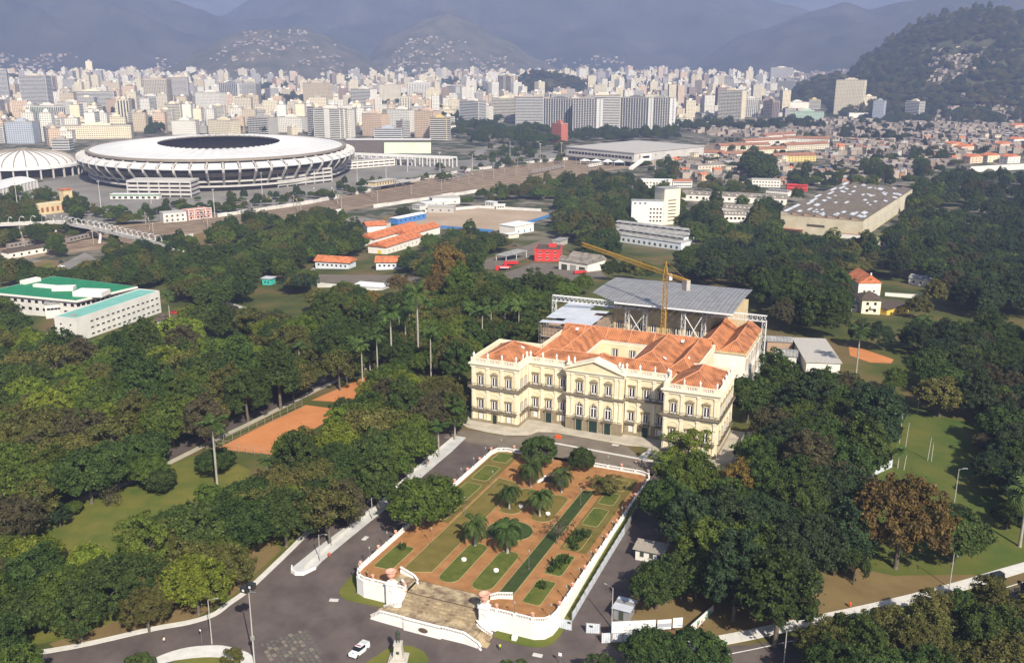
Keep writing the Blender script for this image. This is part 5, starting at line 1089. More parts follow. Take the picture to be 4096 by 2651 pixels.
def palm_parts(H, L, n, droop, seed, r=.28, width=.62, shaft=True, lf=13):
    rg = random.Random(seed); m = MB(); k = 8
    m.lathe([(r*1.6, -.4), (r*1.25, .5), (r, H*.35), (r*1.08, H*.6), (r*.72, H*.9), (r*.62, H)], k, cap=False)
    tr_ = m.mesh('trunk', 'bark_pale', True); parts = [('trunk', tr_)]
    if shaft: parts.append(('crownshaft', MB().lathe([(r*.8, H-.2), (r*.95, H+.3), (r*.5, H+1.5), (.06, H+2.0)], 8).mesh('crownshaft', 'leaf_palm', True)))
    f = MB(); z0 = H+(1.5 if shaft else .1)
    for i in range(n):
        az = 2*PI*i/n*2.618+rg.uniform(-.2, .2); el = rg.uniform(-.25, 1.25)*(1 if not shaft else .9)
        p = Vector((0, 0, z0)); d = Vector((math.cos(az)*math.cos(el), math.sin(az)*math.cos(el), math.sin(el))); ns = lf; step = L/ns*rg.uniform(.85, 1.1); side = Vector((-math.sin(az), math.cos(az), 0))
        for j in range(ns):
            q = p+d*step; w_ = width*L*.36*math.sin(PI*min(1, (j+.7)/ns)*.93)**.6; nrm = side.cross(d).normalized()
            for s in (-1, 1):
                tip = (p+q)/2+side*s*w_+d*step*1.3-Vector((0, 0, 1))*w_*(.42+.3*rg.random()); f.add([p, q, tip+d*step*.25, tip-d*step*.25], [(0, 1, 2, 3)])
            p = q; d = (d+Vector((0, 0, -droop*(.5+j/ns)))).normalized()
    parts.append(('fronds', f.mesh('fronds', 'leaf_palm'))); return parts
PALM = {'royal': [palm_parts(17, 4.3, 17, .10, s) for s in (1, 2, 3)], 'queen': [palm_parts(5.4, 4.3, 40, .22, s, .26, .42, False, 14) for s in (4, 5)], 'fan': [palm_parts(9, 3.0, 24, .16, 6, .22, .8, False, 8)]}
for L in PALM['queen']: L[-1][1].materials[0] = MATS['leaf_dark']
SPEC = {'broad': 'broad', 'tall': 'tall', 'spread': 'spreading', 'open': 'open-crowned', 'round': 'round', 'small': 'small', 'fine': 'fine-leaved', 'bare': 'nearly bare'}
TONE = {'leaf_dark': 'dark green', 'leaf_mid': 'mid green', 'leaf_bright': 'bright green', 'leaf_olive': 'olive green', 'leaf_brown': 'brownish', 'leaf_autumn': 'rust-orange', 'leaf_gold': 'golden-brown', 'leaf_blue': 'deep blue-green'}
TREES = []
def tree(kind, tone, x, y, s, where, label=None, rz=None, sz=1.0, z=None):
    L, rx, zc = TP[kind]; i = rng.integers(len(L)); rz = rng.uniform(0, 6.28) if rz is None else rz
    big = 'large ' if s > 1.05 else ('smallish ' if s < .85 else '')
    lab = label or '%s%s tree with %s crown %s' % (big, SPEC[kind], TONE[tone], where)
    r_ = thing('leafy_tree' if kind not in ('small', 'bare') else 'young_tree', lab, 'tree', (x, y, h(x, y) if z is None else z), rz, None if label else '%s%s %s trees %s' % (big, TONE[tone], SPEC[kind], where), (s, s, s*sz))
    link('trunk', L[i][0], r_); c_ = link('crown', L[i][1], r_); c_.material_slots[0].link = 'OBJECT'; c_.material_slots[0].material = MATS[tone]
    TREES.append((x, y, rx*s)); return r_
def palm(kind, x, y, H, where, label=None, z=None):
    L = PALM[kind]; base = {'royal': 17, 'queen': 5.4, 'fan': 9}[kind]; i = int(rng.integers(len(L))); s = H/base
    k = min(s, 1.25) if kind == 'royal' else s
    return place(L[i], 'palm_tree', label or 'tall slender royal palm with a pale trunk '+where, 'palm', (x, y, h(x, y) if z is None else z), rng.uniform(0, 6.28), (max(k, .8), max(k, .8), s), None if label else 'palms '+where)
KEEP = [(-5, 84, -8, 104), (9, 67, -104, -8), (-61, -41, -46, -4)]
OP = lambda L: [O(*p) for p in L]
# --- garden and single trees placed one by one
palms_g = ((33.8, -48.8), (42.4, -49.5), (33.9, -34.5), (42.7, -34.6), (34, -69.6), (42.4, -69.8))
for i, (x, y) in enumerate(palms_g): palm('queen', x, y, 5.0+.5*(i % 3), '', ['drooping palm on the dry lobe bed', 'drooping palm on the dry lobe bed', 'drooping palm by the brick garden stair', 'drooping palm by the brick garden stair', 'drooping palm beside the round dark lawn', 'drooping palm beside the round dark lawn'][i]+(' towards the open road' if i % 2 == 0 else ' towards the fenced road'), gz(x, y))
tree('round', 'leaf_dark', 31.2, -21.5, .86, '', 'larger dense round tree in the garden before the palace middle', z=gz(31, -21)); tree('round', 'leaf_dark', 43.2, -20.3, .66, '', 'smaller dense round tree in the garden before the palace doors', z=gz(43, -20))
tree('open', 'leaf_olive', 53.6, -31.5, .62, '', 'low loose olive tree over the garden corner lawn', sz=.62, z=ZG-1); tree('broad', 'leaf_mid', 18.6, -66.5, 1.12, '', 'great spreading tree overhanging the garden rail by the open road', sz=.92, z=ZG-1)
tree('bare', 'leaf_brown', 51.6, -62, .8, '', 'nearly leafless thin tree on the dark lawn strip', z=ZG)
tree('open', 'leaf_bright', 70.6, -12.5, .92, '', 'airy yellow-green tree at the foot of the palace end pavilion', sz=.95); tree('open', 'leaf_bright', 66.4, -16, .6, '', 'smaller airy tree beside the street corner', sz=.9)
tree('broad', 'leaf_dark', 79.0, 33.5, 1.05, '', 'dense dark tree leaning against the palace flank', sz=1.1)
tree('fine', 'leaf_autumn', 125.2, -41.5, 1.4, '', 'big rust-orange tree with a bare dark trunk on the dry earth', sz=1.12); tree('fine', 'leaf_gold', 87.3, -30, .78, '', 'slender golden-brown tree among dark crowns beside the fenced road', sz=1.15)
tree('small', 'leaf_dark', 117.1, -52.4, .95, '', 'young dark tree standing alone on the dry earth', sz=1.25); tree('small', 'leaf_mid', 104.5, -65, .6, '', 'little leaning sapling near the pale pavement')
for x, y, s, t, lab in ((137, -33, .95, 'leaf_dark', 'dark green tree just behind the big rust-orange one'), (80.4, -67.0, .46, 'leaf_mid', 'leafy green tree beside the little guard house'), (79.5, -76.5, .78, 'leaf_dark', 'dark tree behind the site shed'), (86.5, -70, .85, 'leaf_dark', 'dark shaggy tree above the mural hoarding'), (84, -95.5, .7, 'leaf_dark', 'tree crown covering the end of the site fence'), (92, -93.5, .72, 'leaf_dark', 'tree crown at the pale pavement corner')): tree('broad', t, x, y, s, '', lab)
tree('fine', 'leaf_mid', 76.5, -35.5, 1.08, '', 'large feathery tree overhanging the guard house road', sz=1.05)
for u, v, s in ((2050, 2720, .6), (2400, 2700, .6), (560, 2680, .55)): p = G(u, v, 3); tree('small', 'leaf_dark', p.x, p.y, s*1.6, '', {2050: 'round bush top beside the walking person in the safety vest', 2400: 'dark bush top by the small white road sign', 560: 'dark bush top beside the kerbed island'}[u])
p = G(925, 2640, 1); tree('small', 'leaf_olive', p.x, p.y, .62, '', 'clipped round bush on the kerbed island', z=h(p.x, p.y)-1.2)
tree('broad', 'leaf_mid', -64.5, -70.0, .8, '', 'dense tree on the open park lawn beside the pale path', sz=.82); tree('small', 'leaf_dark', -57.5, -72.5, 1.25, '', 'low sprawling bush on the open park lawn', sz=.7)
p = G(858, 1838, 4.5); tree('broad', 'leaf_dark', p.x, p.y, .68, '', 'tree in front of the clay court corner', sz=.85); tree('bare', 'leaf_brown', -66, -83, .75, '', 'bare small tree on the open park lawn'); tree('small', 'leaf_mid', -39.5, -75.5, .9, '', 'small green tree at the lawn edge'); tree('tall', 'leaf_blue', -71, -94.5, .5, '', 'small conical blue-green tree at the lawn edge', sz=.8)
tree('broad', 'leaf_mid', -72.5, -88.5, .3, '', 'small bush on the pale path')
# single palms
for u, v, vt in ((872, 1970, 1690), (1568, 1480, 1245), (1675, 1480, 1175), (1625, 1440, 1250), (1452, 1560, 1370), (1512, 1520, 1330), (1712, 1330, 1200), (1725, 1530, 1330), (2075, 1390, 1215), (1930, 1420, 1240), (1965, 1370, 1215), (2020, 1370, 1230), (2130, 1290, 1165), (1905, 1400, 1250), (2060, 1330, 1210), (1755, 1830, 1690), (1820, 1760, 1610), (1880, 1340, 1215), (1945, 1325, 1200), (1990, 1345, 1225), (2100, 1345, 1215), (2040, 1300, 1190), (1600, 1400, 1240), (1540, 1440, 1270), (1640, 1370, 1215), (1420, 1500, 1350), (1480, 1480, 1320), (2160, 1330, 1210)):
    p = G(u, v); H = rise(p, vt); palm('royal', p.x, p.y, max(9, H-2), 'beside the palace avenue' if u > 1400 else '', None if u > 1400 else 'lone royal palm on the open park lawn by the clay court')
for u, v, vt in ((540, 1625, 1480), (195, 1535, 1420), (245, 1500, 1420), (45, 1700, 1590), (685, 1330, 1180), (1075, 1960, 1860), (1335, 1900, 1790), (700, 1560, 1450), (330, 1700, 1590), (1200, 1480, 1370)): p = G(u, v); H = rise(p, vt); palm('royal', p.x, p.y, max(8, H-2), 'rising out of the dense park trees')
p = G(4078, 2185); palm('fan', p.x, p.y, rise(p, 1975), '', 'bright fan palm on the lawn at the shadow edge'); p = G(3422, 1515); palm('royal', p.x, p.y, rise(p, 1325)-1.5, '', 'tall palm rising beside the grey shed roofs'); p = G(3590, 1870); palm('fan', p.x, p.y, 5, '', 'short fan palm by the white hoarding end')
for u, v, vt in ((3690, 1350, 1240), (2195, 1200, 1110), (2180, 1240, 1150)): p = G(u, v); palm('queen', p.x, p.y, 7, '', {3690: 'bushy palm by the zoo houses', 2195: 'bushy palm near the red trucks', 2180: 'bushy palm behind the avenue palms'}[u])
for u, v, s, tn in ((3735, 1475, 1.0, 'dark'), (3765, 1590, 1.0, 'olive'), (3905, 1560, .72, 'mid'), (3985, 1600, .8, 'dark'), (3935, 1775, .45, 'brown'), (3965, 1880, .72, 'blue'), (4030, 1720, 1.0, 'dark'), (4065, 1820, 1.0, 'blue'), (3990, 1480, .9, 'dark'), (3850, 1430, .8, 'olive'), (4035, 2070, .5, 'dark'), (3580, 1530, .6, 'mid')): p = G(u, v, 6.5*s); tree('fine' if tn in ('blue', 'mid') else 'broad', 'leaf_'+tn, p.x, p.y, s, 'standing singly on the shadow-striped lawn')
# golden and orange crowns in the middle distance
for u, v, kind, tone, s, sz, lab in ((1790, 1090, 'fine', 'leaf_gold', 1.35, 1.2, 'tall rusty-gold tree towering over the royal palms'), (1740, 1150, 'fine', 'leaf_autumn', 1.1, 1.0, 'rust-orange tree below the rusty-gold one'), (1500, 1215, 'fine', 'leaf_gold', .95, 1.0, 'golden tree beside the avenue palms'), (1600, 1130, 'open', 'leaf_autumn', .9, .9, 'thin orange tree before the low white yard wall'), (720, 1340, 'broad', 'leaf_bright', 1.35, 1.0, 'large bright green tree before the white laboratory block'), (1840, 1150, 'tall', 'leaf_mid', 1.25, 1.05, 'tall dark green tree next to the rusty-gold one'), (1780, 1560, 'spread', 'leaf_olive', .85, 1.0, 'flat-topped olive tree near the palace end pavilion')):
    p = G(u, v, TP[kind][2]*s); tree(kind, tone, p.x, p.y, s, '', lab, sz=sz)
# agave clumps and low shrubs in the garden beds
def shrub_mesh(seed, n, hh):
    rg = random.Random(seed); m = MB()
    for i in range(n): a = rg.uniform(0, 6.28); r_ = rg.uniform(.1, 1.0); x, y = r_*math.cos(a), r_*math.sin(a); t = rg.uniform(.5, 1)*hh; d = Vector((math.cos(a), math.sin(a), 0))*rg.uniform(.2, .7); s_ = Vector((-d.y, d.x, 0)).normalized()*.12; p = Vector((x, y, 0)); q = p+d*.5+Vector((0, 0, t)); e = q+d*.7+Vector((0, 0, -t*.2)); m.add([p-s_, p+s_, q+s_, q-s_, e], [(0, 1, 2, 3), (3, 2, 4)])
    return m.mesh('leaf_clump', 'leaf_dark')
SHM = [shrub_mesh(i, 60, 1.3) for i in range(3)]
for i, (x, y, s) in enumerate(((55.4, -72, 1.5), (56.4, -69.5, 1.3), (54.8, -60.5, 1.3), (55.8, -58, 1.6), (56.6, -55.8, 1.3), (55.6, -81.5, 1.0), (19.6, -78.6, 1.0), (56.4, -63, 1.0), (54.9, -74.3, .9))): t = thing('shrub', 'spiky dark shrub in the garden bed beside the %s rail' % ('fenced-road' if x > 40 else 'open-road'), 'shrub', (x, y, gz(x, y)+.05), i, 'shrubs in the garden beds', s); link('leaf_clump', SHM[i % 3], t)
# --- the woods
LEFT = [('broad', 'leaf_mid'), ('broad', 'leaf_dark'), ('broad', 'leaf_mid'), ('spread', 'leaf_mid'), ('fine', 'leaf_mid'), ('broad', 'leaf_olive'), ('tall', 'leaf_dark'), ('open', 'leaf_olive'), ('fine', 'leaf_dark'), ('broad', 'leaf_bright'), ('spread', 'leaf_dark'), ('fine', 'leaf_olive'), ('fine', 'leaf_bright'), ('fine', 'leaf_brown')]
RIGHT = [('fine', 'leaf_blue'), ('broad', 'leaf_dark'), ('fine', 'leaf_dark'), ('tall', 'leaf_blue'), ('broad', 'leaf_blue'), ('spread', 'leaf_dark'), ('broad', 'leaf_mid'), ('fine', 'leaf_blue'), ('fine', 'leaf_dark'), ('tall', 'leaf_dark'), ('fine', 'leaf_brown')]
C1 = OP([(-330, 690), (60, 690), (100, 740), (130, 800), (180, 800), (230, 790), (300, 775), (370, 750), (420, 750), (500, 770), (590, 770), (640, 800), (700, 800), (725, 880), (715, 915), (620, 962), (540, 1000), (505, 1022), (440, 1050), (400, 1080), (330, 1112), (230, 1160), (100, 1215), (60, 1240), (-330, 1300)])
C2 = OP([(-330, 1290), (60, 1230), (110, 1250), (200, 1280), (280, 1255), (370, 1205), (430, 1165), (500, 1155), (560, 1090), (640, 1080), (700, 1100), (735, 1170), (705, 1240), (640, 1265), (600, 1262), (560, 1295), (575, 1345), (540, 1390), (480, 1400), (450, 1432), (400, 1425), (330, 1442), (270, 1420), (240, 1440), (160, 1450), (90, 1475), (150, 1540), (60, 1600), (-330, 1600)])
C3 = OP([(618, 1050), (650, 1020), (742, 985), (740, 930), (790, 905), (840, 880), (900, 850), (960, 850), (1000, 880), (1050, 880), (1085, 920), (1090, 965), (1040, 1000), (985, 1060), (940, 1110), (880, 1150), (820, 1200), (770, 1240), (700, 1225), (700, 1130), (640, 1100), (590, 1105)])
C4 = OP([(380, 650), (400, 605), (470, 590), (490, 520), (560, 500), (700, 500), (760, 530), (850, 560), (860, 600), (810, 612), (720, 595), (715, 625), (640, 640), (720, 680), (780, 650), (850, 665), (880, 720), (860, 790), (845, 875), (760, 890), (740, 800), (690, 800), (700, 740), (600, 720), (560, 690), (500, 700), (440, 690), (400, 700)])
C4B = OP([(420, 700), (600, 725), (700, 738), (760, 800), (725, 835), (640, 805), (590, 772), (500, 772), (420, 752)])
C5 = OP([(850, 700), (900, 690), (1000, 650), (1090, 650), (1110, 680), (1270, 680), (1290, 700), (1265, 790), (1200, 800), (1120, 800), (1095, 850), (1085, 900), (1000, 860), (900, 850), (840, 870)])
C6 = OP([(1200, 600), (1250, 610), (1380, 620), (1480, 600), (1545, 640), (1400, 650), (1380, 690), (1260, 690), (1090, 700), (1080, 640), (1000, 610), (960, 560), (1000, 545), (1100, 520), (1160, 560), (1160, 600), (1150, 650)])
C8 = OP([(1560, 590), (1610, 570), (1700, 540), (1790, 550), (1900, 560), (1990, 600), (1980, 650), (1990, 690), (1965, 760), (1850, 760), (1795, 740), (1755, 690), (1740, 660), (1560, 640)])
C9 = OP([(1680, 800), (1750, 800), (1790, 850), (1880, 850), (2000, 870), (2080, 930), (2095, 990), (2050, 1060), (2010, 1100), (2010, 1180), (2030, 1210), (2010, 1270), (1950, 1300), (1890, 1330), (1870, 1400), (1800, 1440), (1700, 1440), (1620, 1390), (1575, 1400), (1560, 1290), (1580, 1240), (1500, 1240), (1490, 1180), (1510, 1110), (1570, 1070), (1690, 1090), (1720, 1040), (1770, 1015), (1765, 940), (1710, 930)])
C10 = OP([(1990, 700), (2060, 720), (2150, 740), (2260, 740), (2379, 760), (2640, 800), (2640, 1040), (2350, 1000), (2280, 960), (2230, 930), (2150, 905), (2130, 850), (2150, 815), (2060, 795), (1980, 790)])
C11 = OP([(2130, 390), (2379, 400), (2640, 410), (2640, 720), (2300, 720), (2150, 700), (2050, 660), (2080, 580), (2130, 520), (2110, 480)])
C12 = OP([(1850, 1470), (1900, 1440), (2000, 1412), (2060, 1402), (2200, 1372), (2300, 1360), (2640, 1360), (2640, 1600), (1850, 1600)])
C14 = OP([(2285, 960), (2379, 985), (2640, 1040), (2640, 1230), (2379, 1200), (2330, 1130), (2290, 1060)])
PEND = []
PROT = [OP(q) for q in ([(95, 1218), (300, 1122), (440, 1062), (532, 1002), (522, 990), (430, 1046), (290, 1106), (88, 1203)], [(1640, 1475), (1760, 1452), (1900, 1400), (1900, 1470), (1700, 1520)], [(520, 1030), (700, 940), (750, 942), (740, 985), (612, 1042), (525, 1092)], [(738, 908), (800, 876), (840, 878), (832, 915), (760, 940)], [(120, 1215), (300, 1140), (440, 1085), (535, 1092), (525, 1140), (430, 1180), (270, 1235), (150, 1255)], [(100, 1500), (400, 1440), (560, 1395), (700, 1240), (680, 1245), (520, 1400), (380, 1440)], [(690, 1330), (870, 1190), (860, 1165), (690, 1310)], [(1440, 1340), (1555, 1310), (1560, 1250), (1470, 1245), (1440, 1290)], [(2060, 860), (2130, 960), (2190, 1000), (2240, 1100), (2270, 1080), (2250, 960), (2160, 900), (2130, 850)], [(2090, 960), (2190, 940), (2250, 1090), (2130, 1120), (2070, 1090)], [(1880, 1330), (1990, 1300), (2120, 1280), (2240, 1290), (2370, 1230), (2200, 1360), (1900, 1440)], [(2290, 1180), (2379, 1210), (2379, 1290), (2240, 1290)], [(0, 640), (140, 640), (375, 690), (375, 750), (200, 800), (130, 790), (0, 690)], [(720, 590), (940, 590), (940, 640), (720, 640)], [(1980, 625), (2160, 640), (2190, 715), (2150, 760), (1960, 760)], [(1130, 580), (1410, 570), (1400, 640), (1150, 640)], [(780, 880), (835, 880), (830, 910), (720, 940), (715, 915)], [(600, 640), (700, 660), (690, 720), (600, 700)], [(960, 1085), (1090, 990), (1075, 985), (950, 1080)], [(1780, 800), (1970, 800), (1970, 860), (1800, 850)], [(1970, 830), (2060, 840), (2060, 880), (1990, 870)])]
def fill(poly, where, mix, smin, smax, space, tries):
    us = [p[0] for p in poly]; vs_ = [p[1] for p in poly]
    for _ in range(tries):
        u = rng.uniform(min(us), max(us)); v = rng.uniform(min(vs_), max(vs_))
        if not inpoly(u, v, poly): continue
        kind, tone = mix[int(rng.integers(len(mix)))]; s = rng.uniform(smin, smax); L, rx, zc = TP[kind]; p = G(u, v, zc*s)
        if any(a < p.x < b and c_ < p.y < d for a, b, c_, d in KEEP): continue
        D = (p-CAM).length; rp = rx*s*F/D
        if not all(inpoly(u+rp*.78*math.cos(a), v+rp*.62*math.sin(a), poly) for a in (0, .8, 1.57, 2.4, 3.14, 3.9, 4.7, 5.5)): continue
        if any(inpoly(u+rp*k*math.cos(a), v+rp*.8*k*math.sin(a), Q) for Q in PROT for k in (0, .5, .85) for a in (0, 1.05, 2.1, 3.14, 4.2, 5.2)): continue
        rr = rx*s
        if any((p.x-a)**2+(p.y-b)**2 < ((rr+c_)*space)**2 for a, b, c_ in TREES): continue
        TREES.append((p.x, p.y, rr)); PEND.append((rp if -120 < u < 4220 and v < 2760 else 0, kind, tone, p.x, p.y, s, where))
fill(C2, 'between the park lawn and the kerbed road', LEFT, .72, 1.1, .66, 2600); fill(C1, 'in the park woods below the white laboratory block', LEFT, .8, 1.25, .68, 3000); fill(C3, 'between the clay court and the palace road', LEFT, .7, 1.05, .66, 1600); fill(C9, 'in the dark grove beside the palace', RIGHT, .8, 1.2, .66, 2600); fill(C12, 'along the near side of the curved road', [('fine', 'leaf_dark'), ('broad', 'leaf_dark'), ('fine', 'leaf_olive'), ('open', 'leaf_olive')], .6, .9, .66, 500); fill(C14, 'at the shaded edge of the striped lawn', RIGHT, .6, .9, .66, 400)
fill(C10, 'around the zoo lawns', RIGHT, .65, .95, .72, 900); fill(C5, 'around the royal palms behind the palace', LEFT[:9], .7, 1.0, .68, 900); fill(C4, 'in the woods behind the football pitch', LEFT[:9], .8, 1.1, .68, 1200); fill(C4B, 'between the football pitch and the clay court', LEFT, .8, 1.1, .66, 700); fill(C8, 'behind the metal canopy', RIGHT, .8, 1.1, .68, 700); fill(C6, 'round the fire station yard', LEFT[:9], .65, .95, .68, 600); fill(C11, 'on the wooded flank below the hill', RIGHT, .9, 1.2, .70, 800)
PEND.sort(key=lambda q: -q[0])
for q in PEND[:258]: tree(q[1], q[2], q[3], q[4], q[5], q[6])
REST = PEND[258:]
print('trees', len(PEND), len(REST))
def woods(name, pts, tone):
    """trees past the ones built singly: one body, the same crowns and trunks standing on points (x, y, z, turn, size, height, variant)"""
    me = bpy.data.meshes.new(name); me.from_pydata([p[:3] for p in pts], [], []); n = len(pts)
    for nm, ty, val in (('turn', 'FLOAT', [p[3] for p in pts]), ('size', 'FLOAT', [p[4] for p in pts]), ('tall', 'FLOAT', [p[4]*p[5] for p in pts]), ('variant', 'INT', [p[6] for p in pts])): me.attributes.new(nm, ty, 'POINT').data.foreach_set('value', val)
    ng = bpy.data.node_groups.new(name, 'GeometryNodeTree'); ng.interface.new_socket('Geometry', in_out='INPUT', socket_type='NodeSocketGeometry'); ng.interface.new_socket('Geometry', in_out='OUTPUT', socket_type='NodeSocketGeometry')
    N = ng.nodes; L = ng.links; gi = N.new('NodeGroupInput'); go = N.new('NodeGroupOutput'); ip = N.new('GeometryNodeInstanceOnPoints'); jg = N.new('GeometryNodeJoinGeometry'); sm = N.new('GeometryNodeSetMaterial'); sm.inputs['Material'].default_value = MATS[tone]
    def attr(nm, ty): a = N.new('GeometryNodeInputNamedAttribute'); a.data_type = ty; a.inputs['Name'].default_value = nm; return a.outputs['Attribute']
    for o in reversed(CROWN_OBJ): oi = N.new('GeometryNodeObjectInfo'); oi.transform_space = 'ORIGINAL'; oi.inputs['Object'].default_value = o; oi.inputs['As Instance'].default_value = True; L.new(oi.outputs['Geometry'], jg.inputs[0])
    c1 = N.new('ShaderNodeCombineXYZ'); c2 = N.new('ShaderNodeCombineXYZ'); sz = attr('size', 'FLOAT'); L.new(attr('turn', 'FLOAT'), c1.inputs[2]); L.new(sz, c2.inputs[0]); L.new(sz, c2.inputs[1]); L.new(attr('tall', 'FLOAT'), c2.inputs[2])
    ip.inputs['Pick Instance'].default_value = True; L.new(gi.outputs[0], ip.inputs['Points']); L.new(jg.outputs[0], ip.inputs['Instance']); L.new(attr('variant', 'INT'), ip.inputs['Instance Index']); L.new(c1.outputs[0], ip.inputs['Rotation']); L.new(c2.outputs[0], ip.inputs['Scale'])
    L.new(ip.outputs[0], sm.inputs['Geometry']); L.new(sm.outputs[0], go.inputs[0])
    o = stuff(link(name, me)); o.modifiers.new('trees', 'NODES').node_group = ng; return o
CROWN_OBJ = []; VAR = {}
for k in ('broad', 'tall', 'spread', 'fine', 'open'):
    for _t, cm in TP[k][0]:
        o = next((o for o in COL.objects if o.data is cm and o.parent), None)
        if o: VAR.setdefault(k, []).append(len(CROWN_OBJ)); CROWN_OBJ.append(o)
BY = {}
for _, kind, tone, x, y, s, _w in REST: BY.setdefault(tone, []).append((x, y, h(x, y), rng.uniform(0, 6.28), s, rng.uniform(.9, 1.1), int(rng.choice(VAR.get(kind, VAR['broad'])))))
for k, v in BY.items(): woods('park_woods', v, k)
FAR_WOODS = []
# ------------------------------------------------------------------ buildings between the park and the railway
mat('wall_dirty', (.50, .49, .46), (.70, .69, .66), .12, .85, 7, spec=.12); mat('roof_teal', (.13, .36, .31), (.20, .44, .38), .2, .8, 5); mat('roof_green', (.012, .16, .075), (.02, .22, .10), .2, .7, 4)
stripes('tile_orange', (.46, .14, .055), (.58, .20, .085), 2.5, 0, .5, .85, bump=.4, noise2=(.66, .66, .68)); stripes('roof_asbestos', (.20, .175, .145), (.27, .24, .205), 1.6, 0, .5, .9, bump=.5, noise2=(.55, .55, .55)); stripes('roof_grey', (.28, .275, .265), (.35, .345, .335), 1.6, 0, .5, .8, bump=.4, noise2=(.7, .7, .7))
mat('wall_yellow', (.62, .42, .06), (.70, .50, .10), .5, .85); mat('wall_red', (.52, .035, .03), (.60, .06, .05), .5, .7); mat('wall_blueish', (.52, .56, .62), (.64, .68, .73), .3, .8, 5); mat('wall_mould', (.42, .37, .25), (.62, .56, .42), .12, .9, 8); mat('sand_lot', (.30, .22, .15), (.42, .33, .24), .03, .95, 8, coord='Position'); mat('wall_blue', (.04, .16, .42), (.08, .22, .50), 1, .7); mat('roof_dark', (.06, .045, .035), (.11, .085, .065), .6, .9, 5); mat('wall_pink', (.55, .28, .22), (.64, .36, .30), .5, .85); mat('turf_pitch', (.018, .055, .03), (.03, .075, .04), .1, .9, 4, coord='Position'); mat('wall_teal', (.05, .42, .36), None)
BLK = []
stripes('roof_old', (.12, .098, .076), (.165, .138, .108), 1.6, 0, .5, .9, bump=.5, noise2=(.6, .6, .6)); stripes('tile_brown', (.27, .125, .075), (.36, .18, .11), 2.5, 0, .5, .9, bump=.4, noise2=(.6, .6, .62))
class Blk:
    """a block whose visible front runs between two ground pixels; local x along the front, y away from the camera"""
    def __init__(s, name, label, cat, a, b, depth, H=None, vtop=None, group=None):
        A = G(*a); B = G(*b); d = B-A; L = math.hypot(d.x, d.y); rz = math.atan2(d.y, d.x); n = Vector((-math.sin(rz), math.cos(rz), 0))
        if n.dot(A-CAM) < 0: A, B = B, A; rz += PI
        z = min(h(A.x, A.y), h(B.x, B.y)); s.L = L; s.d = depth; s.H = H if H is not None else rise(Vector((A.x, A.y, z)), vtop)
        s.t = thing(name, label, cat, (A.x, A.y, z), rz, group); BLK.append((min(a[0], b[0])-8, max(a[0], b[0])+8, (A-CAM).length, (A.x+B.x)/2+n.x*depth/2, (A.y+B.y)/2+n.y*depth/2, L, depth, rz))
    def part(s, mb, name, m, parent=None): return mb.build(name, m, parent or s.t)
    def box(s, name, m, x0, x1, y0, y1, z0, z1, parent=None): return MB().box(x0, x1, y0, y1, z0, z1).build(name, m, parent or s.t)
    def walls(s, m, H=None): return s.box('wall', m, 0, s.L, 0, s.d, -2, H or s.H)
    def flat(s, m, over=.4, th=.4): return s.box('roof', m, -over, s.L+over, -over, s.d+over, s.H+.003, s.H+th)
    def parapet(s, m, top=.9, th=.35):
        MB().box(0, s.L, 0, th, s.H, s.H+top).box(0, s.L, s.d-th, s.d, s.H, s.H+top).box(0, th, th, s.d-th, s.H, s.H+top).box(s.L-th, s.L, th, s.d-th, s.H, s.H+top).build('parapet', m, s.t)
    def gable(s, m, rise_, over=.5, along='x', hipped=0, name='roof', x0=0, x1=None, y0=0, y1=None):
        x1 = s.L if x1 is None else x1; y1 = s.d if y1 is None else y1; z = s.H
        a, b, c_, d = x0-over, x1+over, y0-over, y1+over; q = MB()
        if along == 'x':
            ym = (c_+d)/2; q.add([(a, c_, z), (b, c_, z), (b, d, z), (a, d, z), (a+hipped, ym, z+rise_), (b-hipped, ym, z+rise_)], [(0, 1, 5, 4), (2, 3, 4, 5), (3, 0, 4), (1, 2, 5), (3, 2, 1, 0)])
        else:
            xm = (a+b)/2; q.add([(a, c_, z), (b, c_, z), (b, d, z), (a, d, z), (xm, c_+hipped, z+rise_), (xm, d-hipped, z+rise_)], [(3, 0, 4, 5), (1, 2, 5, 4), (0, 1, 4), (2, 3, 5), (3, 2, 1, 0)])
        return q.build(name, m, s.t)
    def wins(s, face, nx, nz, wd, hh, z0, dz, m='glass_dark', x0=None, x1=None, frame=None, name='window'):
        """separate windows set proud of one wall face"""
        L = s.L if face in 'fk' else s.d; x0 = .8 if x0 is None else x0; x1 = L-.8 if x1 is None else x1
        me = MB().box(-wd/2, wd/2, -.06, .0, 0, hh).mesh(name, m); fr = MB().box(-wd/2-.15, wd/2+.15, -.14, 0, -.2, -.02).box(-wd/2-.1, wd/2+.1, -.12, 0, hh, hh+.12).mesh('frame', frame) if frame else None
        for j in range(nz):
            for i in range(nx):
                x = x0+(x1-x0)*(i+.5)/nx; z = z0+j*dz
                loc, r = {'f': ((x, -.002, z), 0), 'r': ((s.L+.002, x, z), PI/2), 'l': ((-.002, x, z), -PI/2), 'k': ((x, s.d+.002, z), PI)}[face]
                o = link(name, me, s.t, loc, r)
                if fr: link('frame', fr, o)
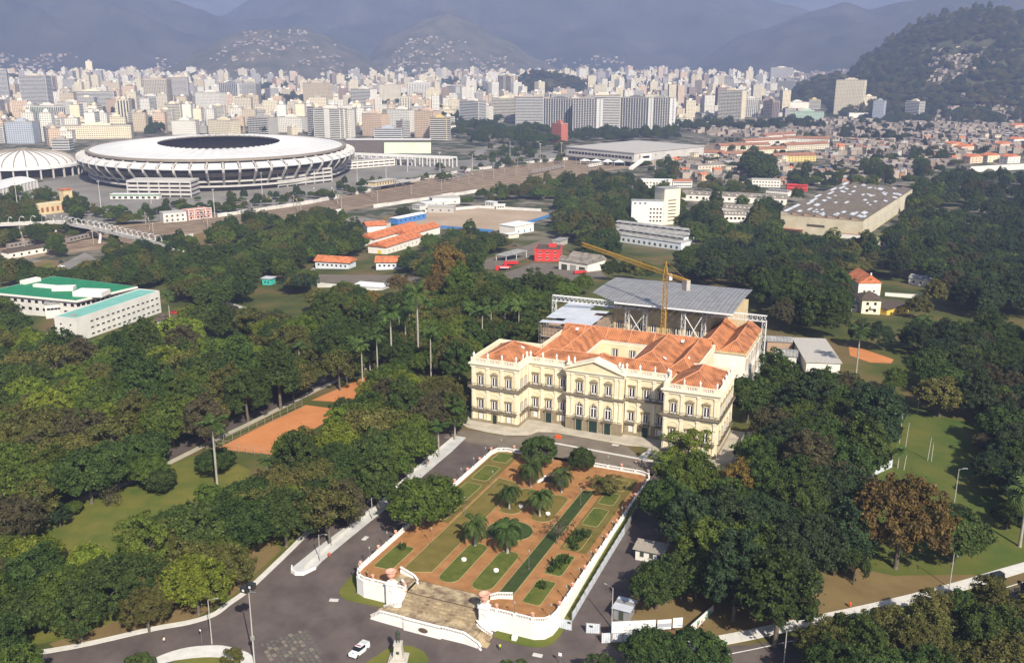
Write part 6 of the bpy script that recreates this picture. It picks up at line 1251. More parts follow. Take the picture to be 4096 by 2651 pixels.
# white laboratory block and its green-roofed neighbour
b = Blk('laboratory_block', 'long stained white block with a flat teal roof and slot windows', 'building', (315, 1367), (646, 1249), 13, None, 1277); b.walls('wall_dirty'); b.box('roof', 'roof_teal', .35, b.L-.35, .35, b.d-.35, b.H-.1, b.H+.12); b.parapet('wall_dirty', .5)
b.wins('f', 14, 3, 1.9, .75, 1.6, (b.H-2.6)/3+.2, x0=8, frame='wall_dirty'); b.wins('l', 2, 3, 1.0, .8, 1.6, (b.H-2.6)/3+.2)
b.box('roof_hatch', 'gutter_grey', 3, 5, 4, 6, b.H+.12, b.H+1.0)
pz = -14.0; P4 = [Zp(u, v, pz) for u, v in ((-60, 1170), (214, 1106), (551, 1148), (305, 1205))]; cx = sum(p.x for p in P4)/4; cy = sum(p.y for p in P4)/4
gb_ = thing('green_roof_building', 'broad low building with a bright green flat roof and white roof boxes', 'building', (cx, cy, -23))
PL = [(p.x-cx, p.y-cy) for p in P4]; MB().prism([(x*.93, y*.93) for x, y in PL], -2, 8.3).build('wall', 'wall_dirty', gb_); MB().prism(PL, 8.3, 9.3).build('roof_slab', 'plaster_white', gb_); MB().prism([(x*.975, y*.975) for x, y in PL], 9.2, 9.42).build('roof', 'roof_green', gb_)
def lp(u, v, z): p = Zp(u, v, z-23); return p.x-cx, p.y-cy
for k, (u0, v0, u1, v1, dd, hh) in enumerate(((310, 1178, 425, 1182, 9, 2.6), (215, 1160, 300, 1158, 6, 2.0), (140, 1145, 215, 1152, 3, 1.4), (90, 1137, 155, 1122, 4, 2.0))):
    a_ = lp(u0, v0, 9.4); c_ = lp(u1, v1, 9.4); MB().obox(((a_[0]+c_[0])/2, (a_[1]+c_[1])/2), math.atan2(c_[1]-a_[1], c_[0]-a_[0]), math.dist(a_, c_), dd, 9.4, 9.4+hh).build('roof_box', 'plaster_bright', gb_)
wmesh = MB().box(-1.0, 1.0, -.05, .05, 0, 1.5).mesh('window', 'glass_dark')
for (xa, ya), (xb, yb), n in ((PL[3], PL[2], 12), (PL[0], PL[3], 12)):
    for i in range(n):
        t = (i+.5)/n; x = (xa+(xb-xa)*t)*.9325; y = (ya+(yb-ya)*t)*.9325
        for z in (1.5, 5.4): link('window', wmesh, gb_, (x, y, z), math.atan2(yb-ya, xb-xa))
b = Blk('link_wing', 'low grey-roofed wing joining the green roof to the white block', 'building', (185, 1275), (300, 1262), 14, 7.5); b.walls('wall_dirty'); b.flat('roof_grey'); b.wins('f', 7, 1, 1.6, 1.1, 4.4, 3)
b = Blk('small_house', 'little white house with a dark hipped roof beside the white block', 'house', (190, 1362), (272, 1352), 7, 4.2); b.walls('plaster_white'); b.gable('roof_dark', 1.6, .7, 'x', 3); b.wins('f', 2, 1, 1.2, 1.2, 1.5, 3); b.box('door', 'door_green', 1, 2, -.06, 0, 0, 2.2)
kx = G(652, 1290); ks = thing('kiosk', 'round kiosk with two-tier brown thatched roof near the white block', 'kiosk', kx); MB().lathe([(3.0, -.3), (3.0, 2.5)], 10).build('wall', 'plaster_white', ks); MB().lathe([(4.4, 2.4), (2.0, 3.6), (2.0, 3.9)], 10).build('roof', 'roof_dark', ks); MB().lathe([(2.6, 3.8), (.1, 5.2)], 10).build('roof_top', 'roof_dark', ks)
drape('football_pitch', pix([(880, 1330), (905, 1245), (1040, 1260), (1035, 1310)]), 'turf_pitch', .05)
drape('lawn', pix([(330, 1372), (600, 1275), (690, 1300), (640, 1345), (560, 1370), (360, 1400)]), 'grass_park', .05)
b = Blk('pitch_wall', 'grafitti-stained white wall behind the dark football pitch', 'wall', (905, 1225), (1065, 1245), .4, 2.4); b.walls('wall_dirty'); b.box('coping', 'concrete', -.05, b.L+.05, -.06, .46, b.H, b.H+.12)
b = Blk('teal_hut', 'small turquoise hut with a pale roof among the trees', 'hut', (1050, 1140), (1085, 1140), 5, 4); b.walls('wall_teal'); b.flat('tin_pale', .6); b.wins('f', 2, 1, .9, 1, 1.4, 2)
# school wings with orange roofs
for k, (a, c_, lab) in enumerate((((1262, 1074), (1395, 1076), 'low white school wing with orange roof by the avenue, end with parked car'), ((1505, 1080), (1608, 1076), 'low white school wing with orange roof by the avenue, beyond the street tree'))):
    b = Blk('school_wing', lab, 'school', a, c_, 11, 5.0); b.walls('wall_blueish'); b.gable('tile_orange', 3.0, 1.0, 'x'); b.wins('f', 7 if k == 0 else 5, 1, 1.3, 1.3, 2.2, 2, frame='window_white')
for k, (a, c_, dd, HH, rs, lab, wn) in enumerate((((1545, 1017), (1690, 975), 15, 6, 3.2, 'front orange-roofed school hall with a yellow gable door', 9), ((1500, 985), (1680, 935), 16, 6, 3.2, 'middle orange-roofed school hall behind the front one', 0), ((1640, 968), (1760, 935), 14, 6, 3.0, 'orange-roofed school hall beside the sandy lot fence', 0), ((1470, 930), (1545, 925), 14, 5, 2.6, 'small orange roof poking out of the school trees', 0))):
    b = Blk('school_hall', lab, 'school', a, c_, dd, HH); b.walls('plaster_white'); b.gable('tile_orange', rs, .9, 'x')
    if wn: b.wins('f', wn, 1, 1.2, 2.0, 1.8, 2, 'wall_dirty'); b.wins('f', wn, 1, .6, 1.7, 1.95, 2.2, x0=1.4); b.box('door', 'wall_yellow', -.08, 0, 4, 7, 0, 3.5)
b = Blk('dark_shed', 'long shed with dark patched roof beside the school', 'shed', (1370, 905), (1480, 925), 22, 5); b.walls('concrete'); b.gable('roof_asbestos', 1.5, .6, 'x')
drape('avenue', pix([(1180, 1095), (1600, 1100), (1900, 1050), (2190, 950), (2330, 880), (2400, 880), (2240, 975), (1980, 1075), (1640, 1135), (1180, 1125)]), 'asphalt_brown', .1, 8)
b = Blk('yard_shed', 'long low building with a flaking white roof behind the yard wall', 'shed', (1410, 1165), (1530, 1160), 10, 3.2); b.walls('wall_dirty'); b.flat('shutter_white', .4, .2)
b = Blk('yard_wall', 'broken pale yard wall along the avenue', 'wall', (1270, 1150), (1690, 1140), .4, 3.0); b.walls('wall_dirty'); b.box('coping', 'concrete', -.05, b.L+.05, -.06, .46, b.H, b.H+.12)
b = Blk('corner_house', 'small white flat-roofed house at the end of the school avenue', 'house', (1180, 1035), (1225, 1045), 7, 4.5); b.walls('wall_dirty'); b.flat('shutter_white'); b.wins('f', 2, 1, 1, 1, 1.6, 2)
# sandy lot
drape('sandy_lot', pix([(1590, 905), (1715, 850), (1905, 832), (2165, 847), (2225, 855), (1990, 926), (1840, 920)]), 'sand_lot', .1, 10); drape('sandy_lot', pix([(1480, 895), (1560, 860), (1610, 862), (1600, 895)]), 'dry_earth', .1, 10)
b = Blk('blue_shed', 'long blue shed with white roof at the edge of the sandy lot', 'shed', (1592, 899), (1705, 876), 9, 5); b.walls('wall_blue'); b.gable('window_white', .8, .5, 'x'); b.wins('f', 6, 1, 1.6, 1.2, 2.4, 2)
for a, c_, lab, col in (((1745, 912), (1975, 930), 'blue hoarding along the near edge of the sandy lot', 'wall_blue'), ((1995, 930), (2230, 858), 'blue hoarding along the far road edge of the sandy lot', 'wall_blue'), ((1700, 850), (1905, 834), 'pale wall behind the sandy lot', 'wall_dirty'), ((1905, 832), (2165, 846), 'low pale wall closing the back of the sandy lot', 'wall_dirty')):
    b = Blk('lot_hoarding', lab, 'fence', a, c_, .15, 2.4)
    n = max(4, int(b.L/6))
    for i in range(n): b.box('hoarding_panel', col, b.L*i/n+.05, b.L*(i+1)/n-.05, 0, .15, -.5, b.H)
for i, (a, c_, dd, HH) in enumerate((((1710, 850), (1815, 852), 12, 5), ((1700, 832), (1790, 822), 10, 4), ((1730, 820), (1840, 815), 12, 6), ((1985, 838), (2020, 838), 6, 4), ((1650, 838), (1680, 842), 8, 4), ((1940, 824), (1975, 828), 6, 4))):
    b = Blk('site_hut', 'low %s hut beyond the sandy lot' % ('long concrete', 'white', 'white two-storey', 'white boxy', 'pale', 'grey')[i], 'hut', a, c_, dd, HH); b.walls('wall_dirty' if i else 'concrete'); b.flat('shutter_white' if i % 2 else 'concrete'); b.wins('f', 3, 1, 1.4, 1.2, 1.6, 2)
b = Blk('white_hall', 'white flat-roofed hall beside the avenue and the blue hoarding', 'hall', (2060, 940), (2135, 925), 16, 6.5); b.walls('plaster_white'); b.flat('shutter_white', .5); b.wins('f', 3, 1, 1.2, 2.5, .5, 3, 'wall_blue')
b = Blk('gate_hut', 'small cream gate hut before the white hall', 'hut', (2035, 955), (2075, 950), 5, 3.2); b.walls('plaster_cream'); b.flat('shutter_white', .8)
# fire station and trucks
drape('yard', pix([(1960, 1110), (2130, 1052), (2380, 1062), (2430, 1112), (2250, 1125), (2050, 1128)]), 'asphalt_brown', .12, 8)
b = Blk('fire_station', 'bright red two-storey fire station with a flat brown roof', 'fire station', (2138, 1044), (2240, 1046), 18, 7.0); b.walls('wall_red'); b.flat('wall_red', .3, .9); b.box('roof_deck', 'roof_dark', .4, b.L-.4, .4, b.d-.4, b.H+.9, b.H+.95); b.box('tank', 'wall_red', b.L*.5, b.L*.8, 8, 12, b.H+.9, b.H+3); b.wins('f', 3, 2, 1.4, 1.2, 1.6, 3.6, frame='window_white'); b.wins('r', 4, 2, 1.3, 1.2, 1.6, 3.6, frame='window_white'); b.wins('l', 4, 2, 1.3, 1.2, 1.6, 3.6, frame='window_white')
b = Blk('garage_hall', 'white-framed garage hall with dark double roof next to the red fire station', 'garage', (2235, 1078), (2350, 1088), 20, 6); b.walls('plaster_white'); b.gable('roof_asbestos', 2.0, .6, 'x', y1=10); b.gable('roof_asbestos', 3.2, .6, 'x', y0=10.6)
b.wins('f', 3, 1, 4.2, 3.6, .2, 4, 'notice_dark'); b.box('gate', 'gutter_grey', b.L*.40, b.L*.60, -.12, -.07, .1, 4.2)
b = Blk('station_canopy', 'flat grey canopy roof in front of the fire station', 'canopy', (2025, 1046), (2110, 1030), 9, 4.6); b.box('roof', 'roof_grey', 0, b.L, 0, b.d, b.H, b.H+.3)
for x in (.5, b.L/2, b.L-.5):
    for y in (.5, b.d-.5): b.box('post', 'steel_white', x-.15, x+.15, y-.15, y+.15, -.3, b.H-.003)
b = Blk('pump_room', 'small grey shed on the slope behind the fire station', 'shed', (2240, 985), (2270, 975), 6, 4); b.walls('concrete'); b.flat('roof_grey', .5)
def truck(u, v, rz, label, tank=True, s=1.0):
    p = G(u, v); t = thing('fire_truck', label, 'fire truck', p, rz, None, s)
    hull(MB(), [(-4.6, 1.2, 1.1, .5, 2.3), (-4.3, 1.25, 1.15, .4, 2.9), (-2.6, 1.25, 1.15, .4, 2.9)]).build('cab', 'paint_red', t)
    MB().box(-1.1, 1.1, -4.72, -4.5, 1.6, 2.4).build('windscreen', 'car_glass', t); MB().box(-1.15, 1.15, -2.5, 4.6, .7, 1.1).build('chassis', 'tyre', t)
    if tank:
        m = MB(); n = 12
        for i in range(n):
            a0, a1 = 2*PI*i/n, 2*PI*(i+1)/n; m.add([(math.cos(a)*1.2, y, 2.1+math.sin(a)*1.0) for a in (a0, a1) for y in (-2.3, 4.5)], [(0, 2, 3, 1)])
        m.add([(math.cos(2*PI*i/n)*1.2, -2.3, 2.1+math.sin(2*PI*i/n)) for i in range(n)], [tuple(range(n))]); m.build('tank', 'paint_red', t)
        for s_ in (-1, 1):
            for k in range(7): MB().box(s_*1.24-.03, s_*1.24+.03, -1.6+k*.75, -1.6+k*.75+.5, 1.75, 2.45).build('lettering', 'window_white', t)
    else: MB().box(-1.2, 1.2, -2.4, 4.5, 1.1, 3.0).build('box_body', 'paint_red', t); MB().box(-.3, .3, -3, 4.4, 3.05, 3.3).build('ladder', 'rim', t)
    for y in (-3.5, 2.4, 3.6):
        for s_ in (-1, 1): w_ = link('wheel', WH, t, (s_*1.05, y, .5), 0, (1.3, 1.4, 1.4)); link('rim', RM, w_)
truck(2012, 1082, -1.2, 'red tanker fire truck with white lettering on its tank'); truck(2045, 1062, -1.2, 'red fire truck parked under the grey canopy', False); truck(2320, 1098, 2.2, 'red truck by the garage hall', False, .8)
# white sheds, six-storey block, big sawtooth warehouse
def R4(x, y): return 2500+x*.6706, 600+y*.6706
for a, c_, dd, lab in ((R4(-60, 545), R4(330, 600), 13, 'nearer white shed with grey clerestory roof and stepped blue gable'), (R4(-70, 500), R4(375, 555), 13, 'farther white shed with grey clerestory roof')):
    b = Blk('clerestory_shed', lab, 'shed', a, c_, dd, 6); b.walls('wall_blueish'); b.gable('roof_grey', 2.2, .5, 'x'); b.box('clerestory', 'plaster_white', 1, b.L-1, dd*.3, dd*.7, b.H+.8, b.H+3.2)
    m = MB(); z = b.H+3.2; m.add([(0, dd*.22, z), (b.L, dd*.22, z), (b.L, dd*.78, z), (0, dd*.78, z), (0, dd*.5, z+1.1), (b.L, dd*.5, z+1.1)], [(0, 1, 5, 4), (2, 3, 4, 5), (3, 0, 4), (1, 2, 5)]); m.build('upper_roof', 'roof_grey', b.t); b.wins('r', 4, 1, 1.4, 2.4, 1.2, 3, 'wall_dirty'); b.wins('f', 12, 1, 1.8, 2.0, 1.4, 3, 'notice_dark')
    m = MB()
    for i in range(10): m.box(b.L*(i+.2)/10, b.L*(i+.75)/10, dd*.3-.06, dd*.3, b.H+2.2, b.H+3.0)
    stuff(m.build('clerestory_panes', 'glass_dark', b.t)); b.box('gable_wall', 'wall_blueish', b.L+.002, b.L+.35, 0, dd, -.5, b.H+1.0); b.box('gable_step', 'wall_blueish', b.L+.004, b.L+.345, dd*.25, dd*.75, b.H+1.0, b.H+3.4)
b = Blk('office_block', 'white six-storey block with side window rows standing over grey sheds', 'building', R4(35, 455), R4(225, 458), 12, None, R4(0, 318)[1]); b.walls('plaster_white'); b.parapet('wall_blueish', 1.6); b.box('roof', 'roof_grey', .4, b.L-.4, .4, b.d-.4, b.H+1.6, b.H+1.9); b.wins('f', 4, 4, 1.5, 1.3, b.H*.22, b.H*.17, x0=b.L*.55, frame='plaster_cream'); b.wins('f', 3, 1, 1.6, 1.2, b.H-.6, 1, 'notice_dark', x1=b.L*.5)
b2 = Blk('office_tower', 'taller cream stair block joined behind the white six-storey block', 'building', R4(228, 448), R4(322, 440), 14, None, R4(0, 235)[1]); b2.walls('plaster_cream'); b2.flat('roof_grey'); b2.wins('f', 1, 7, b2.L*.5, .9, 3, 2.8, 'rail_iron'); b2.wins('r', 4, 6, 1.2, 1.2, 3, 3)
b = Blk('warehouse', 'huge mouldy warehouse with sawtooth roof and missing sheets', 'warehouse', R4(925, 525), R4(1412, 545), 215, 14.5); b.L = 64; b.t.location = (18, 538, -26); b.t.rotation_euler.z = math.radians(-8); BLK[-1] = (3105, 3480, (b.t.location-CAM).length, 18+32+15, 538+107, 64, 215, math.radians(-8)); b.walls('wall_mould'); NB = 7; random.seed(4)
m_ = {k: None for k in range(2)}
for i in range(NB):
    x0 = b.L*i/NB; x1 = b.L*(i+1)/NB; z = b.H
    MB().add([(x0, -.5, z+2.2), (x1, -.5, z), (x1, b.d+.5, z), (x0, b.d+.5, z+2.2)], [(0, 1, 2, 3)]).build('roof_bay', 'roof_old', b.t); MB().add([(x0, -.3, z-.4), (x1, -.3, z-.4), (x1, -.3, z), (x0, -.3, z+2.2)], [(0, 1, 2, 3)]).build('saw_gable', 'brick_raw' if i else 'wall_mould', b.t); MB().add([(x0+.02, 0, z), (x0+.02, b.d, z), (x0+.02, b.d, z+2.15), (x0+.02, 0, z+2.15)], [(0, 1, 2, 3)]).build('saw_light', 'glass_dark', b.t)
    for k in range(9):
        t0 = random.choice([0, .05, .1, .85, .9, .45, .6, .7, .35]) if i not in (0, 1) else k/9.0; y0 = t0*b.d+random.uniform(0, b.d*.05); L_ = random.uniform(4, 14) if i not in (0,) else b.d/10
        xa = x0+random.uniform(.05, .6)*(x1-x0); xb = min(x1-.2, xa+random.uniform(1.5, 4)); f = lambda x: z+2.2*(x1-x)/(x1-x0)+.06
        MB().add([(xa, y0, f(xa)), (xb, y0, f(xb)), (xb, y0+L_, f(xb)), (xa, y0+L_, f(xa))], [(0, 1, 2, 3)]).build('pale_sheet', 'tin_pale', b.t)
b.wins('r', 24, 2, 4.4, 2.4, b.H*.25, b.H*.38, 'wall_dirty'); b.wins('f', 1, 1, 14, 2, b.H*.42, 3, 'roof_dark', x0=b.L*.28, x1=b.L*.6); b.wins('r', 24, 2, 1.2, 1.6, b.H*.28, b.H*.38, 'glass_dark')
b.box('canopy', 'rust', -2, b.L*.3, -4, -.01, 3.0, 3.3); b.box('awning', 'brick_raw', b.L*.6, b.L, -4, -.01, 3.6, 3.9); b.box('lean_to', 'plaster_white', b.L*.62, b.L, -3.8, -.02, -1, 3.55)
b = Blk('yard_house', 'mouldy cream annex at the warehouse corner', 'building', R4(1480, 570), R4(1580, 580), 16, 7); b.walls('wall_mould'); b.flat('grass_park', .2, .2); b.wins('f', 1, 1, 2, 2, 1, 3)
for k, (a, c_, lab) in enumerate(((R4(590, 430), R4(745, 432), 'nearest of three dark-roofed long sheds'), (R4(560, 385), R4(770, 400), 'middle of three dark-roofed long sheds'), (R4(330, 300), R4(960, 330), 'farthest and longest of the dark-roofed sheds'))):
    b = Blk('long_shed', lab, 'shed', a, c_, 18, 6.0); b.walls('plaster_white'); b.gable('roof_asbestos', 3.0, .4, 'x'); b.wins('f', 6+5*k, 1, 2.2, 1.8, 2.4, 2)
    for i in range(8+6*(k == 2)): x = b.L*(i+.4)/(8+6*(k == 2)); MB().box(x, x+1.4, 2.0, 3.6, b.H+.9, b.H+1.6).build('dormer', 'plaster_white', b.t)
for a, c_, dd, HH, w_, r_, lab in ((R4(755, 220), R4(925, 225), 10, 8, 'plaster_white', 'concrete', 'long white balcony block beyond the dark sheds'), (R4(965, 245), R4(1088, 248), 12, 6, 'wall_red', 'wall_red', 'red low building beyond the dark sheds'), (R4(840, 270), R4(970, 280), 12, 5, 'plaster_white', 'roof_grey', 'white grey-roofed house beyond the dark sheds'), (R4(100, 225), R4(280, 228), 12, 8, 'plaster_white', 'window_white', 'white long flat building above the stair block'), (R4(285, 225), R4(400, 225), 12, 7, 'wall_dirty', 'tile_orange', 'pale building with a reddish roof edge above the stair block')):
    b = Blk('low_building', lab, 'building', a, c_, dd, HH); b.walls(w_); b.flat(r_); b.wins('f', 9, 2, 1.6, 1.2, 1.4, 3.4)
# zoo houses on the right
b = Blk('chapel_house', 'white gabled house with an orange tile roof and yellow side wall', 'house', R4(1388, 862), R4(1520, 868), 18, 7); b.walls('plaster_white'); b.gable('tile_orange', 4.5, .5, 'y'); b.box('side_wall', 'wall_yellow', b.L+.002, b.L+.06, 0, b.d, 0, b.H-.1); b.wins('f', 2, 1, 1.2, 1.0, 2.0, 2, 'rail_iron'); b.box('door', 'notice_dark', b.L*.42, b.L*.58, -.08, 0, 0, 2.8); b.box('finial', 'plaster_white', b.L*.47, b.L*.53, -.4, .2, b.H+4.4, b.H+5.6); b.box('round_vent', 'notice_dark', b.L*.47, b.L*.53, -.6, -.5, b.H+1.6, b.H+2.4)
b = Blk('dark_roof_house', 'cream two-storey house with a dark hipped roof', 'house', R4(1408, 975), R4(1520, 982), 11, 7); b.walls('plaster_cream'); b.gable('roof_dark', 2.4, .9, 'x', 4); b.wins('f', 2, 1, 1.2, 1.3, 4.4, 2); b.wins('f', 2, 1, 1.2, 1.3, 1.2, 2); b.box('balcony', 'plaster_white', b.L*.45, b.L*.8, -1.2, 0, 3.0, 4.0)
b = Blk('yellow_hut', 'small bright yellow hut with a flat brown roof', 'hut', R4(1560, 985), R4(1690, 975), 9, 4.5); b.walls('wall_yellow'); b.flat('roof_dark', .6); b.wins('f', 3, 1, 1.2, 1.2, 1.5, 2)
b = Blk('side_hut', 'little white hut beside the cream two-storey house', 'hut', R4(1335, 960), R4(1385, 965), 5, 3.6); b.walls('plaster_white'); b.flat('roof_grey', .4); b.wins('f', 1, 1, 1.5, .9, 1.6, 2)
b = Blk('zoo_wall', 'long white wall by the orange-roofed house', 'wall', R4(1550, 870), R4(1780, 890), .4, 2.4); b.walls('plaster_white'); b.box('coping', 'concrete', -.05, b.L+.05, -.06, .46, b.H, b.H+.12)
for a, c_, lab in ((R4(1690, 800), R4(1835, 820), 'low white arched shelter behind the long white wall'), (R4(1800, 745), R4(1905, 750), 'long low cage house with grey roof'), (R4(1860, 640), R4(1915, 640), 'small orange-roofed hut half hidden in the trees'), (R4(2000, 605), R4(2100, 625), 'wide orange-roofed pavilion half hidden in the trees')):
    b = Blk('zoo_hut', lab, 'hut', a, c_, 8, 4); b.walls('plaster_white'); b.gable('tile_orange' if 'orange' in lab else 'roof_grey', 1.8, .5, 'x'); b.wins('f', 3, 1, 1.3, 1.3, 1.2, 2)
def R8(x, y): return 2900+x*.5195, 1250+y*.5195
b = Blk('flat_shed', 'flat pale concrete roof of a shed beside the lawn', 'shed', R8(620, 470), R8(880, 480), 30, 4.4); b.walls('plaster_white'); b.flat('concrete', .5)
b = Blk('grey_shed', 'low grey corrugated shed between the palace and the flat shed', 'shed', R8(380, 410), R8(545, 425), 9, 4.2); b.walls('wall_dirty'); b.gable('roof_grey', 1.0, .4, 'x'); b = Blk('brick_shed', 'small brick shed with grey roof behind the palace flank', 'shed', R8(320, 300), R8(510, 310), 8, 4.2); b.walls('brick_raw'); b.gable('roof_grey', .9, .4, 'x'); b.box('gable_end', 'wall_pink', b.L+.002, b.L+.05, 0, b.d, 0, b.H)
for a, c_, lab, rf in ((R8(335, 920), R8(470, 930), 'small dark-roofed open shelter in the grove', 'roof_dark'), (R8(495, 950), R8(600, 990), 'white hut with dark slatted roof in the grove', 'roof_asbestos'), (R8(870, 1125), R8(1010, 1160), 'pale broken roof among the dark grove', 'roof_grey')):
    b = Blk('grove_hut', lab, 'hut', a, c_, 7, 3.2); b.walls('plaster_white'); b.gable(rf, .8, .6, 'x'); b.wins('f', 2, 1, 1.2, 1, 1.2, 2)
a = G(*R8(1110, 1270)); c_ = G(*R8(1285, 1190)); fence_run((a.x, a.y), (c_.x, c_.y), 2.4, 4, 'white_hoarding', 'short white hoarding at the edge of the striped lawn'); a2 = G(*R8(1285, 1150)); c2 = G(*R8(1130, 880)); fence_run((a2.x, a2.y), (c2.x, c2.y), 2.4, 8, 'dark_hoarding', 'dark hoarding seen from behind with pale struts', 'notice_dark', 'concrete')
a = G(*R8(105, 1060)); c_ = G(*R8(160, 960)); fence_run((a.x, a.y), (c_.x, c_.y), 2.4, 3, 'grey_hoarding', 'grey hoarding beside the palace flank', 'roof_grey', 'concrete')
# ------------------------------------------------------------------ stadium, railway, footbridge
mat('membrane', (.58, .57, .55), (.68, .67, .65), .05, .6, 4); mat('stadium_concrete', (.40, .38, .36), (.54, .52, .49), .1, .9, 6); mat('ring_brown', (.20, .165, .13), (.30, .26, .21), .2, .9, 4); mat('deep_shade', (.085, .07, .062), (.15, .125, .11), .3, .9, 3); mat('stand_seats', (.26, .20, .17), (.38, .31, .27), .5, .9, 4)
SC = Vector((-655, 678, -26)); SA, SB, SR = 146.0, 172.0, math.radians(40.3)
st = thing('stadium', 'huge oval stadium with white membrane roof, dark opening and raking columns', 'stadium', SC, SR)
NP = 60
def el(k, t, z): return (SA*k*math.cos(t), SB*k*math.sin(t), z)
def inn(t, z, k=1.0): return (70*k*math.cos(t), 95*k*math.sin(t), z)
def mixp(p, q, s, dz=0): return tuple(p[i]+(q[i]-p[i])*s for i in range(2))+(p[2]+(q[2]-p[2])*s+dz,)
for i in range(NP):
    t0, tm, t1 = 2*PI*i/NP, 2*PI*(i+.5)/NP, 2*PI*(i+1)/NP; m = MB(); rows = [0, .25, .5, .70, .72, 1.0]; amp = [0, .3, .7, 1.1, .8, 1.3]; V = []
    for s, a in zip(rows, amp):
        for t, kk in ((t0, 0), (tm, 1), (t1, 0)):
            z0 = 32+4.5*math.sin(s*1.7); p = mixp(el(1, t, z0), inn(t, z0), s); V.append((p[0], p[1], z0+a*kk))
    m.add(V, [(r_*3+c_, r_*3+c_+1, r_*3+c_+4, r_*3+c_+3) for r_ in range(5) for c_ in range(2)]); m.build('roof_panel', 'membrane', st)
    # outer visor panel
    a0, a1 = t0+.012, t1-.012; V = []
    for s, z in ((1.012, 29.3), (1.04, 28.9), (1.07, 26.8), (1.082, 24.4)):
        for t in (a0, a1): V.append(el(s, t, z))
    MB().add(V, [(r_*2, r_*2+1, r_*2+3, r_*2+2) for r_ in range(3)]).build('visor_panel', 'membrane', st)
    m = MB(); p0 = Vector(el(1.075, t0, 27.5)); p1 = Vector(el(1.07, t0, 21.5)); p2 = Vector(el(.93, t0, -1)); p3 = Vector(el(1.0, t0, 29.5)); m.tube(p0, p1, 1.5, 1.4, 5).tube(p1, p2, 1.5, 1.2, 5).tube(p3, p0, 1.2, 1.2, 5); m.build('raking_column', 'stadium_concrete', st)
def ring(name, m_, prof, n=120):
    m = MB(); V = []
    for s, z in prof:
        for i in range(n): V.append(el(s, 2*PI*i/n, z))
    m.add(V, [(r_*n+i, r_*n+(i+1) % n, (r_+1)*n+(i+1) % n, (r_+1)*n+i) for r_ in range(len(prof)-1) for i in range(n)]); return m.build(name, m_, st)
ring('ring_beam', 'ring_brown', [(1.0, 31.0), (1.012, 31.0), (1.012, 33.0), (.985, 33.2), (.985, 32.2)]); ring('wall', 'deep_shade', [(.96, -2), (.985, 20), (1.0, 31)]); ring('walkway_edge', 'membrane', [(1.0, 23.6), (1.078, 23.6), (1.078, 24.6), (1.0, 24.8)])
for z in (4.5, 9.5): ring('floor_slab', 'stadium_concrete', [(.94, z), (1.005, z), (1.005, z+1.6), (.94, z+1.6)])
ring('upper_gallery', 'ring_brown', [(.97, 15), (1.0, 15), (1.02, 19.5), (.97, 19.5)])
m = MB(); V = []; n = 80; prof = [(1.0, 30), (.72, 14), (.62, 10), (.46, 1)]
for s, z in prof:
    for i in range(n): t = 2*PI*i/n; q = mixp(inn(t, z, .8), el(.97, t, z), (s-.46)/.54); V.append(q)
m.add(V, [(r_*n+i, r_*n+(i+1) % n, (r_+1)*n+(i+1) % n, (r_+1)*n+i) for r_ in range(3) for i in range(n)]); m.build('seating_bowl', 'stand_seats', st); MB().add([inn(2*PI*i/40, 1.0, .82) for i in range(40)], [tuple(range(40))]).build('playing_field', 'lawn_green', st)
m = MB(); V = []
for k, z in ((1.0, 36.0), (1.03, 35.6), (1.03, 36.8), (1.0, 37.2)):
    for i in range(n): V.append(inn(2*PI*i/n, z, k))
m.add(V, [(r_*n+i, r_*n+(i+1) % n, ((r_+1) % 4)*n+(i+1) % n, ((r_+1) % 4)*n+i) for r_ in range(4) for i in range(n)]); m.build('inner_ring', 'ring_brown', st)
for k, (a, c_, dd, vt, lab) in enumerate((((512, 788), (765, 790), 26, 722, 'long ramp block of stacked pale slabs before the stadium entrance'), ((1115, 752), (1330, 728), 26, 690, 'ramp block of stacked pale slabs at the stadium corner'))):
    b = Blk('access_ramp', lab, 'ramp', a, c_, dd, None, vt)
    for j in range(4): z = b.H*(j+1)/4; MB().add([(0, 0, z-2.2+.4*(j % 2)), (b.L, 0, z-2.2), (b.L, b.d, z-2.2), (0, b.d, z-2.2), (0, 0, z-.2+.4*(j % 2)), (b.L, 0, z-.2), (b.L, b.d, z-.2), (0, b.d, z-.2)], [(0, 1, 5, 4), (1, 2, 6, 5), (2, 3, 7, 6), (3, 0, 4, 7), (4, 5, 6, 7), (3, 2, 1, 0)]).build('ramp_slab', 'stadium_concrete', b.t)
    for i in range(7): b.box('ramp_column', 'stadium_concrete', b.L*i/6-.5, b.L*i/6+.5, .3, 1.3, -1, b.H-1); b.box('inner_wall', 'deep_shade', 1, b.L-1, 4, b.d-2, -1, b.H-2) if i == 0 else None
b = Blk('ticket_hall', 'long low ticket hall with a green fascia before the stadium', 'ticket hall', (442, 797), (635, 797), 9, 4.5); b.walls('plaster_white'); b.flat('membrane'); b.box('fascia', 'roof_green', -.1, b.L+.1, -.3, -.02, 3.4, 4.4); b.wins('f', 8, 1, 3, 2, .6, 3)
dc = Zp(96, 650, -12); dm_ = thing('domed_arena', 'shallow white domed arena with dark ribs beside the stadium', 'arena', (dc.x, dc.y, -26)); RDm = 56
pr = [(RDm*math.cos(a)*1.0, 14+15*math.sin(a)) for a in [i*PI/2/7 for i in range(7)]]+[(6, 29.1)]
MB().lathe(pr, 48, cap=False).build('dome', 'membrane', dm_, True); MB().lathe([(9, 28.4), (9, 30), (5, 31), (.1, 31.2)], 24).build('lantern', 'ring_brown', dm_)
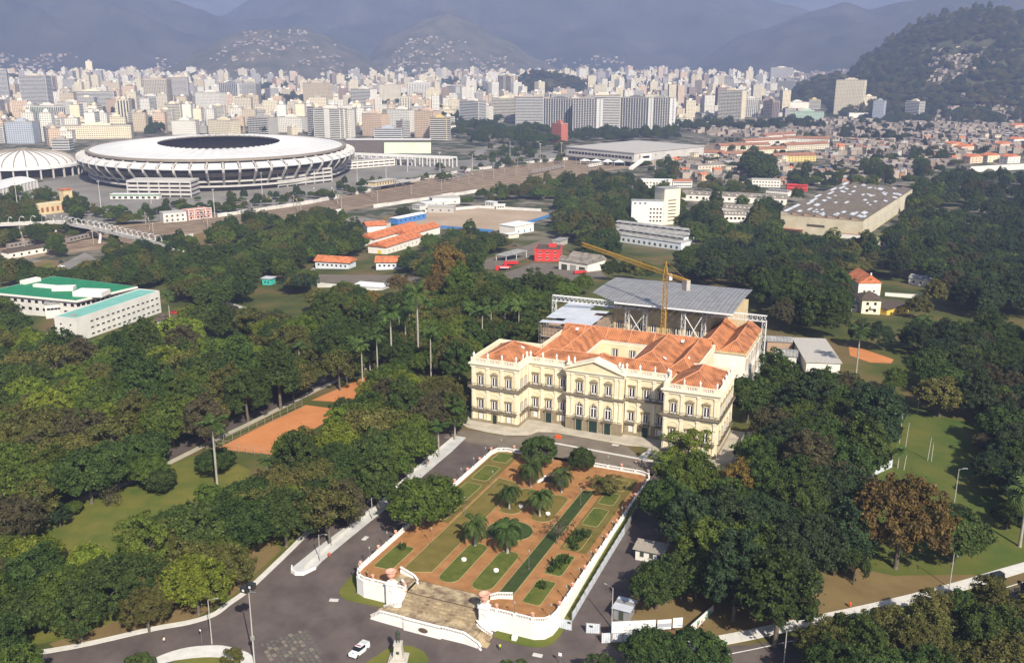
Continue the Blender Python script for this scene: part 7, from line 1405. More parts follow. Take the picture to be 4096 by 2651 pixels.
for i in range(28):
    t = 2*PI*i/28; m = MB()
    for (r0, z0), (r1, z1) in zip(pr, pr[1:]): m.tube((r0*math.cos(t)*1.003, r0*math.sin(t)*1.003, z0+.15), (r1*math.cos(t)*1.003, r1*math.sin(t)*1.003, z1+.15), .75, .75, 4, False)
    m.build('rib', 'ring_brown', dm_); link('column', MB().box(-.8, .8, -.8, .8, -1, 11).mesh('column', 'stadium_concrete'), dm_, ((RDm+6)*math.cos(t), (RDm+6)*math.sin(t), 0), t)
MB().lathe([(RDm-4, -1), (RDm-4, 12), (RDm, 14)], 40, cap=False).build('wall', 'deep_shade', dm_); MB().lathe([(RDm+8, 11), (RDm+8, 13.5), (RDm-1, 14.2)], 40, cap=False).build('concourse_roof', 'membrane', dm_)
b = Blk('swim_hall', 'white barrel-roofed hall below the domed arena', 'hall', (0, 790), (150, 752), 34, 8); b.walls('wall_dirty'); q = MB(); nn = 8
P = [(-.5+(b.d+1)*i/nn, b.H+4*math.sin(PI*i/nn)) for i in range(nn+1)]; q.add([(x, y, z) for y, z in P for x in (-1, b.L+1)], [(2*i, 2*i+1, 2*i+3, 2*i+2) for i in range(nn)]); q.build('roof', 'membrane', b.t)
for i in range(12): b.box('fin', 'stadium_concrete', b.L*i/11-.4, b.L*i/11+.4, -1.2, -.01, -1, b.H)
# concourse of white columns beside the stadium
b = Blk('colonnade', 'long white beam on slender columns beside the stadium', 'colonnade', (1400, 655), (1810, 672), 30, None, 615)
for y in (0, 14): b.box('beam', 'membrane', 0, b.L, y, y+2, b.H-2, b.H)
for i in range(15):
    for y in (.3, 14.3): b.box('column', 'membrane', b.L*i/14-.6, b.L*i/14+.6, y, y+1.2, -1, b.H-2)
b.box('deck', 'stadium_concrete', 5, b.L*.6, 4, 24, 6.5, 7.5)
for i in range(12): b.box('deck_post', 'stadium_concrete', 6+i*b.L*.05, 7+i*b.L*.05, 4.5, 5.5, -1, 6.497)
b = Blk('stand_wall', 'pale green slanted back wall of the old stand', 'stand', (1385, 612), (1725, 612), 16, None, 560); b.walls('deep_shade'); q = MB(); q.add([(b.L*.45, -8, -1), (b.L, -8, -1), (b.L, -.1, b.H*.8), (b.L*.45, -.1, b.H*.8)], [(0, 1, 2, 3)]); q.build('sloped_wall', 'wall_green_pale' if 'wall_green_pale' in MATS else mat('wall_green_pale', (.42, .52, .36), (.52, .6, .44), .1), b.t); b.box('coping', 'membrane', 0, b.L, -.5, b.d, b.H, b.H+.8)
b = Blk('low_annex', 'low white arcade building between stadium and railway', 'annex', (1385, 678), (1580, 662), 14, 9); b.walls('plaster_white'); b.wins('f', 9, 2, 7, 1.8, 1.4, 4, 'deep_shade'); b.flat('concrete')
# plazas and roads of the flat
mat('plaza_grey', (.13, .12, .105), (.26, .245, .22), .03, .95, 7, coord='Position'); mat('ballast', (.17, .118, .075), (.33, .25, .17), .09, .95, 8, coord='Position'); mat('rail_dark', (.05, .035, .03), (.09, .065, .05), .5, .8); mat('graffiti_white', (.40, .38, .35), (.72, .70, .66), .09, .9, 6)
drape('stadium_plaza', pix([(-100, 760), (160, 730), (300, 700), (820, 740), (1400, 660), (1900, 640), (2270, 600), (2400, 610), (2000, 660), (1700, 700), (1300, 790), (1000, 840), (620, 885), (300, 900), (-100, 910)]), 'plaza_grey', .12, 40)
drape('railway_bed', pix([(-200, 985), (300, 915), (620, 890), (1000, 845), (1300, 800), (1700, 715), (2000, 672), (2300, 632), (2600, 600), (3000, 562), (3400, 530), (3400, 545), (2900, 610), (2400, 690), (2000, 755), (1500, 825), (1000, 900), (850, 925), (650, 970), (300, 1010), (-200, 1075)]), 'ballast', .15, 40)
drape('road', pix([(1800, 690), (1880, 640), (1905, 600), (1985, 580), (2300, 578), (2300, 586), (1990, 590), (1935, 610), (1930, 650), (1850, 710)]), 'plaza_grey', .2, 30)
drape('yard', pix([(600, 985), (830, 925), (1010, 905), (900, 985), (700, 1005)]), 'dry_earth', .16, 20); drape('yard', pix([(-60, 1110), (180, 1040), (260, 1045), (215, 1090), (60, 1120)]), 'dry_earth', .16, 20); drape('lawn', pix([(60, 1110), (200, 1050), (215, 1085), (120, 1110)]), 'grass_park', .2, 20); drape('road', pix([(190, 1100), (280, 1040), (340, 1010), (390, 1040), (330, 1110)]), 'plaza_grey', .18, 20)
def poly_at(L, n):
    T = [0]
    for a, b_ in zip(L, L[1:]): T.append(T[-1]+math.dist(a, b_))
    out = []
    for i in range(n+1):
        s = T[-1]*i/n; k = max(j for j in range(len(T)) if T[j] <= s+1e-6); k = min(k, len(L)-2); t = (s-T[k])/(T[k+1]-T[k]); out.append((L[k][0]+(L[k+1][0]-L[k][0])*t, L[k][1]+(L[k+1][1]-L[k][1])*t))
    return out
TOPL = poly_at(pix([(-200, 995), (620, 895), (1300, 806), (2000, 678), (2600, 604), (3300, 540)]), 60); BOTL = poly_at(pix([(-200, 1060), (300, 1000), (850, 918), (1500, 815), (2000, 745), (2400, 680), (3300, 550)]), 60)
for k in range(7):
    s = .08+.84*k/6; L = [(a[0]+(b_[0]-a[0])*s, a[1]+(b_[1]-a[1])*s) for a, b_ in zip(TOPL, BOTL)]; o = drape('track_rails', band(smoothline(L[::3], 2), -.9, .9), 'rail_dark', .25, 200); struct(o)
random.seed(31)
for k in range(2, 58, 2):
    a, b_ = TOPL[k], BOTL[k]; t = thing('catenary_gantry', 'rusty overhead-line gantry standing across the railway tracks', 'gantry', (a[0], a[1], -26), math.atan2(b_[1]-a[1], b_[0]-a[0]), 'overhead-line gantries along the railway'); L_ = min(60, math.dist(a, b_))
    for x in (2, L_*.5, L_-2): MB().box(-.28, .28, -.28, .28, 0, 11).build('post', 'scaffold_steel', t, loc=(x, 0, 0))
    MB().box(2, L_-2, -.2, .2, 8.2, 8.7).build('crossbeam', 'scaffold_steel', t)
for s0, nm, px_ in ((.97, 'track_wall', [(560, 1000), (850, 936), (1100, 890), (1500, 832), (1900, 772), (2090, 745)]), (1, 'track_wall', [(870, 870), (1250, 815), (1560, 750), (1640, 735)]), (1, 'track_wall', [(1560, 745), (1850, 690), (2150, 650), (2280, 640)])):
    L = pix(px_); t = thing(nm, {560: 'long graffiti-covered white wall on the park side of the tracks', 870: 'pale wall on the stadium side of the tracks', 1560: 'white wall in the middle of the tracks'}[px_[0][0]], 'wall', (L[0][0], L[0][1], -26)); Q = poly_at(L, 26)
    for i, (a, b_) in enumerate(zip(Q, Q[1:])):
        if random.random() < .2: continue
        MB().obox(((a[0]+b_[0])/2-L[0][0], (a[1]+b_[1])/2-L[0][1]), math.atan2(b_[1]-a[1], b_[0]-a[0]), math.dist(a, b_)-.4, .4, -.3, random.choice((3, 3.4, 3.8))).build('wall_panel', 'graffiti_white', t)
mat('train_grey', (.20, .17, .15), (.30, .27, .24), .3, .6); mat('train_white', (.55, .52, .46), (.66, .63, .57), .3, .6)
def train(a, c_, n, label, paint):
    b = Blk('train', label, 'train', a, c_, 3, 4.2)
    for i in range(n):
        o = b.box('carriage', paint, b.L*i/n+.3, b.L*(i+1)/n-.3, 0, 3, .9, 4.2); b.box('bogies', 'tyre', b.L*i/n+2, b.L*(i+1)/n-2, .3, 2.7, 0, .9, o); w_ = 5
        for j in range(w_): x = b.L*(i+(j+.6)/w_)/n; MB().box(x, x+1.6, -.05, 0, 2.2, 3.3).build('window', 'glass_dark', o)
train((35, 1000), (200, 972), 2, 'dark grey commuter train under the long footbridge', 'train_grey'); train((275, 975), (420, 942), 2, 'dark grey commuter train beyond the footbridge pillar', 'train_grey'); train((2130, 697), (2260, 672), 2, 'brown and white train on the far tracks', 'train_grey'); train((2360, 672), (2450, 655), 2, 'white train near the station hall', 'train_white')
# footbridge of half hoops
FB = [(-600, 243), (-565, 254), (-531, 268), (-500, 294), (-472, 290), (-444, 284), (-410, 273), (-375, 262), (-356, 257), (-344, 252), (-335, 244), (-331, 234), (-335, 224), (-345, 219)]
fb = thing('footbridge', 'long white footbridge of half-hoop arches crossing the railway', 'footbridge', (-500, 294, -26)); FS = smoothline(FB, 5)
def fz(i): return 9.5 if i < 38 else max(2.5, 9.5-(i-38)*.27)
m = MB(); A4 = []
for i, p in enumerate(FS):
    a = FS[max(0, i-1)]; c_ = FS[min(len(FS)-1, i+1)]; d = Vector((c_[0]-a[0], c_[1]-a[1])).normalized(); n_ = Vector((d.y, -d.x)); z = fz(i)
    A4.append([(p[0]+n_.x*o-(-500), p[1]+n_.y*o-294, z+dz) for o, dz in ((-2.6, 0), (2.6, 0), (2.6, -1.0), (-2.6, -1.0))])
V = [q for s in A4 for q in s]; m.add(V, [(i*4+k, i*4+(k+1) % 4, i*4+4+(k+1) % 4, i*4+4+k) for i in range(len(A4)-1) for k in range(4)]); m.build('deck', 'stadium_concrete', fb)
for o in (0, 1):
    m = MB()
    for s, e in zip(A4, A4[1:]): m.add([(s[o][0], s[o][1], s[o][2]), (e[o][0], e[o][1], e[o][2]), (e[o][0], e[o][1], e[o][2]+1.2), (s[o][0], s[o][1], s[o][2]+1.2)], [(0, 1, 2, 3)])
    m.build('railing', 'stadium_concrete', fb)
HP = poly_at(FS[:38], 32)
for i, p in enumerate(HP):
    a = HP[max(0, i-1)]; c_ = HP[min(32, i+1)]; d = Vector((c_[0]-a[0], c_[1]-a[1], 0)).normalized(); n_ = Vector((d.y, -d.x, 0)); m = MB(); P = []
    big = 1.5 if i in (13, 21, 31) else 1
    for k in range(8): t = PI*.5*k/7*1.25; P.append(Vector((p[0]+500, p[1]-294, 9.5))-n_*2.6*0+n_*(-2.7+6.2*(1-math.cos(t)))*1.0+d*(3.5*(1-math.cos(t)))+Vector((0, 0, 6.0*math.sin(min(t, PI/2))-1.6*max(0, t-PI/2))))
    for a_, b_ in zip(P, P[1:]): m.tube(a_, b_, .32*big, .32*big, 5, False)
    m.build('half_hoop', 'membrane', fb)
for x, y in ((-500, 294), (-444, 284), (-375, 262), (-337, 247)):
    m = MB(); m.tube((x+500+3, y-294-6, -1), (x+500, y-294, 8.6), 1.3, .8, 7).tube((x+500, y-294, 5), (x+500-5, y-294+1, 8.6), .7, .5, 6).tube((x+500, y-294, 5), (x+500+5, y-294-1, 8.6), .7, .5, 6); m.build('pillar', 'stadium_concrete', fb)
# station hall, tents, low railway houses
b = Blk('station_hall', 'wide raised concrete station hall with a flat grey roof', 'station', (2268, 640), (2535, 668), 150, 17); b.box('wall', 'stadium_concrete', 0, b.L, 0, b.d, 6, b.H); b.box('roof', 'concrete', -1, b.L+1, -1, b.d+1, b.H+.002, b.H+1.0); b.box('window_band', 'glass_dark', 3, b.L-3, -.3, -.02, 9.5, 12.5)
for i in range(20): b.box('mullion', 'stadium_concrete', 3+(b.L-6)*i/19-.35, 3+(b.L-6)*i/19+.35, -.5, -.31, 9.5, 12.5)
for i in range(8):
    for y in (3, 60): b.box('column', 'stadium_concrete', b.L*(i+.5)/8-1, b.L*(i+.5)/8+1, y, y+2, -1, 5.99)
b.box('apron', 'concrete', 0, b.L, -3, -.55, 6, 8.4); b.box('side_box', 'plaster_white', b.L+1.01, b.L+4, 10, 30, 4, b.H-2); b.box('side_window', 'glass_dark', b.L+4, b.L+4.1, 12, 26, 10, 13)
for i in range(4):
    p = G(2340+i*45, 658+i*2); t = thing('tent_canopy', 'white peaked tent canopy below the station hall', 'canopy', p, .5, 'white tent canopies below the station hall'); MB().add([(-7, -5, 5), (7, -5, 5), (7, 5, 5), (-7, 5, 5), (0, 0, 8)], [(0, 1, 4), (1, 2, 4), (2, 3, 4), (3, 0, 4)]).build('canopy_sheet', 'membrane', t); m = MB(); [MB().tube((x, y, -.5), (x, y, 5), .15, .15, 5).build('post', 'steel_white', t) for x in (-6.8, 6.8) for y in (-4.8, 4.8)]
b = Blk('stair_ramp', 'white covered stair climbing to the station hall', 'stair', (2530, 680), (2580, 668), 5, 8); MB().add([(0, 0, 0), (b.L, 0, 8), (b.L, 5, 8), (0, 5, 0), (0, 0, 3), (b.L, 0, 11), (b.L, 5, 11), (0, 5, 3)], [(0, 1, 5, 4), (4, 5, 6, 7), (1, 2, 6, 5), (2, 3, 7, 6), (3, 0, 4, 7), (3, 2, 1, 0)]).build('flight', 'plaster_white', b.t); b.box('landing', 'concrete', b.L, b.L+4, 0, 5, 7, 8)
b = Blk('platform_station', 'small raised station house on stilts over the tracks', 'station', (1505, 765), (1640, 742), 12, 9); b.box('deck', 'concrete', -6, b.L+14, -1.5, b.d+2, 4.6, 5.4); b.box('wall', 'plaster_worn', 0, b.L*.55, 1, b.d-1, 5.402, 9); b.box('roof', 'concrete', -1, b.L*.6, 0, b.d, 9.002, 9.6); b.wins('f', 7, 1, 1.2, 1.6, 6.3, 2, x1=b.L*.55)
for x in (0, b.L*.5, b.L): b.box('stilt', 'concrete', x-.6, x+.6, 4, 5.2, -1, 4.598)
for a, c_, dd, HH, w_, r_, n, lab in (((38, 1036), (196, 1008), 9, 4.2, 'plaster_white', 'roof_dark', 5, 'long low white railway house with a dark roof'), ((655, 893), (748, 885), 12, 8, 'graffiti_white', 'concrete', 4, 'white crenellated house with graffiti by the tracks'), ((755, 882), (845, 872), 12, 8, 'wall_pink', 'wall_pink', 6, 'pink building behind a white frame by the tracks')):
    b = Blk('railway_house', lab, 'house', a, c_, dd, HH); b.walls(w_); (b.gable(r_, 1.6, .6, 'x') if HH < 5 else b.flat(r_, .1)); b.wins('f', n, 1 if HH < 5 else 2, 1.5, 1.5, 1.2, 3.6)
    if 'pink' in w_:
        for i in range(5): b.box('frame_post', 'membrane', b.L*i/4-.25, b.L*i/4+.25, -1.2, -.7, -.5, 9)
        for z in (0.5, 4.6, 8.8): b.box('frame_rail', 'membrane', -.5, b.L+.5, -1.15, -.75, z, z+.4)
b = Blk('old_fort', 'roofless cream ruin with arched windows and a square brown tower', 'ruin', (158, 862), (268, 848), 14, 9); b.walls('plaster_worn'); b.wins('f', 5, 1, 2.2, 4.2, 2.2, 3, 'rust'); b.box('tower', 'plaster_worn', b.L+.01, b.L+8, 2, 10, -1, 19); b.box('tower_cap', 'tile_orange', b.L-.5, b.L+8.5, 1.5, 10.5, 19, 20); b.box('coping', 'plaster_cream', -.3, b.L, -.3, .3, 9, 9.6)
# parked cars on the flat
random.seed(8)
for i, (u, v) in enumerate([(1010+random.uniform(0, 380), 0) for _ in range(14)]): 
    v = 800-(u-1010)*.16+random.uniform(-8, 8); p = G(u, v); car('sedan', random.choice(['paint_white', 'paint_silver', 'paint_dark', 'paint_yellow', 'paint_red']), p, random.uniform(.5, 1.0), 'parked_car', 'small car on the road between stadium and railway', 'car', 'cars on the road by the stadium', True)
for u, v in [(1780+i*13+random.uniform(-5, 5), 722-i*4.6) for i in range(16)]+[(1990+i*16, 640+random.uniform(-6, 6)) for i in range(10)]: p = G(u, v); car('sedan', random.choice(['paint_white', 'paint_silver', 'paint_dark', 'paint_blue', 'paint_red']), p, random.uniform(0, 3), 'parked_car', 'small car near the viaduct before the station hall', 'car', 'cars by the viaduct', True)
for u, v, c_, lab in ((245, 1068, 'paint_white', 'white car in the yard by the white railway house'), (293, 1078, 'paint_silver', 'silver car parked in the tree-lined lane'), (243, 1052, 'paint_dark', 'dark car in the yard by the white railway house'), (2060, 985, 'paint_dark', 'dark car driving on the avenue by the white hall'), (1800, 992, 'paint_blue', 'blue car under the trees beside the avenue'), (725, 955, 'paint_yellow', 'yellow taxi in the yard beside the tracks'), (758, 948, 'paint_silver', 'silver car in the yard beside the tracks'), (1252, 1082, 'paint_white', 'white van at the end of the low school wing'), (698, 1253, 'paint_red', 'red car beside the round kiosk')): p = G(u, v); car('sedan', c_, p, random.uniform(0, 3), 'parked_car', lab, 'car')

# tall light poles about the stadium and the tracks
LPM = [('pole', MB().tube((0, 0, -1), (0, 0, 24), .42, .2, 6).mesh('pole', 'stadium_concrete')), ('lamp_cluster', MB().box(-1.6, 1.6, -.3, .3, 23.6, 24.4).mesh('lamp_cluster', 'stadium_concrete'))]
for u, v in ((404, 830), (72, 835), (605, 815), (1270, 720), (1630, 690), (1760, 690), (2160, 650), (2245, 645), (2040, 640), (1050, 790), (1430, 745), (2620, 700), (2980, 560), (3020, 500), (1545, 720), (860, 870), (1890, 700)): place(LPM, 'light_mast', 'tall pale light mast between the stadium and the tracks', 'light mast', G(u, v), random.uniform(0, 3), None, 'light masts along the railway')
# ------------------------------------------------------------------ the city on the plain
PALT = {'white': (.74, .71, .63), 'cream': (.72, .64, .47), 'beige': (.58, .49, .36), 'grey': (.40, .385, .36), 'pink': (.66, .50, .37), 'brown': (.30, .23, .19), 'sand': (.62, .56, .44), 'pale green': (.48, .62, .50), 'yellow': (.66, .52, .22), 'red': (.52, .16, .11), 'dark grey': (.20, .20, .205), 'blue-grey': (.42, .46, .52)}
for k, v in PALT.items(): mat('city_'+k, tuple(c*.82 for c in v), tuple(min(.85, c*1.0) for c in v), .08, .85, 4, spec=.15)
mat('city_glass', (.025, .027, .032), (.06, .06, .065), .4, .35, 2, spec=.4); mat('city_slab', (.60, .59, .56), (.70, .69, .66), .1, .85); mat('city_roof', (.20, .165, .14), (.36, .32, .28), .08, .9, 5); mat('city_green', (.05, .32, .18), None); mat('house_brick', (.26, .14, .095), (.38, .23, .16), .4, .9, 4); mat('house_pale', (.44, .42, .38), (.60, .58, .54), .2, .9, 4)
def tower_parts(L, Dp, H, style, col, trim=None):
    """meshes of one apartment block; front face at y=0, x from -L/2 to L/2"""
    wall = MB().box(-L/2, L/2, 0, Dp, -3, H); win = MB(); slab = MB(); nf = max(1, int(H/3.05)); fh = H/nf
    def q(face, a, b, z0, z1, o=.12):
        if face == 'f': win.add([(a, -o, z0), (b, -o, z0), (b, -o, z1), (a, -o, z1)], [(0, 1, 2, 3)])
        elif face == 'r': win.add([(L/2+o, a, z0), (L/2+o, b, z0), (L/2+o, b, z1), (L/2+o, a, z1)], [(0, 1, 2, 3)])
        else: win.add([(-L/2-o, b, z0), (-L/2-o, a, z0), (-L/2-o, a, z1), (-L/2-o, b, z1)], [(0, 1, 2, 3)])
    faces = [('f', -L/2, L/2), ('r', 0, Dp), ('l', 0, Dp)]
    for fc, a, b in faces:
        W_ = b-a; n = max(2, int(W_/3.3))
        if style == 'dots' or (style in ('blank', 'side') and fc == 'f'):
            for j in range(nf):
                for i in range(n):
                    if style == 'blank': continue
                    x = a+W_*(i+.5)/n; q(fc, x-.75, x+.75, j*fh+1.0, j*fh+2.35)
        elif style in ('bands', 'balcony'):
            for j in range(nf):
                if fc == 'f' or style == 'bands': q(fc, a+.8, b-.8, j*fh+1.15, j*fh+2.6)
                if fc == 'f' and style == 'balcony':
                    for k in range(max(2, n//2)): x = a+W_*(k+.5)/max(2, n//2); slab.box(x-1.9, x+1.9, -1.3, -.13, j*fh+.1, j*fh+1.15)
                elif fc == 'f': slab.box(a, b, -.55, -.13, j*fh+.02, j*fh+1.0)
                elif fc == 'r' and style == 'bands': slab.box(L/2+.13, L/2+.5, 0, Dp, j*fh+.02, j*fh+1.0)
        elif style == 'verticals':
            m_ = max(3, int(W_/4.2))
            for i in range(m_):
                x = a+W_*(i+.5)/m_; q(fc, x-1.25, x+1.25, 1.5, H-1.5)
                if fc == 'f':
                    for j in range(nf): slab.box(x-1.25, x+1.25, -.4, -.13, j*fh, j*fh+.8)
        elif style == 'fins':
            if fc == 'f':
                m_ = max(5, int(W_/5))
                for i in range(m_+1): x = a+W_*i/m_; slab.box(x-.32, x+.32, -1.1, -.02, 0, H+.4)
                for j in range(nf): q(fc, a+.3, b-.3, j*fh+.9, j*fh+2.7)
            elif fc == 'r':
                slab.box(L/2+.02, L/2+.6, 0, Dp, 0, H+.4)  # pale cover paints the sunlit end against the dark front
                for j in range(nf): q(fc, Dp*.38, Dp*.62, j*fh+.9, j*fh+2.3, .66)
        elif style == 'louver':
            for j in range(nf): q(fc, a+1, a+W_*.4, j*fh+.9, j*fh+2.5); q(fc, a+W_*.6, b-1, j*fh+.9, j*fh+2.5); (slab.box(a+W_*.42, a+W_*.58, -.5, -.13, j*fh, j*fh+1.2) if fc == 'f' else None)
        elif style == 'side' and fc != 'f' or style == 'blank' and fc == 'r':
            for j in range(nf):
                for i in range(n): x = a+W_*(i+.5)/n; q(fc, x-.7, x+.7, j*fh+1.0, j*fh+2.3)
    rb = MB().box(-L*.22, L*.2, Dp*.3, Dp*.7, H+.05, H+3.6).box(-L*.12, L*.1, Dp*.38, Dp*.62, H+3.6, H+5.6); rf = MB().box(-L/2+.5, L/2-.5, .5, Dp-.5, H+.001, H+.08).box(-L/2, L/2, 0, .4, H, H+1.1).box(-L/2, L/2, Dp-.4, Dp, H, H+1.1).box(-L/2, -L/2+.4, .4, Dp-.4, H, H+1.1).box(L/2-.4, L/2, .4, Dp-.4, H, H+1.1)
    P = [('wall', wall.mesh('wall', 'city_'+col)), ('roof_box', rb.mesh('roof_box', 'city_'+col)), ('parapet', rf.mesh('parapet', 'city_roof'))]
    if win.f: P.append(('windows', win.mesh('windows', 'city_glass'), (), True))
    if slab.f: P.append(('balconies', slab.mesh('balconies', trim or 'city_slab'), (), True))
    return P
CITY = []
def tower(u0, u1, vt, vb, style, col, label, dep=None, dv=0, trim=None, name='apartment_block'):
    A = G(u0, vb-dv); B = G(u1, vb+dv); c_ = (A+B)/2; L = min(110, math.hypot((B-A).x, (B-A).y)); rz = math.atan2(B.y-A.y, B.x-A.x); z = h(c_.x, c_.y); H = rise(Vector((c_.x, c_.y, z)), vt+5); dep = dep or min(max(14, L*.6), 26)
    CITY.append((c_.x, c_.y, max(L, dep)*.6+4)); return place(tower_parts(L, dep, H, style, col, trim), name, label, 'building', (c_.x, c_.y, z), rz)
LM = [(91, 197, 300, 438, 'bands', 'sand', 'broad beige tower with close-set balcony bands', 1), (132, 226, 420, 525, 'verticals', 'white', 'white tower with green vertical stripes', 2, 'city_green'), (236, 312, 406, 495, 'side', 'white', 'plain white tower with dotted side windows', 3), (0, 42, 278, 420, 'bands', 'grey', 'tall grey tower behind the beige tower', 0), (29, 138, 485, 575, 'dots', 'blue-grey', 'blue-white block with a grid of windows', 0), (582, 676, 311, 445, 'verticals', 'beige', 'brownish tower with tall vertical strips', 1), (676, 756, 306, 405, 'bands', 'pink', 'pinkish banded tower joined to the brownish one', 0), (788, 882, 367, 478, 'dots', 'white', 'bright white tower with small square windows', 2), (882, 955, 330, 424, 'fins', 'dark grey', 'dark grey twin tower with pale fins', 1), (960, 1029, 330, 424, 'verticals', 'grey', 'lighter grey twin tower beside the dark one', 1), (1217, 1311, 330, 455, 'dots', 'beige', 'white and brown tower above the stadium roof end', 2), (1258, 1364, 432, 555, 'louver', 'white', 'white block with grey louvre bays right behind the stadium', 2), (690, 785, 480, 540, 'dots', 'white', 'white dotted block behind the stadium roof', 0), (835, 926, 478, 540, 'side', 'cream', 'cream block behind the stadium opening', 2), (994, 1076, 467, 538, 'balcony', 'grey', 'small grey balcony block behind the stadium', 2), (1111, 1208, 466, 530, 'dots', 'white', 'stepped white block behind the stadium', 1), (350, 376, 241, 330, 'blank', 'cream', 'slim pale tower taller than the far skyline', 0), (429, 470, 394, 460, 'blank', 'pink', 'blank pinkish slab block', 2), (282, 462, 362, 440, 'bands', 'cream', 'wide cream slab with many bays', 0), (553, 632, 382, 450, 'balcony', 'white', 'white balcony block below the brownish tower', 2), (247, 529, 500, 556, 'dots', 'cream', 'long low cream block beyond the stadium', -2), (209, 279, 555, 600, 'bands', 'grey', 'grey low block beside the domed arena', 0), (1406, 1485, 353, 465, 'balcony', 'white', 'white tower with a dotted blank side', 2), (1518, 1603, 335, 415, 'dots', 'sand', 'sandy tower with crowded windows', 0), (1629, 1726, 326, 412, 'verticals', 'white', 'white tower with strong vertical stripes', 0), (1991, 2044, 300, 392, 'louver', 'beige', 'slim beige tower standing clear of its neighbours', 2), (1785, 1879, 341, 395, 'louver', 'grey', 'grey block with pale side', 1), (1550, 1638, 435, 528, 'side', 'white', 'white block with stepped windows', 2), (1659, 1735, 441, 552, 'side', 'pink', 'pink-beige block with a blank front', 2), (1720, 1788, 468, 560, 'bands', 'yellow', 'yellow-banded block with rounded balconies', 1), (1838, 1915, 400, 505, 'bands', 'white', 'white block with long ribbon balconies', 2), (1915, 1956, 420, 500, 'blank', 'white', 'blank white slab beside the ribbon-balcony block', 1), (1965, 2062, 391, 490, 'balcony', 'cream', 'cream tower with rows of balconies', 1), (2062, 2173, 385, 500, 'bands', 'grey', 'grey slab at the end of the long slab row', 0), (2173, 2291, 392, 520, 'fins', 'dark grey', 'dark slab of the long row with bright fins', 2), (2291, 2385, 392, 528, 'fins', 'grey', 'second finned slab of the long row', 2), (2344, 2479, 378, 520, 'bands', 'sand', 'tallest slab of the long row with ribbon floors', -1), (2479, 2591, 388, 518, 'fins', 'dark grey', 'third finned dark slab of the long row', 2), (2591, 2676, 388, 514, 'fins', 'grey', 'last finned slab of the long row', 2), (2206, 2244, 490, 570, 'side', 'red', 'narrow red-orange block beside the woods', 2), (1350, 1403, 435, 552, 'side', 'white', 'white slab next to the louvred block', 1), (1450, 1526, 452, 545, 'dots', 'pink', 'pale pink and white block by the stand', 2), (1497, 1609, 512, 556, 'bands', 'blue-grey', 'low blue-grey block with ribbon balconies', 0), (3333, 3445, 317, 460, 'dots', 'cream', 'tall cream tower standing before the wooded hill', 2), (3486, 3530, 400, 486, 'dots', 'blue-grey', 'bluish slim block beside the cream tower', 1), (3615, 3671, 402, 484, 'bands', 'cream', 'cream banded block at the hill foot', 2), (2870, 2964, 358, 476, 'balcony', 'cream', 'cream L-shaped tower with balcony rows', 2), (2967, 3028, 392, 468, 'verticals', 'white', 'white striped tower next to the cream L-shaped one', 1), (3052, 3087, 400, 476, 'verticals', 'brown', 'thin brown slab beside the white striped tower', 2), (3081, 3169, 267, 330, 'bands', 'cream', 'far cream slab above the wooded hillock', 0), (3149, 3234, 405, 440, 'blank', 'white', 'low blank white block beside the hillock', 0), (3160, 3287, 443, 485, 'dots', 'pale green', 'low pale green building', 2), (3108, 3199, 322, 378, 'side', 'grey', 'grey and white pair of slabs at the hillock', 2), (3235, 3280, 395, 436, 'bands', 'yellow', 'ochre yellow block beside the hillock', 0), (2870, 2930, 300, 345, 'dots', 'white', 'white far tower over the slabs', 0), (3445, 3500, 383, 460, 'dots', 'cream', 'lower cream block joined to the tall cream tower', 0)]
for t in LM:
    u0, u1, vt, vb, style, col, lab, dv = t[:8]; tower(u0, u1, vt, vb, style, col, lab, None, dv, t[8] if len(t) > 8 else None)
sgn = Blk('shop_sign', 'white rooftop hoarding with the letters SA in green and red', 'sign', (3395, 478), (3472, 478), 12, None, 453); sgn.walls('plaster_white'); sgn.flat('concrete', .1)
def letter(ch, x, z, w_, hh, m):
    S5 = {'S': [(0, .82, 1, 1), (0, .5, .25, .82), (0, .41, 1, .59), (.75, .18, 1, .41), (0, 0, 1, .18)], 'A': [(0, 0, .22, .85), (.78, 0, 1, .85), (.1, .82, .9, 1), (.22, .36, .78, .52)]}[ch]; b = MB()
    for a, c_, d, e in S5: b.box(x+a*w_, x+d*w_, -.3, -.02, z+c_*hh, z+e*hh)
    b.build('letter', m, sgn.t)
letter('S', sgn.L*.50, sgn.H*.25, sgn.L*.10, sgn.H*.5, 'roof_green'); letter('A', sgn.L*.63, sgn.H*.25, sgn.L*.10, sgn.H*.5, 'wall_red')
# filler blocks on a loose street grid, the biggest in view one by one
FP = []; random.seed(77)
for (L, Dp, H, sty, col) in ((24, 16, 34, 'dots', 'white'), (28, 18, 46, 'balcony', 'cream'), (22, 16, 27, 'bands', 'white'), (30, 15, 21, 'dots', 'cream'), (20, 20, 52, 'verticals', 'sand'), (26, 16, 15, 'dots', 'white'), (34, 18, 12, 'bands', 'cream'), (18, 16, 40, 'side', 'white'), (24, 18, 30, 'bands', 'grey'), (22, 14, 24, 'louver', 'white'), (28, 16, 37, 'dots', 'beige'), (20, 14, 18, 'blank', 'cream'), (32, 20, 9, 'dots', 'pink'), (24, 16, 43, 'balcony', 'white'), (26, 18, 12, 'dots', 'grey'), (20, 16, 30, 'side', 'pink')):
    FP.append((tower_parts(L, Dp, H, sty, col), L, H, '%s %d-storey block with %s' % (col, round(H/3), {'dots': 'rows of small windows', 'balcony': 'stacked balconies', 'bands': 'ribbon floors', 'verticals': 'vertical window strips', 'side': 'a windowed flank', 'louver': 'a louvred middle bay', 'blank': 'a blank front'}[sty])))
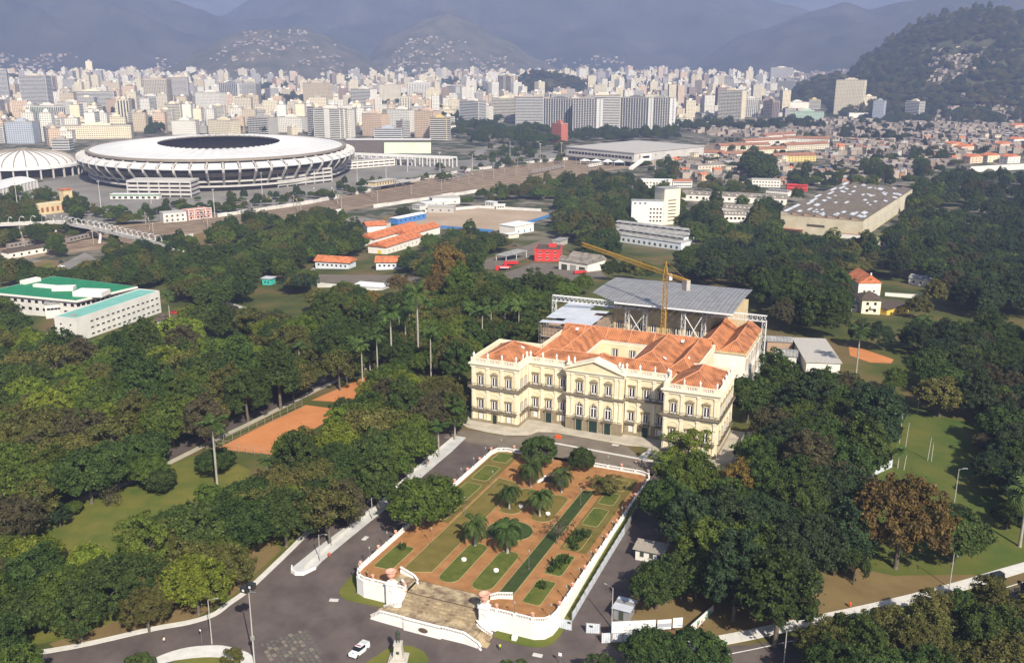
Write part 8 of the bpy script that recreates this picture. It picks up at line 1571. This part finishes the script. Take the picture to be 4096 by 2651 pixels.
def near_limit(u):
    L = [(-400, 585), (0, 575), (240, 590), (300, 560), (560, 533), (1400, 545), (1780, 560), (1860, 495), (2060, 500), (2240, 520), (2700, 515), (2780, 470), (3300, 476), (3720, 470), (4600, 465)]; return interp(L, u)
far = []; indiv = 0
cand = []
for _ in range(26000):
    u = random.uniform(-350, 4450); D = 1380+(5000-1380)*random.random()**.62
    d = ray(u, 400); hd = Vector((d.x, d.y)).normalized(); x = CAM.x+hd.x*D; y = CAM.y+hd.y*D; cand.append((D, u, x, y))
cand.sort()
cell = {}
def clash(x, y, r):
    k = (int(x//60), int(y//60))
    for i in (-1, 0, 1):
        for j in (-1, 0, 1):
            for a, b, rr in cell.get((k[0]+i, k[1]+j), ()):
                if (x-a)**2+(y-b)**2 < (r+rr)**2: return True
    return False
def put(x, y, r): cell.setdefault((int(x//60), int(y//60)), []).append((x, y, r))
for x, y, r in CITY: put(x, y, min(r, 40))
def hill_zone(u, D): return (1975 < u < 2360 and 3000 < D < 3550) or (3070 < u < 3600 and 2620 < D < 3150) or (u > 3200 and D > 2180) or (u > 3690 and D < 2300 and u % 7 > 2) or (1870 < u < 2280 and D < 1900)
GROUP_F = 'apartment blocks crowding the plain below the mountains'
citytrees = []
for D, u, x, y in cand:
    z = h(x, y); pu, pv, _w = proj((x, y, z))
    if pv > near_limit(pu)-2 or hill_zone(pu, D): continue
    if D < 2250: sp = random.uniform(13, 19)
    else: sp = random.uniform(15, 24)
    green = fbm(x, y, 420, 3, 5)
    if green > .36 or random.random() < .06: citytrees.append((x, y)) if random.random() < .5 else None; continue
    if clash(x, y, sp): continue
    put(x, y, sp); rot = math.radians(28 if fbm(x, y, 900, 2, 9) > 0 else 62)+random.choice((0, PI/2))+random.uniform(-.06, .06)
    if D < 2150 and indiv < 235:
        i = random.choice([0, 2, 3, 5, 5, 6, 6, 8, 9, 11, 12, 14, 15, 3, 12]) if D < 1750 else random.randrange(16)
        P, L, H, lab = FP[i]; s = random.uniform(.8, 1.1)
        rz = rot
        # keep the detailed front towards the park
        v2 = Vector((math.sin(rz), -math.cos(rz))); 
        if v2.dot(Vector((CAM.x-x, CAM.y-y))) < 0: rz += PI
        place(P, 'city_block', lab+(' close behind the railway side' if D < 1700 else ' among the far towers'), 'building', (x, y, z), rz, (s, s, s*random.uniform(.85, 1.15)), lab+(' near' if D < 1700 else ' far')); indiv += 1
    else:
        k = random.random(); H = random.uniform(6, 13) if k < .5 else (random.uniform(15, 30) if k < .82 else random.uniform(32, 54))
        if D > 4300: H *= .75
        far.append((x, y, z, random.uniform(17, 38), random.uniform(14, 24), H, rot))
print('city', indiv, len(far), len(citytrees))
def window_wall_material():
    m = bpy.data.materials.new('far_facade'); m.use_nodes = True; t = m.node_tree; N = t.nodes; L = t.links; b = N['Principled BSDF']; b.inputs['Roughness'].default_value = .85; b.inputs['Specular IOR Level'].default_value = .15
    g = N.new('ShaderNodeNewGeometry'); r = N.new('ShaderNodeValToRGB'); r.color_ramp.interpolation = 'CONSTANT'; e = r.color_ramp.elements; cols = ['white', 'cream', 'grey', 'beige', 'white', 'cream', 'white', 'sand', 'brown', 'cream', 'pink', 'white', 'grey']
    while len(e) < len(cols): e.new(.5)
    for i, c_ in enumerate(cols): e[i].position = i/len(cols); e[i].color = (*[q*.92 for q in PALT[c_]], 1)
    L.new(g.outputs['Random Per Island'], r.inputs[0])
    at = N.new('ShaderNodeUVMap'); sp = N.new('ShaderNodeSeparateXYZ'); L.new(at.outputs[0], sp.inputs[0])
    def cellmask(o, f, lo, hi):
        a = N.new('ShaderNodeMath'); a.operation = 'MULTIPLY'; a.inputs[1].default_value = f; L.new(sp.outputs[o], a.inputs[0]); c_ = N.new('ShaderNodeMath'); c_.operation = 'FRACT'; L.new(a.outputs[0], c_.inputs[0])
        p = N.new('ShaderNodeMath'); p.operation = 'GREATER_THAN'; p.inputs[1].default_value = lo; q = N.new('ShaderNodeMath'); q.operation = 'LESS_THAN'; q.inputs[1].default_value = hi; L.new(c_.outputs[0], p.inputs[0]); L.new(c_.outputs[0], q.inputs[0]); mm = N.new('ShaderNodeMath'); mm.operation = 'MULTIPLY'; L.new(p.outputs[0], mm.inputs[0]); L.new(q.outputs[0], mm.inputs[1]); return mm.outputs[0]
    mm = N.new('ShaderNodeMath'); mm.operation = 'MULTIPLY'; L.new(cellmask(0, 1/3.4, .2, .72), mm.inputs[0]); L.new(cellmask(1, 1/3.05, .3, .8), mm.inputs[1])
    mx = N.new('ShaderNodeMix'); mx.data_type = 'RGBA'; mx.inputs[7].default_value = (.065, .06, .06, 1); L.new(mm.outputs[0], mx.inputs[0]); L.new(r.outputs[0], mx.inputs[6]); L.new(mx.outputs[2], b.inputs['Base Color']); MATS['far_facade'] = m
window_wall_material()
def boxes_mesh(name, B, roof=None, mats=('far_facade', 'city_roof')):
    V = []; Fc = []; uv = []; mi = []
    for x, y, z, L, Dp, H, r in B:
        ca, sa = math.cos(r), math.sin(r); n = len(V); c4 = [(x+a*ca-b*sa, y+a*sa+b*ca) for a, b in ((-L/2, -Dp/2), (L/2, -Dp/2), (L/2, Dp/2), (-L/2, Dp/2))]
        V += [(*c_, z-3) for c_ in c4]+[(*c_, z+H) for c_ in c4]; off = random.uniform(0, 3)
        for i, w_ in enumerate((L, Dp, L, Dp)): j = (i+1) % 4; Fc.append((n+i, n+j, n+4+j, n+4+i)); uv += [(off, 0), (off+w_, 0), (off+w_, H+3), (off, H+3)]; mi.append(0)
        Fc.append((n+4, n+5, n+6, n+7)); uv += [(0, .1)]*4; mi.append(1 if roof else 0)
        if H > 14:
            n = len(V); k = .3; V += [(x+a*ca-b*sa, y+a*sa+b*ca, zz) for zz in (z+H, z+H+4) for a, b in ((-L*k/2, -Dp*k/2), (L*k/2, -Dp*k/2), (L*k/2, Dp*k/2), (-L*k/2, Dp*k/2))]
            for i in range(4): j = (i+1) % 4; Fc.append((n+i, n+j, n+4+j, n+4+i)); uv += [(0, .1)]*4; mi.append(0)
            Fc.append((n+4, n+5, n+6, n+7)); uv += [(0, .1)]*4; mi.append(0)
    me = bpy.data.meshes.new(name); me.from_pydata(V, [], Fc); ul = me.uv_layers.new(name='UVMap'); ul.data.foreach_set('uv', [c_ for q in uv for c_ in q])
    for m in mats: me.materials.append(MATS[m])
    me.polygons.foreach_set('material_index', mi); me.update(); return me
stuff(link('distant_city', boxes_mesh('distant_city', far, True)))
# ------------------------------------------------------------------ low houses on the right, rows with orange roofs, hillside settlements
def Z3(x, y): return 2700+x*.5866, y*.5866
ROWS = [(Z3(310, 1035), Z3(650, 1022), 'sand', 'tile_brown'), (Z3(480, 1000), Z3(760, 985), 'white', 'tile_brown'), (Z3(730, 975), Z3(1050, 985), 'white', 'tile_brown'), (Z3(760, 1030), Z3(1050, 1015), 'sand', 'tile_brown'), (Z3(130, 1080), Z3(330, 1085), 'white', 'tile_brown'), (Z3(330, 1095), Z3(560, 1085), 'white', 'tile_brown'), (Z3(560, 1060), Z3(760, 1052), 'cream', 'tile_brown'), (Z3(680, 1108), Z3(960, 1100), 'yellow', 'tile_brown'), (Z3(620, 960), Z3(820, 945), 'white', 'tile_brown'), (Z3(155, 1195), Z3(335, 1185), 'sand', 'city_roof')]
for i, (a, c_, col, rf) in enumerate(ROWS):
    b = Blk('row_houses', ['sandy terrace row with orange roof next to the market sheds', 'white terrace row with stepped orange roof', 'long white terrace row at the end of the orange roofs', 'sandy terrace row facing the lone tall tree', 'short white terrace row beside the sheds', 'white terrace row near the lone tall tree', 'cream terrace row between the white ones', 'bright yellow terrace block with many windows', 'farthest white terrace row by the viaduct', 'sandy flat-roofed block with three window rows'][i], 'row houses', a, c_, 16, 8 if i < 9 else 11); b.walls('city_'+col); (b.gable(rf, 3.4, .8, 'x') if i < 9 else b.flat(rf)); n = max(5, int(b.L/4.5)); b.wins('f', n, 2 if i < 9 else 3, 1.5, 1.4, 1.3, 3.3)
def rowhouse(u, v, lab, col):
    b = Blk('gabled_house', lab, 'house', (u-26, v), (u+24, v-3), 13, 9); b.walls('city_'+col); b.gable('tile_orange', 3.0, .5, 'y'); b.wins('f', 3, 2, 1.3, 1.4, 1.5, 3.6); b.wins('l', 2, 2, 1.3, 1.4, 1.5, 3.6)
for i, (u, v, col) in enumerate(((3830, 600, 'pink'), (3870, 612, 'pink'), (3905, 655, 'pink'), (3975, 650, 'cream'), (4055, 655, 'white'), (4025, 600, 'pink'), (4080, 580, 'white'), (4085, 520, 'pink'))): rowhouse(u, v, ['pinkish gabled house at the top of the orange-roofed terrace', 'pinkish gabled house second in the orange-roofed terrace', 'large pink gable end standing over the wall', 'cream gabled house behind the long pale wall', 'white gabled house behind the long pale wall', 'pinkish gabled house above the white one', 'white gabled house under the curved viaduct', 'pink house beside the curved viaduct'][i], col)
b = Blk('retaining_wall', 'long stained pale wall below the gabled houses', 'wall', (3880, 690), (4200, 672), 1, 7); b.walls('wall_dirty'); b.box('coping', 'concrete', -.1, b.L+.1, -.1, 1.1, b.H, b.H+.3)
HPR = []
def house_proto(L, Dp, H, wallm, roof, tank):
    P = [('wall', MB().box(-L/2, L/2, -Dp/2, Dp/2, -4, H).mesh('wall', wallm))]; w_ = MB()
    for j in range(max(1, int(H/3))):
        for x in (-L*.28, L*.2): w_.box(x-.6, x+.6, -Dp/2-.07, -Dp/2, j*3+1.0, j*3+2.2); w_.box(L/2, L/2+.07, x*Dp/L-.5, x*Dp/L+.5, j*3+1.0, j*3+2.2)
    P.append(('windows', w_.mesh('windows', 'city_glass'), (), True))
    if roof == 'flat': P.append(('roof', MB().box(-L/2-.2, L/2+.2, -Dp/2-.2, Dp/2+.2, H, H+.25).mesh('roof', 'city_roof')))
    else: P.append(('roof', MB().add([(-L/2-.4, -Dp/2-.4, H), (L/2+.4, -Dp/2-.4, H), (L/2+.4, Dp/2+.4, H), (-L/2-.4, Dp/2+.4, H), (-L/2-.4, 0, H+1.9), (L/2+.4, 0, H+1.9)], [(0, 1, 5, 4), (2, 3, 4, 5), (3, 0, 4), (1, 2, 5)]).mesh('roof', roof)))
    if tank: P.append(('water_tank', MB().tube((L*.2, Dp*.1, H+.25), (L*.2, Dp*.1, H+1.8), .9, .8, 8).mesh('water_tank', 'paint_blue' if tank == 2 else 'concrete')))
    return P
HSE = [(house_proto(9, 8, 3.4, 'house_brick', 'flat', 1), 'one-storey bare brick house with a flat roof'), (house_proto(8, 9, 6.4, 'house_brick', 'flat', 2), 'two-storey bare brick house with a blue water tank'), (house_proto(10, 8, 3.6, 'house_pale', 'tile_orange', 0), 'small pale house with an orange tile roof'), (house_proto(9, 8, 6.4, 'house_pale', 'flat', 1), 'two-storey pale house with a roof tank'), (house_proto(12, 9, 4, 'house_pale', 'roof_asbestos', 0), 'pale house with a brown sheet roof'), (house_proto(8, 8, 9.2, 'city_cream', 'flat', 0), 'three-storey cream house with a flat roof'), (house_proto(14, 10, 5, 'house_brick', 'roof_grey', 0), 'brick workshop with a grey sheet roof'), (house_proto(8, 7, 6.2, 'city_pink', 'tile_orange', 0), 'pinkish house with an orange roof')]
houses = 0; hfar = []; random.seed(12)
ZONE = [(2760, 500), (3150, 490), (3330, 480), (3480, 490), (3560, 500), (3700, 470), (3850, 455), (4150, 420), (4150, 620), (3900, 610), (3720, 690), (3480, 730), (3100, 740), (2900, 735), (2600, 700), (2600, 660), (2740, 640), (3150, 640), (3330, 610), (3330, 545), (2900, 548), (2760, 530)]
cell2 = {}
for _ in range(16000):
    u = random.uniform(2600, 4150); v = random.uniform(420, 745)
    if not inpoly(u, v, ZONE): continue
    p = G(u, v); k = (int(p.x//14), int(p.y//14))
    if fbm(p.x, p.y, 160, 3, 21) > .42: continue
    if any((p.x-a)**2+(p.y-b)**2 < 9.2**2 for i in (-1, 0, 1) for j in (-1, 0, 1) for a, b in cell2.get((k[0]+i, k[1]+j), ())): continue
    cell2.setdefault(k, []).append((p.x, p.y)); i = random.choice([0, 0, 1, 1, 2, 3, 3, 4, 4, 5, 6, 7]); rz = random.choice((.3, .5, .9))+random.uniform(-.15, .15); zz = h(p.x, p.y)
    if v > 545 and houses < 250: P, lab = HSE[i]; place(P, 'low_house', lab+' in the crowded quarter below the hill', 'house', (p.x, p.y, zz), rz, random.uniform(.85, 1.2), lab+'s in the crowded quarter'); houses += 1
    else: hfar.append((p.x, p.y, zz, random.uniform(7, 12), random.uniform(6, 9), random.choice((3, 3.5, 6, 6.5, 9)), rz))
mat('slum_wall', (.25, .21, .175), None, rough=.9, island=.55)
def hillside(pos, n, u0, u1, t0, t1, thr=-1, seed=0, sc=1.0):
    for _ in range(n):
        u = random.uniform(u0, u1); t = random.uniform(t0, t1); p = pos(u, t)
        if fbm(p.x, p.y, 180, 3, 30+seed) < thr: continue
        hfar.append((p.x, p.y, p.z, random.uniform(5, 13)*sc, random.uniform(5, 10)*sc, random.choice((2, 3, 4, 6))*sc, random.uniform(0, 1.5)))
hillside(R_h1, 200, 3740, 4000, .32, .66, .02, 1, 1.1); hillside(R_h1, 120, 3330, 3560, .3, .8, .12, 2); hillside(R_h3, 420, 840, 1420, .1, .95, .06, 3, 1.2); hillside(R_h4, 500, 1420, 2150, .04, .6, .0, 4, 1.2); hillside(R_left, 160, -100, 330, .02, .16, .0, 5, 1.3); hillside(R_mid, 500, 1500, 3100, .01, .09, -.05, 6, 1.3); hillside(R_r2, 420, 3130, 3420, .0, .16, -.2, 7, 1.2); hillside(R_left, 90, 600, 820, .04, .22, .1, 8, 1.3); hillside(R_h1, 600, 3600, 4150, .0, .26, -.25, 9)
print('houses', houses, len(hfar))
stuff(link('hillside_houses', boxes_mesh('hillside_houses', hfar, True, ('slum_wall', 'city_roof'))))
# ------------------------------------------------------------------ woods and street trees too far to tell apart
FT = {'leaf_dark': [], 'leaf_mid': [], 'leaf_olive': [], 'leaf_blue': []}; NV = len(CROWN_OBJ)-len(VAR.get('open', ()))
def far_tree(x, y, z, s, tone, lod): FT[tone].append((x, y, z, rng.uniform(0, 6.28), s, rng.uniform(.85, 1.15), int(rng.integers(NV))))
def wood(poly, n, s0, s1, tones=('leaf_dark', 'leaf_mid', 'leaf_dark', 'leaf_olive'), lod=0, thr=None):
    us = [p[0] for p in poly]; vs_ = [p[1] for p in poly]; k = 0; tr_ = 0
    while k < n and tr_ < n*30:
        tr_ += 1; u = rng.uniform(min(us), max(us)); v = rng.uniform(min(vs_), max(vs_))
        if not inpoly(u, v, poly): continue
        s = rng.uniform(s0, s1); p = G(u, v, 6*s)
        if thr is not None and fbm(p.x, p.y, 60, 3, 77) < thr: continue
        D = (p-CAM).length
        if any((a < u < b and -4 < Db-D < 65) or (abs((p.x-x)*math.cos(r)+(p.y-y)*math.sin(r)) < L/2+3 and abs((p.y-y)*math.cos(r)-(p.x-x)*math.sin(r)) < dd/2+3) for a, b, Db, x, y, L, dd, r in BLK): continue
        far_tree(p.x, p.y, h(p.x, p.y), s, tones[int(rng.integers(len(tones)))], lod); k += 1
for args in FAR_WOODS: wood(*args)
wood([(1790, 500), (1900, 488), (2060, 505), (2230, 512), (2230, 560), (2100, 572), (1850, 560)], 70, 1.0, 1.5, ('leaf_dark', 'leaf_dark', 'leaf_blue')); wood([(2250, 520), (2700, 520), (2720, 545), (2300, 560)], 60, .9, 1.3, ('leaf_dark', 'leaf_blue'), 1); wood([(2700, 485), (3320, 480), (3330, 505), (2720, 520)], 70, .9, 1.3, ('leaf_dark', 'leaf_blue'), 1)
wood([(1890, 450), (1960, 430), (1800, 470), (1770, 480)], 14, 1, 1.3, ('leaf_dark',), 1); wood([(575, 455), (640, 455), (660, 530), (590, 535)], 30, 1.0, 1.4, ('leaf_dark',), 0); wood([(925, 445), (975, 440), (980, 520), (930, 520)], 14, 1.0, 1.4, ('leaf_dark',), 1)
wood([(0, 740), (80, 760), (330, 790), (350, 860), (150, 870), (0, 920)], 60, .6, 1.0); wood([(350, 850), (620, 830), (900, 830), (1010, 800), (1010, 830), (640, 885), (420, 890)], 34, .45, .7); wood([(1010, 790), (1340, 745), (1800, 690), (1800, 712), (1340, 790), (1010, 830)], 40, .4, .65); wood([(1880, 620), (2260, 600), (2260, 640), (1900, 680)], 50, .4, .7)
wood([(0, 900), (200, 890), (560, 960), (620, 1010), (400, 1010), (200, 1010), (0, 990)], 50, .45, .8, thr=.0); wood([(0, 1040), (60, 1050), (140, 1100), (330, 1080), (560, 1030), (700, 1060), (640, 1130), (200, 1130), (0, 1130)], 70, .6, .9)
wood([(1200, 860), (1600, 820), (1640, 880), (1450, 905), (1200, 900)], 34, .45, .8, thr=-.1); wood([(1840, 790), (2100, 735), (2300, 710), (2450, 700), (2480, 740), (2100, 800), (1880, 815)], 60, .6, 1.0)
wood([(2260, 720), (2520, 700), (2530, 760), (2450, 900), (2400, 930), (2250, 900), (2230, 820)], 80, .7, 1.1); wood([(2620, 760), (2730, 760), (2720, 900), (2640, 900)], 20, .8, 1.2); wood([(2830, 760), (3080, 820), (3090, 900), (2960, 900), (2870, 860)], 30, .8, 1.1); wood([(2540, 650), (2700, 650), (2720, 720), (2560, 720)], 16, .6, .9)
wood([(2990, 610), (3060, 600), (3080, 720), (3000, 730)], 16, 1.2, 1.8, ('leaf_dark',)); wood([(3150, 700), (3480, 640), (3700, 600), (3850, 660), (3850, 720), (3500, 745), (3200, 745)], 50, .7, 1.1, ('leaf_dark', 'leaf_blue', 'leaf_mid')); wood([(3480, 480), (3560, 490), (3720, 440), (3720, 520), (3600, 560), (3400, 560), (3330, 520)], 50, .8, 1.1, ('leaf_dark', 'leaf_blue'), 0)
wood([(2700, 640), (3330, 560), (3900, 520), (4100, 560), (3800, 680), (3300, 720), (2800, 740)], 90, .5, .8, ('leaf_dark', 'leaf_olive', 'leaf_blue'), 0, .05)
for P_, n_, a_, b_, t_ in (([(2230, 830), (2480, 720), (2560, 760), (2700, 880), (2560, 900), (2440, 1020), (2360, 1010), (2250, 960)], 90, .7, 1.1, None), ([(2540, 900), (2760, 800), (3100, 820), (3120, 960), (3080, 1020), (2900, 1000), (2760, 960), (2690, 960), (2600, 930)], 90, .7, 1.1, None), ([(3080, 960), (3560, 980), (3640, 900), (3680, 960), (3640, 1060), (3440, 1100), (3100, 1030)], 70, .7, 1.1, None), ([(3640, 760), (3760, 720), (3700, 1000), (3600, 1010), (3560, 960), (3650, 850)], 60, .8, 1.1, None), ([(2560, 740), (2760, 730), (3200, 745), (3200, 790), (2900, 800), (2600, 790)], 26, .6, .9, None), ([(1180, 930), (1500, 890), (1560, 920), (1480, 960), (1300, 1040), (1180, 1030)], 60, .7, 1.0, None), ([(1600, 1040), (1900, 950), (2000, 940), (2050, 960), (1900, 1050), (1680, 1120), (1600, 1120)], 70, .6, .9, None), ([(1180, 1090), (1260, 1080), (1280, 1130), (1230, 1150), (1150, 1150)], 14, .6, .9, None), ([(300, 800), (640, 800), (1000, 780), (1400, 710), (1850, 650), (1860, 680), (1400, 760), (1000, 835), (620, 880), (300, 890)], 50, .35, .6, None), ([(3420, 1180), (3560, 1120), (4096, 1080), (4150, 1240), (3700, 1230), (3520, 1260)], 26, .6, .9, None), ([(440, 1020), (640, 960), (830, 960), (840, 1000), (700, 1060), (480, 1080)], 50, .6, .9, None), ([(2840, 560), (3340, 530), (3340, 640), (2900, 650)], 30, .5, .8, None), ([(1860, 560), (2260, 560), (2270, 600), (1900, 620)], 40, .5, .8, None)): wood(P_, n_, a_, b_, ('leaf_dark', 'leaf_mid', 'leaf_dark', 'leaf_olive', 'leaf_blue'), 0, t_)
for x, y in citytrees[:1500]: far_tree(x, y, h(x, y), rng.uniform(.9, 1.5), 'leaf_dark', 1)
for pos, n, u0, u1, t0, t1 in ((R_h1, 1500, 3310, 4200, .0, .99), (R_h2, 130, 3160, 3510, .05, .98), (R_h5, 140, 2000, 2335, .05, .98)):
    for _ in range(n):
        u = rng.uniform(u0, u1); t = rng.uniform(t0, t1); p = pos(u, t)
        if pos is R_h1 and fbm(p.x, p.y, 180, 3, 31) > .16 and 3740 < u < 4000 and .3 < t < .68: continue
        far_tree(p.x, p.y, p.z-2, rng.uniform(.9, 1.5), ('leaf_dark', 'leaf_blue', 'leaf_olive')[int(rng.integers(3))], 1)
for k, L in FT.items(): woods('distant_trees', L, k)
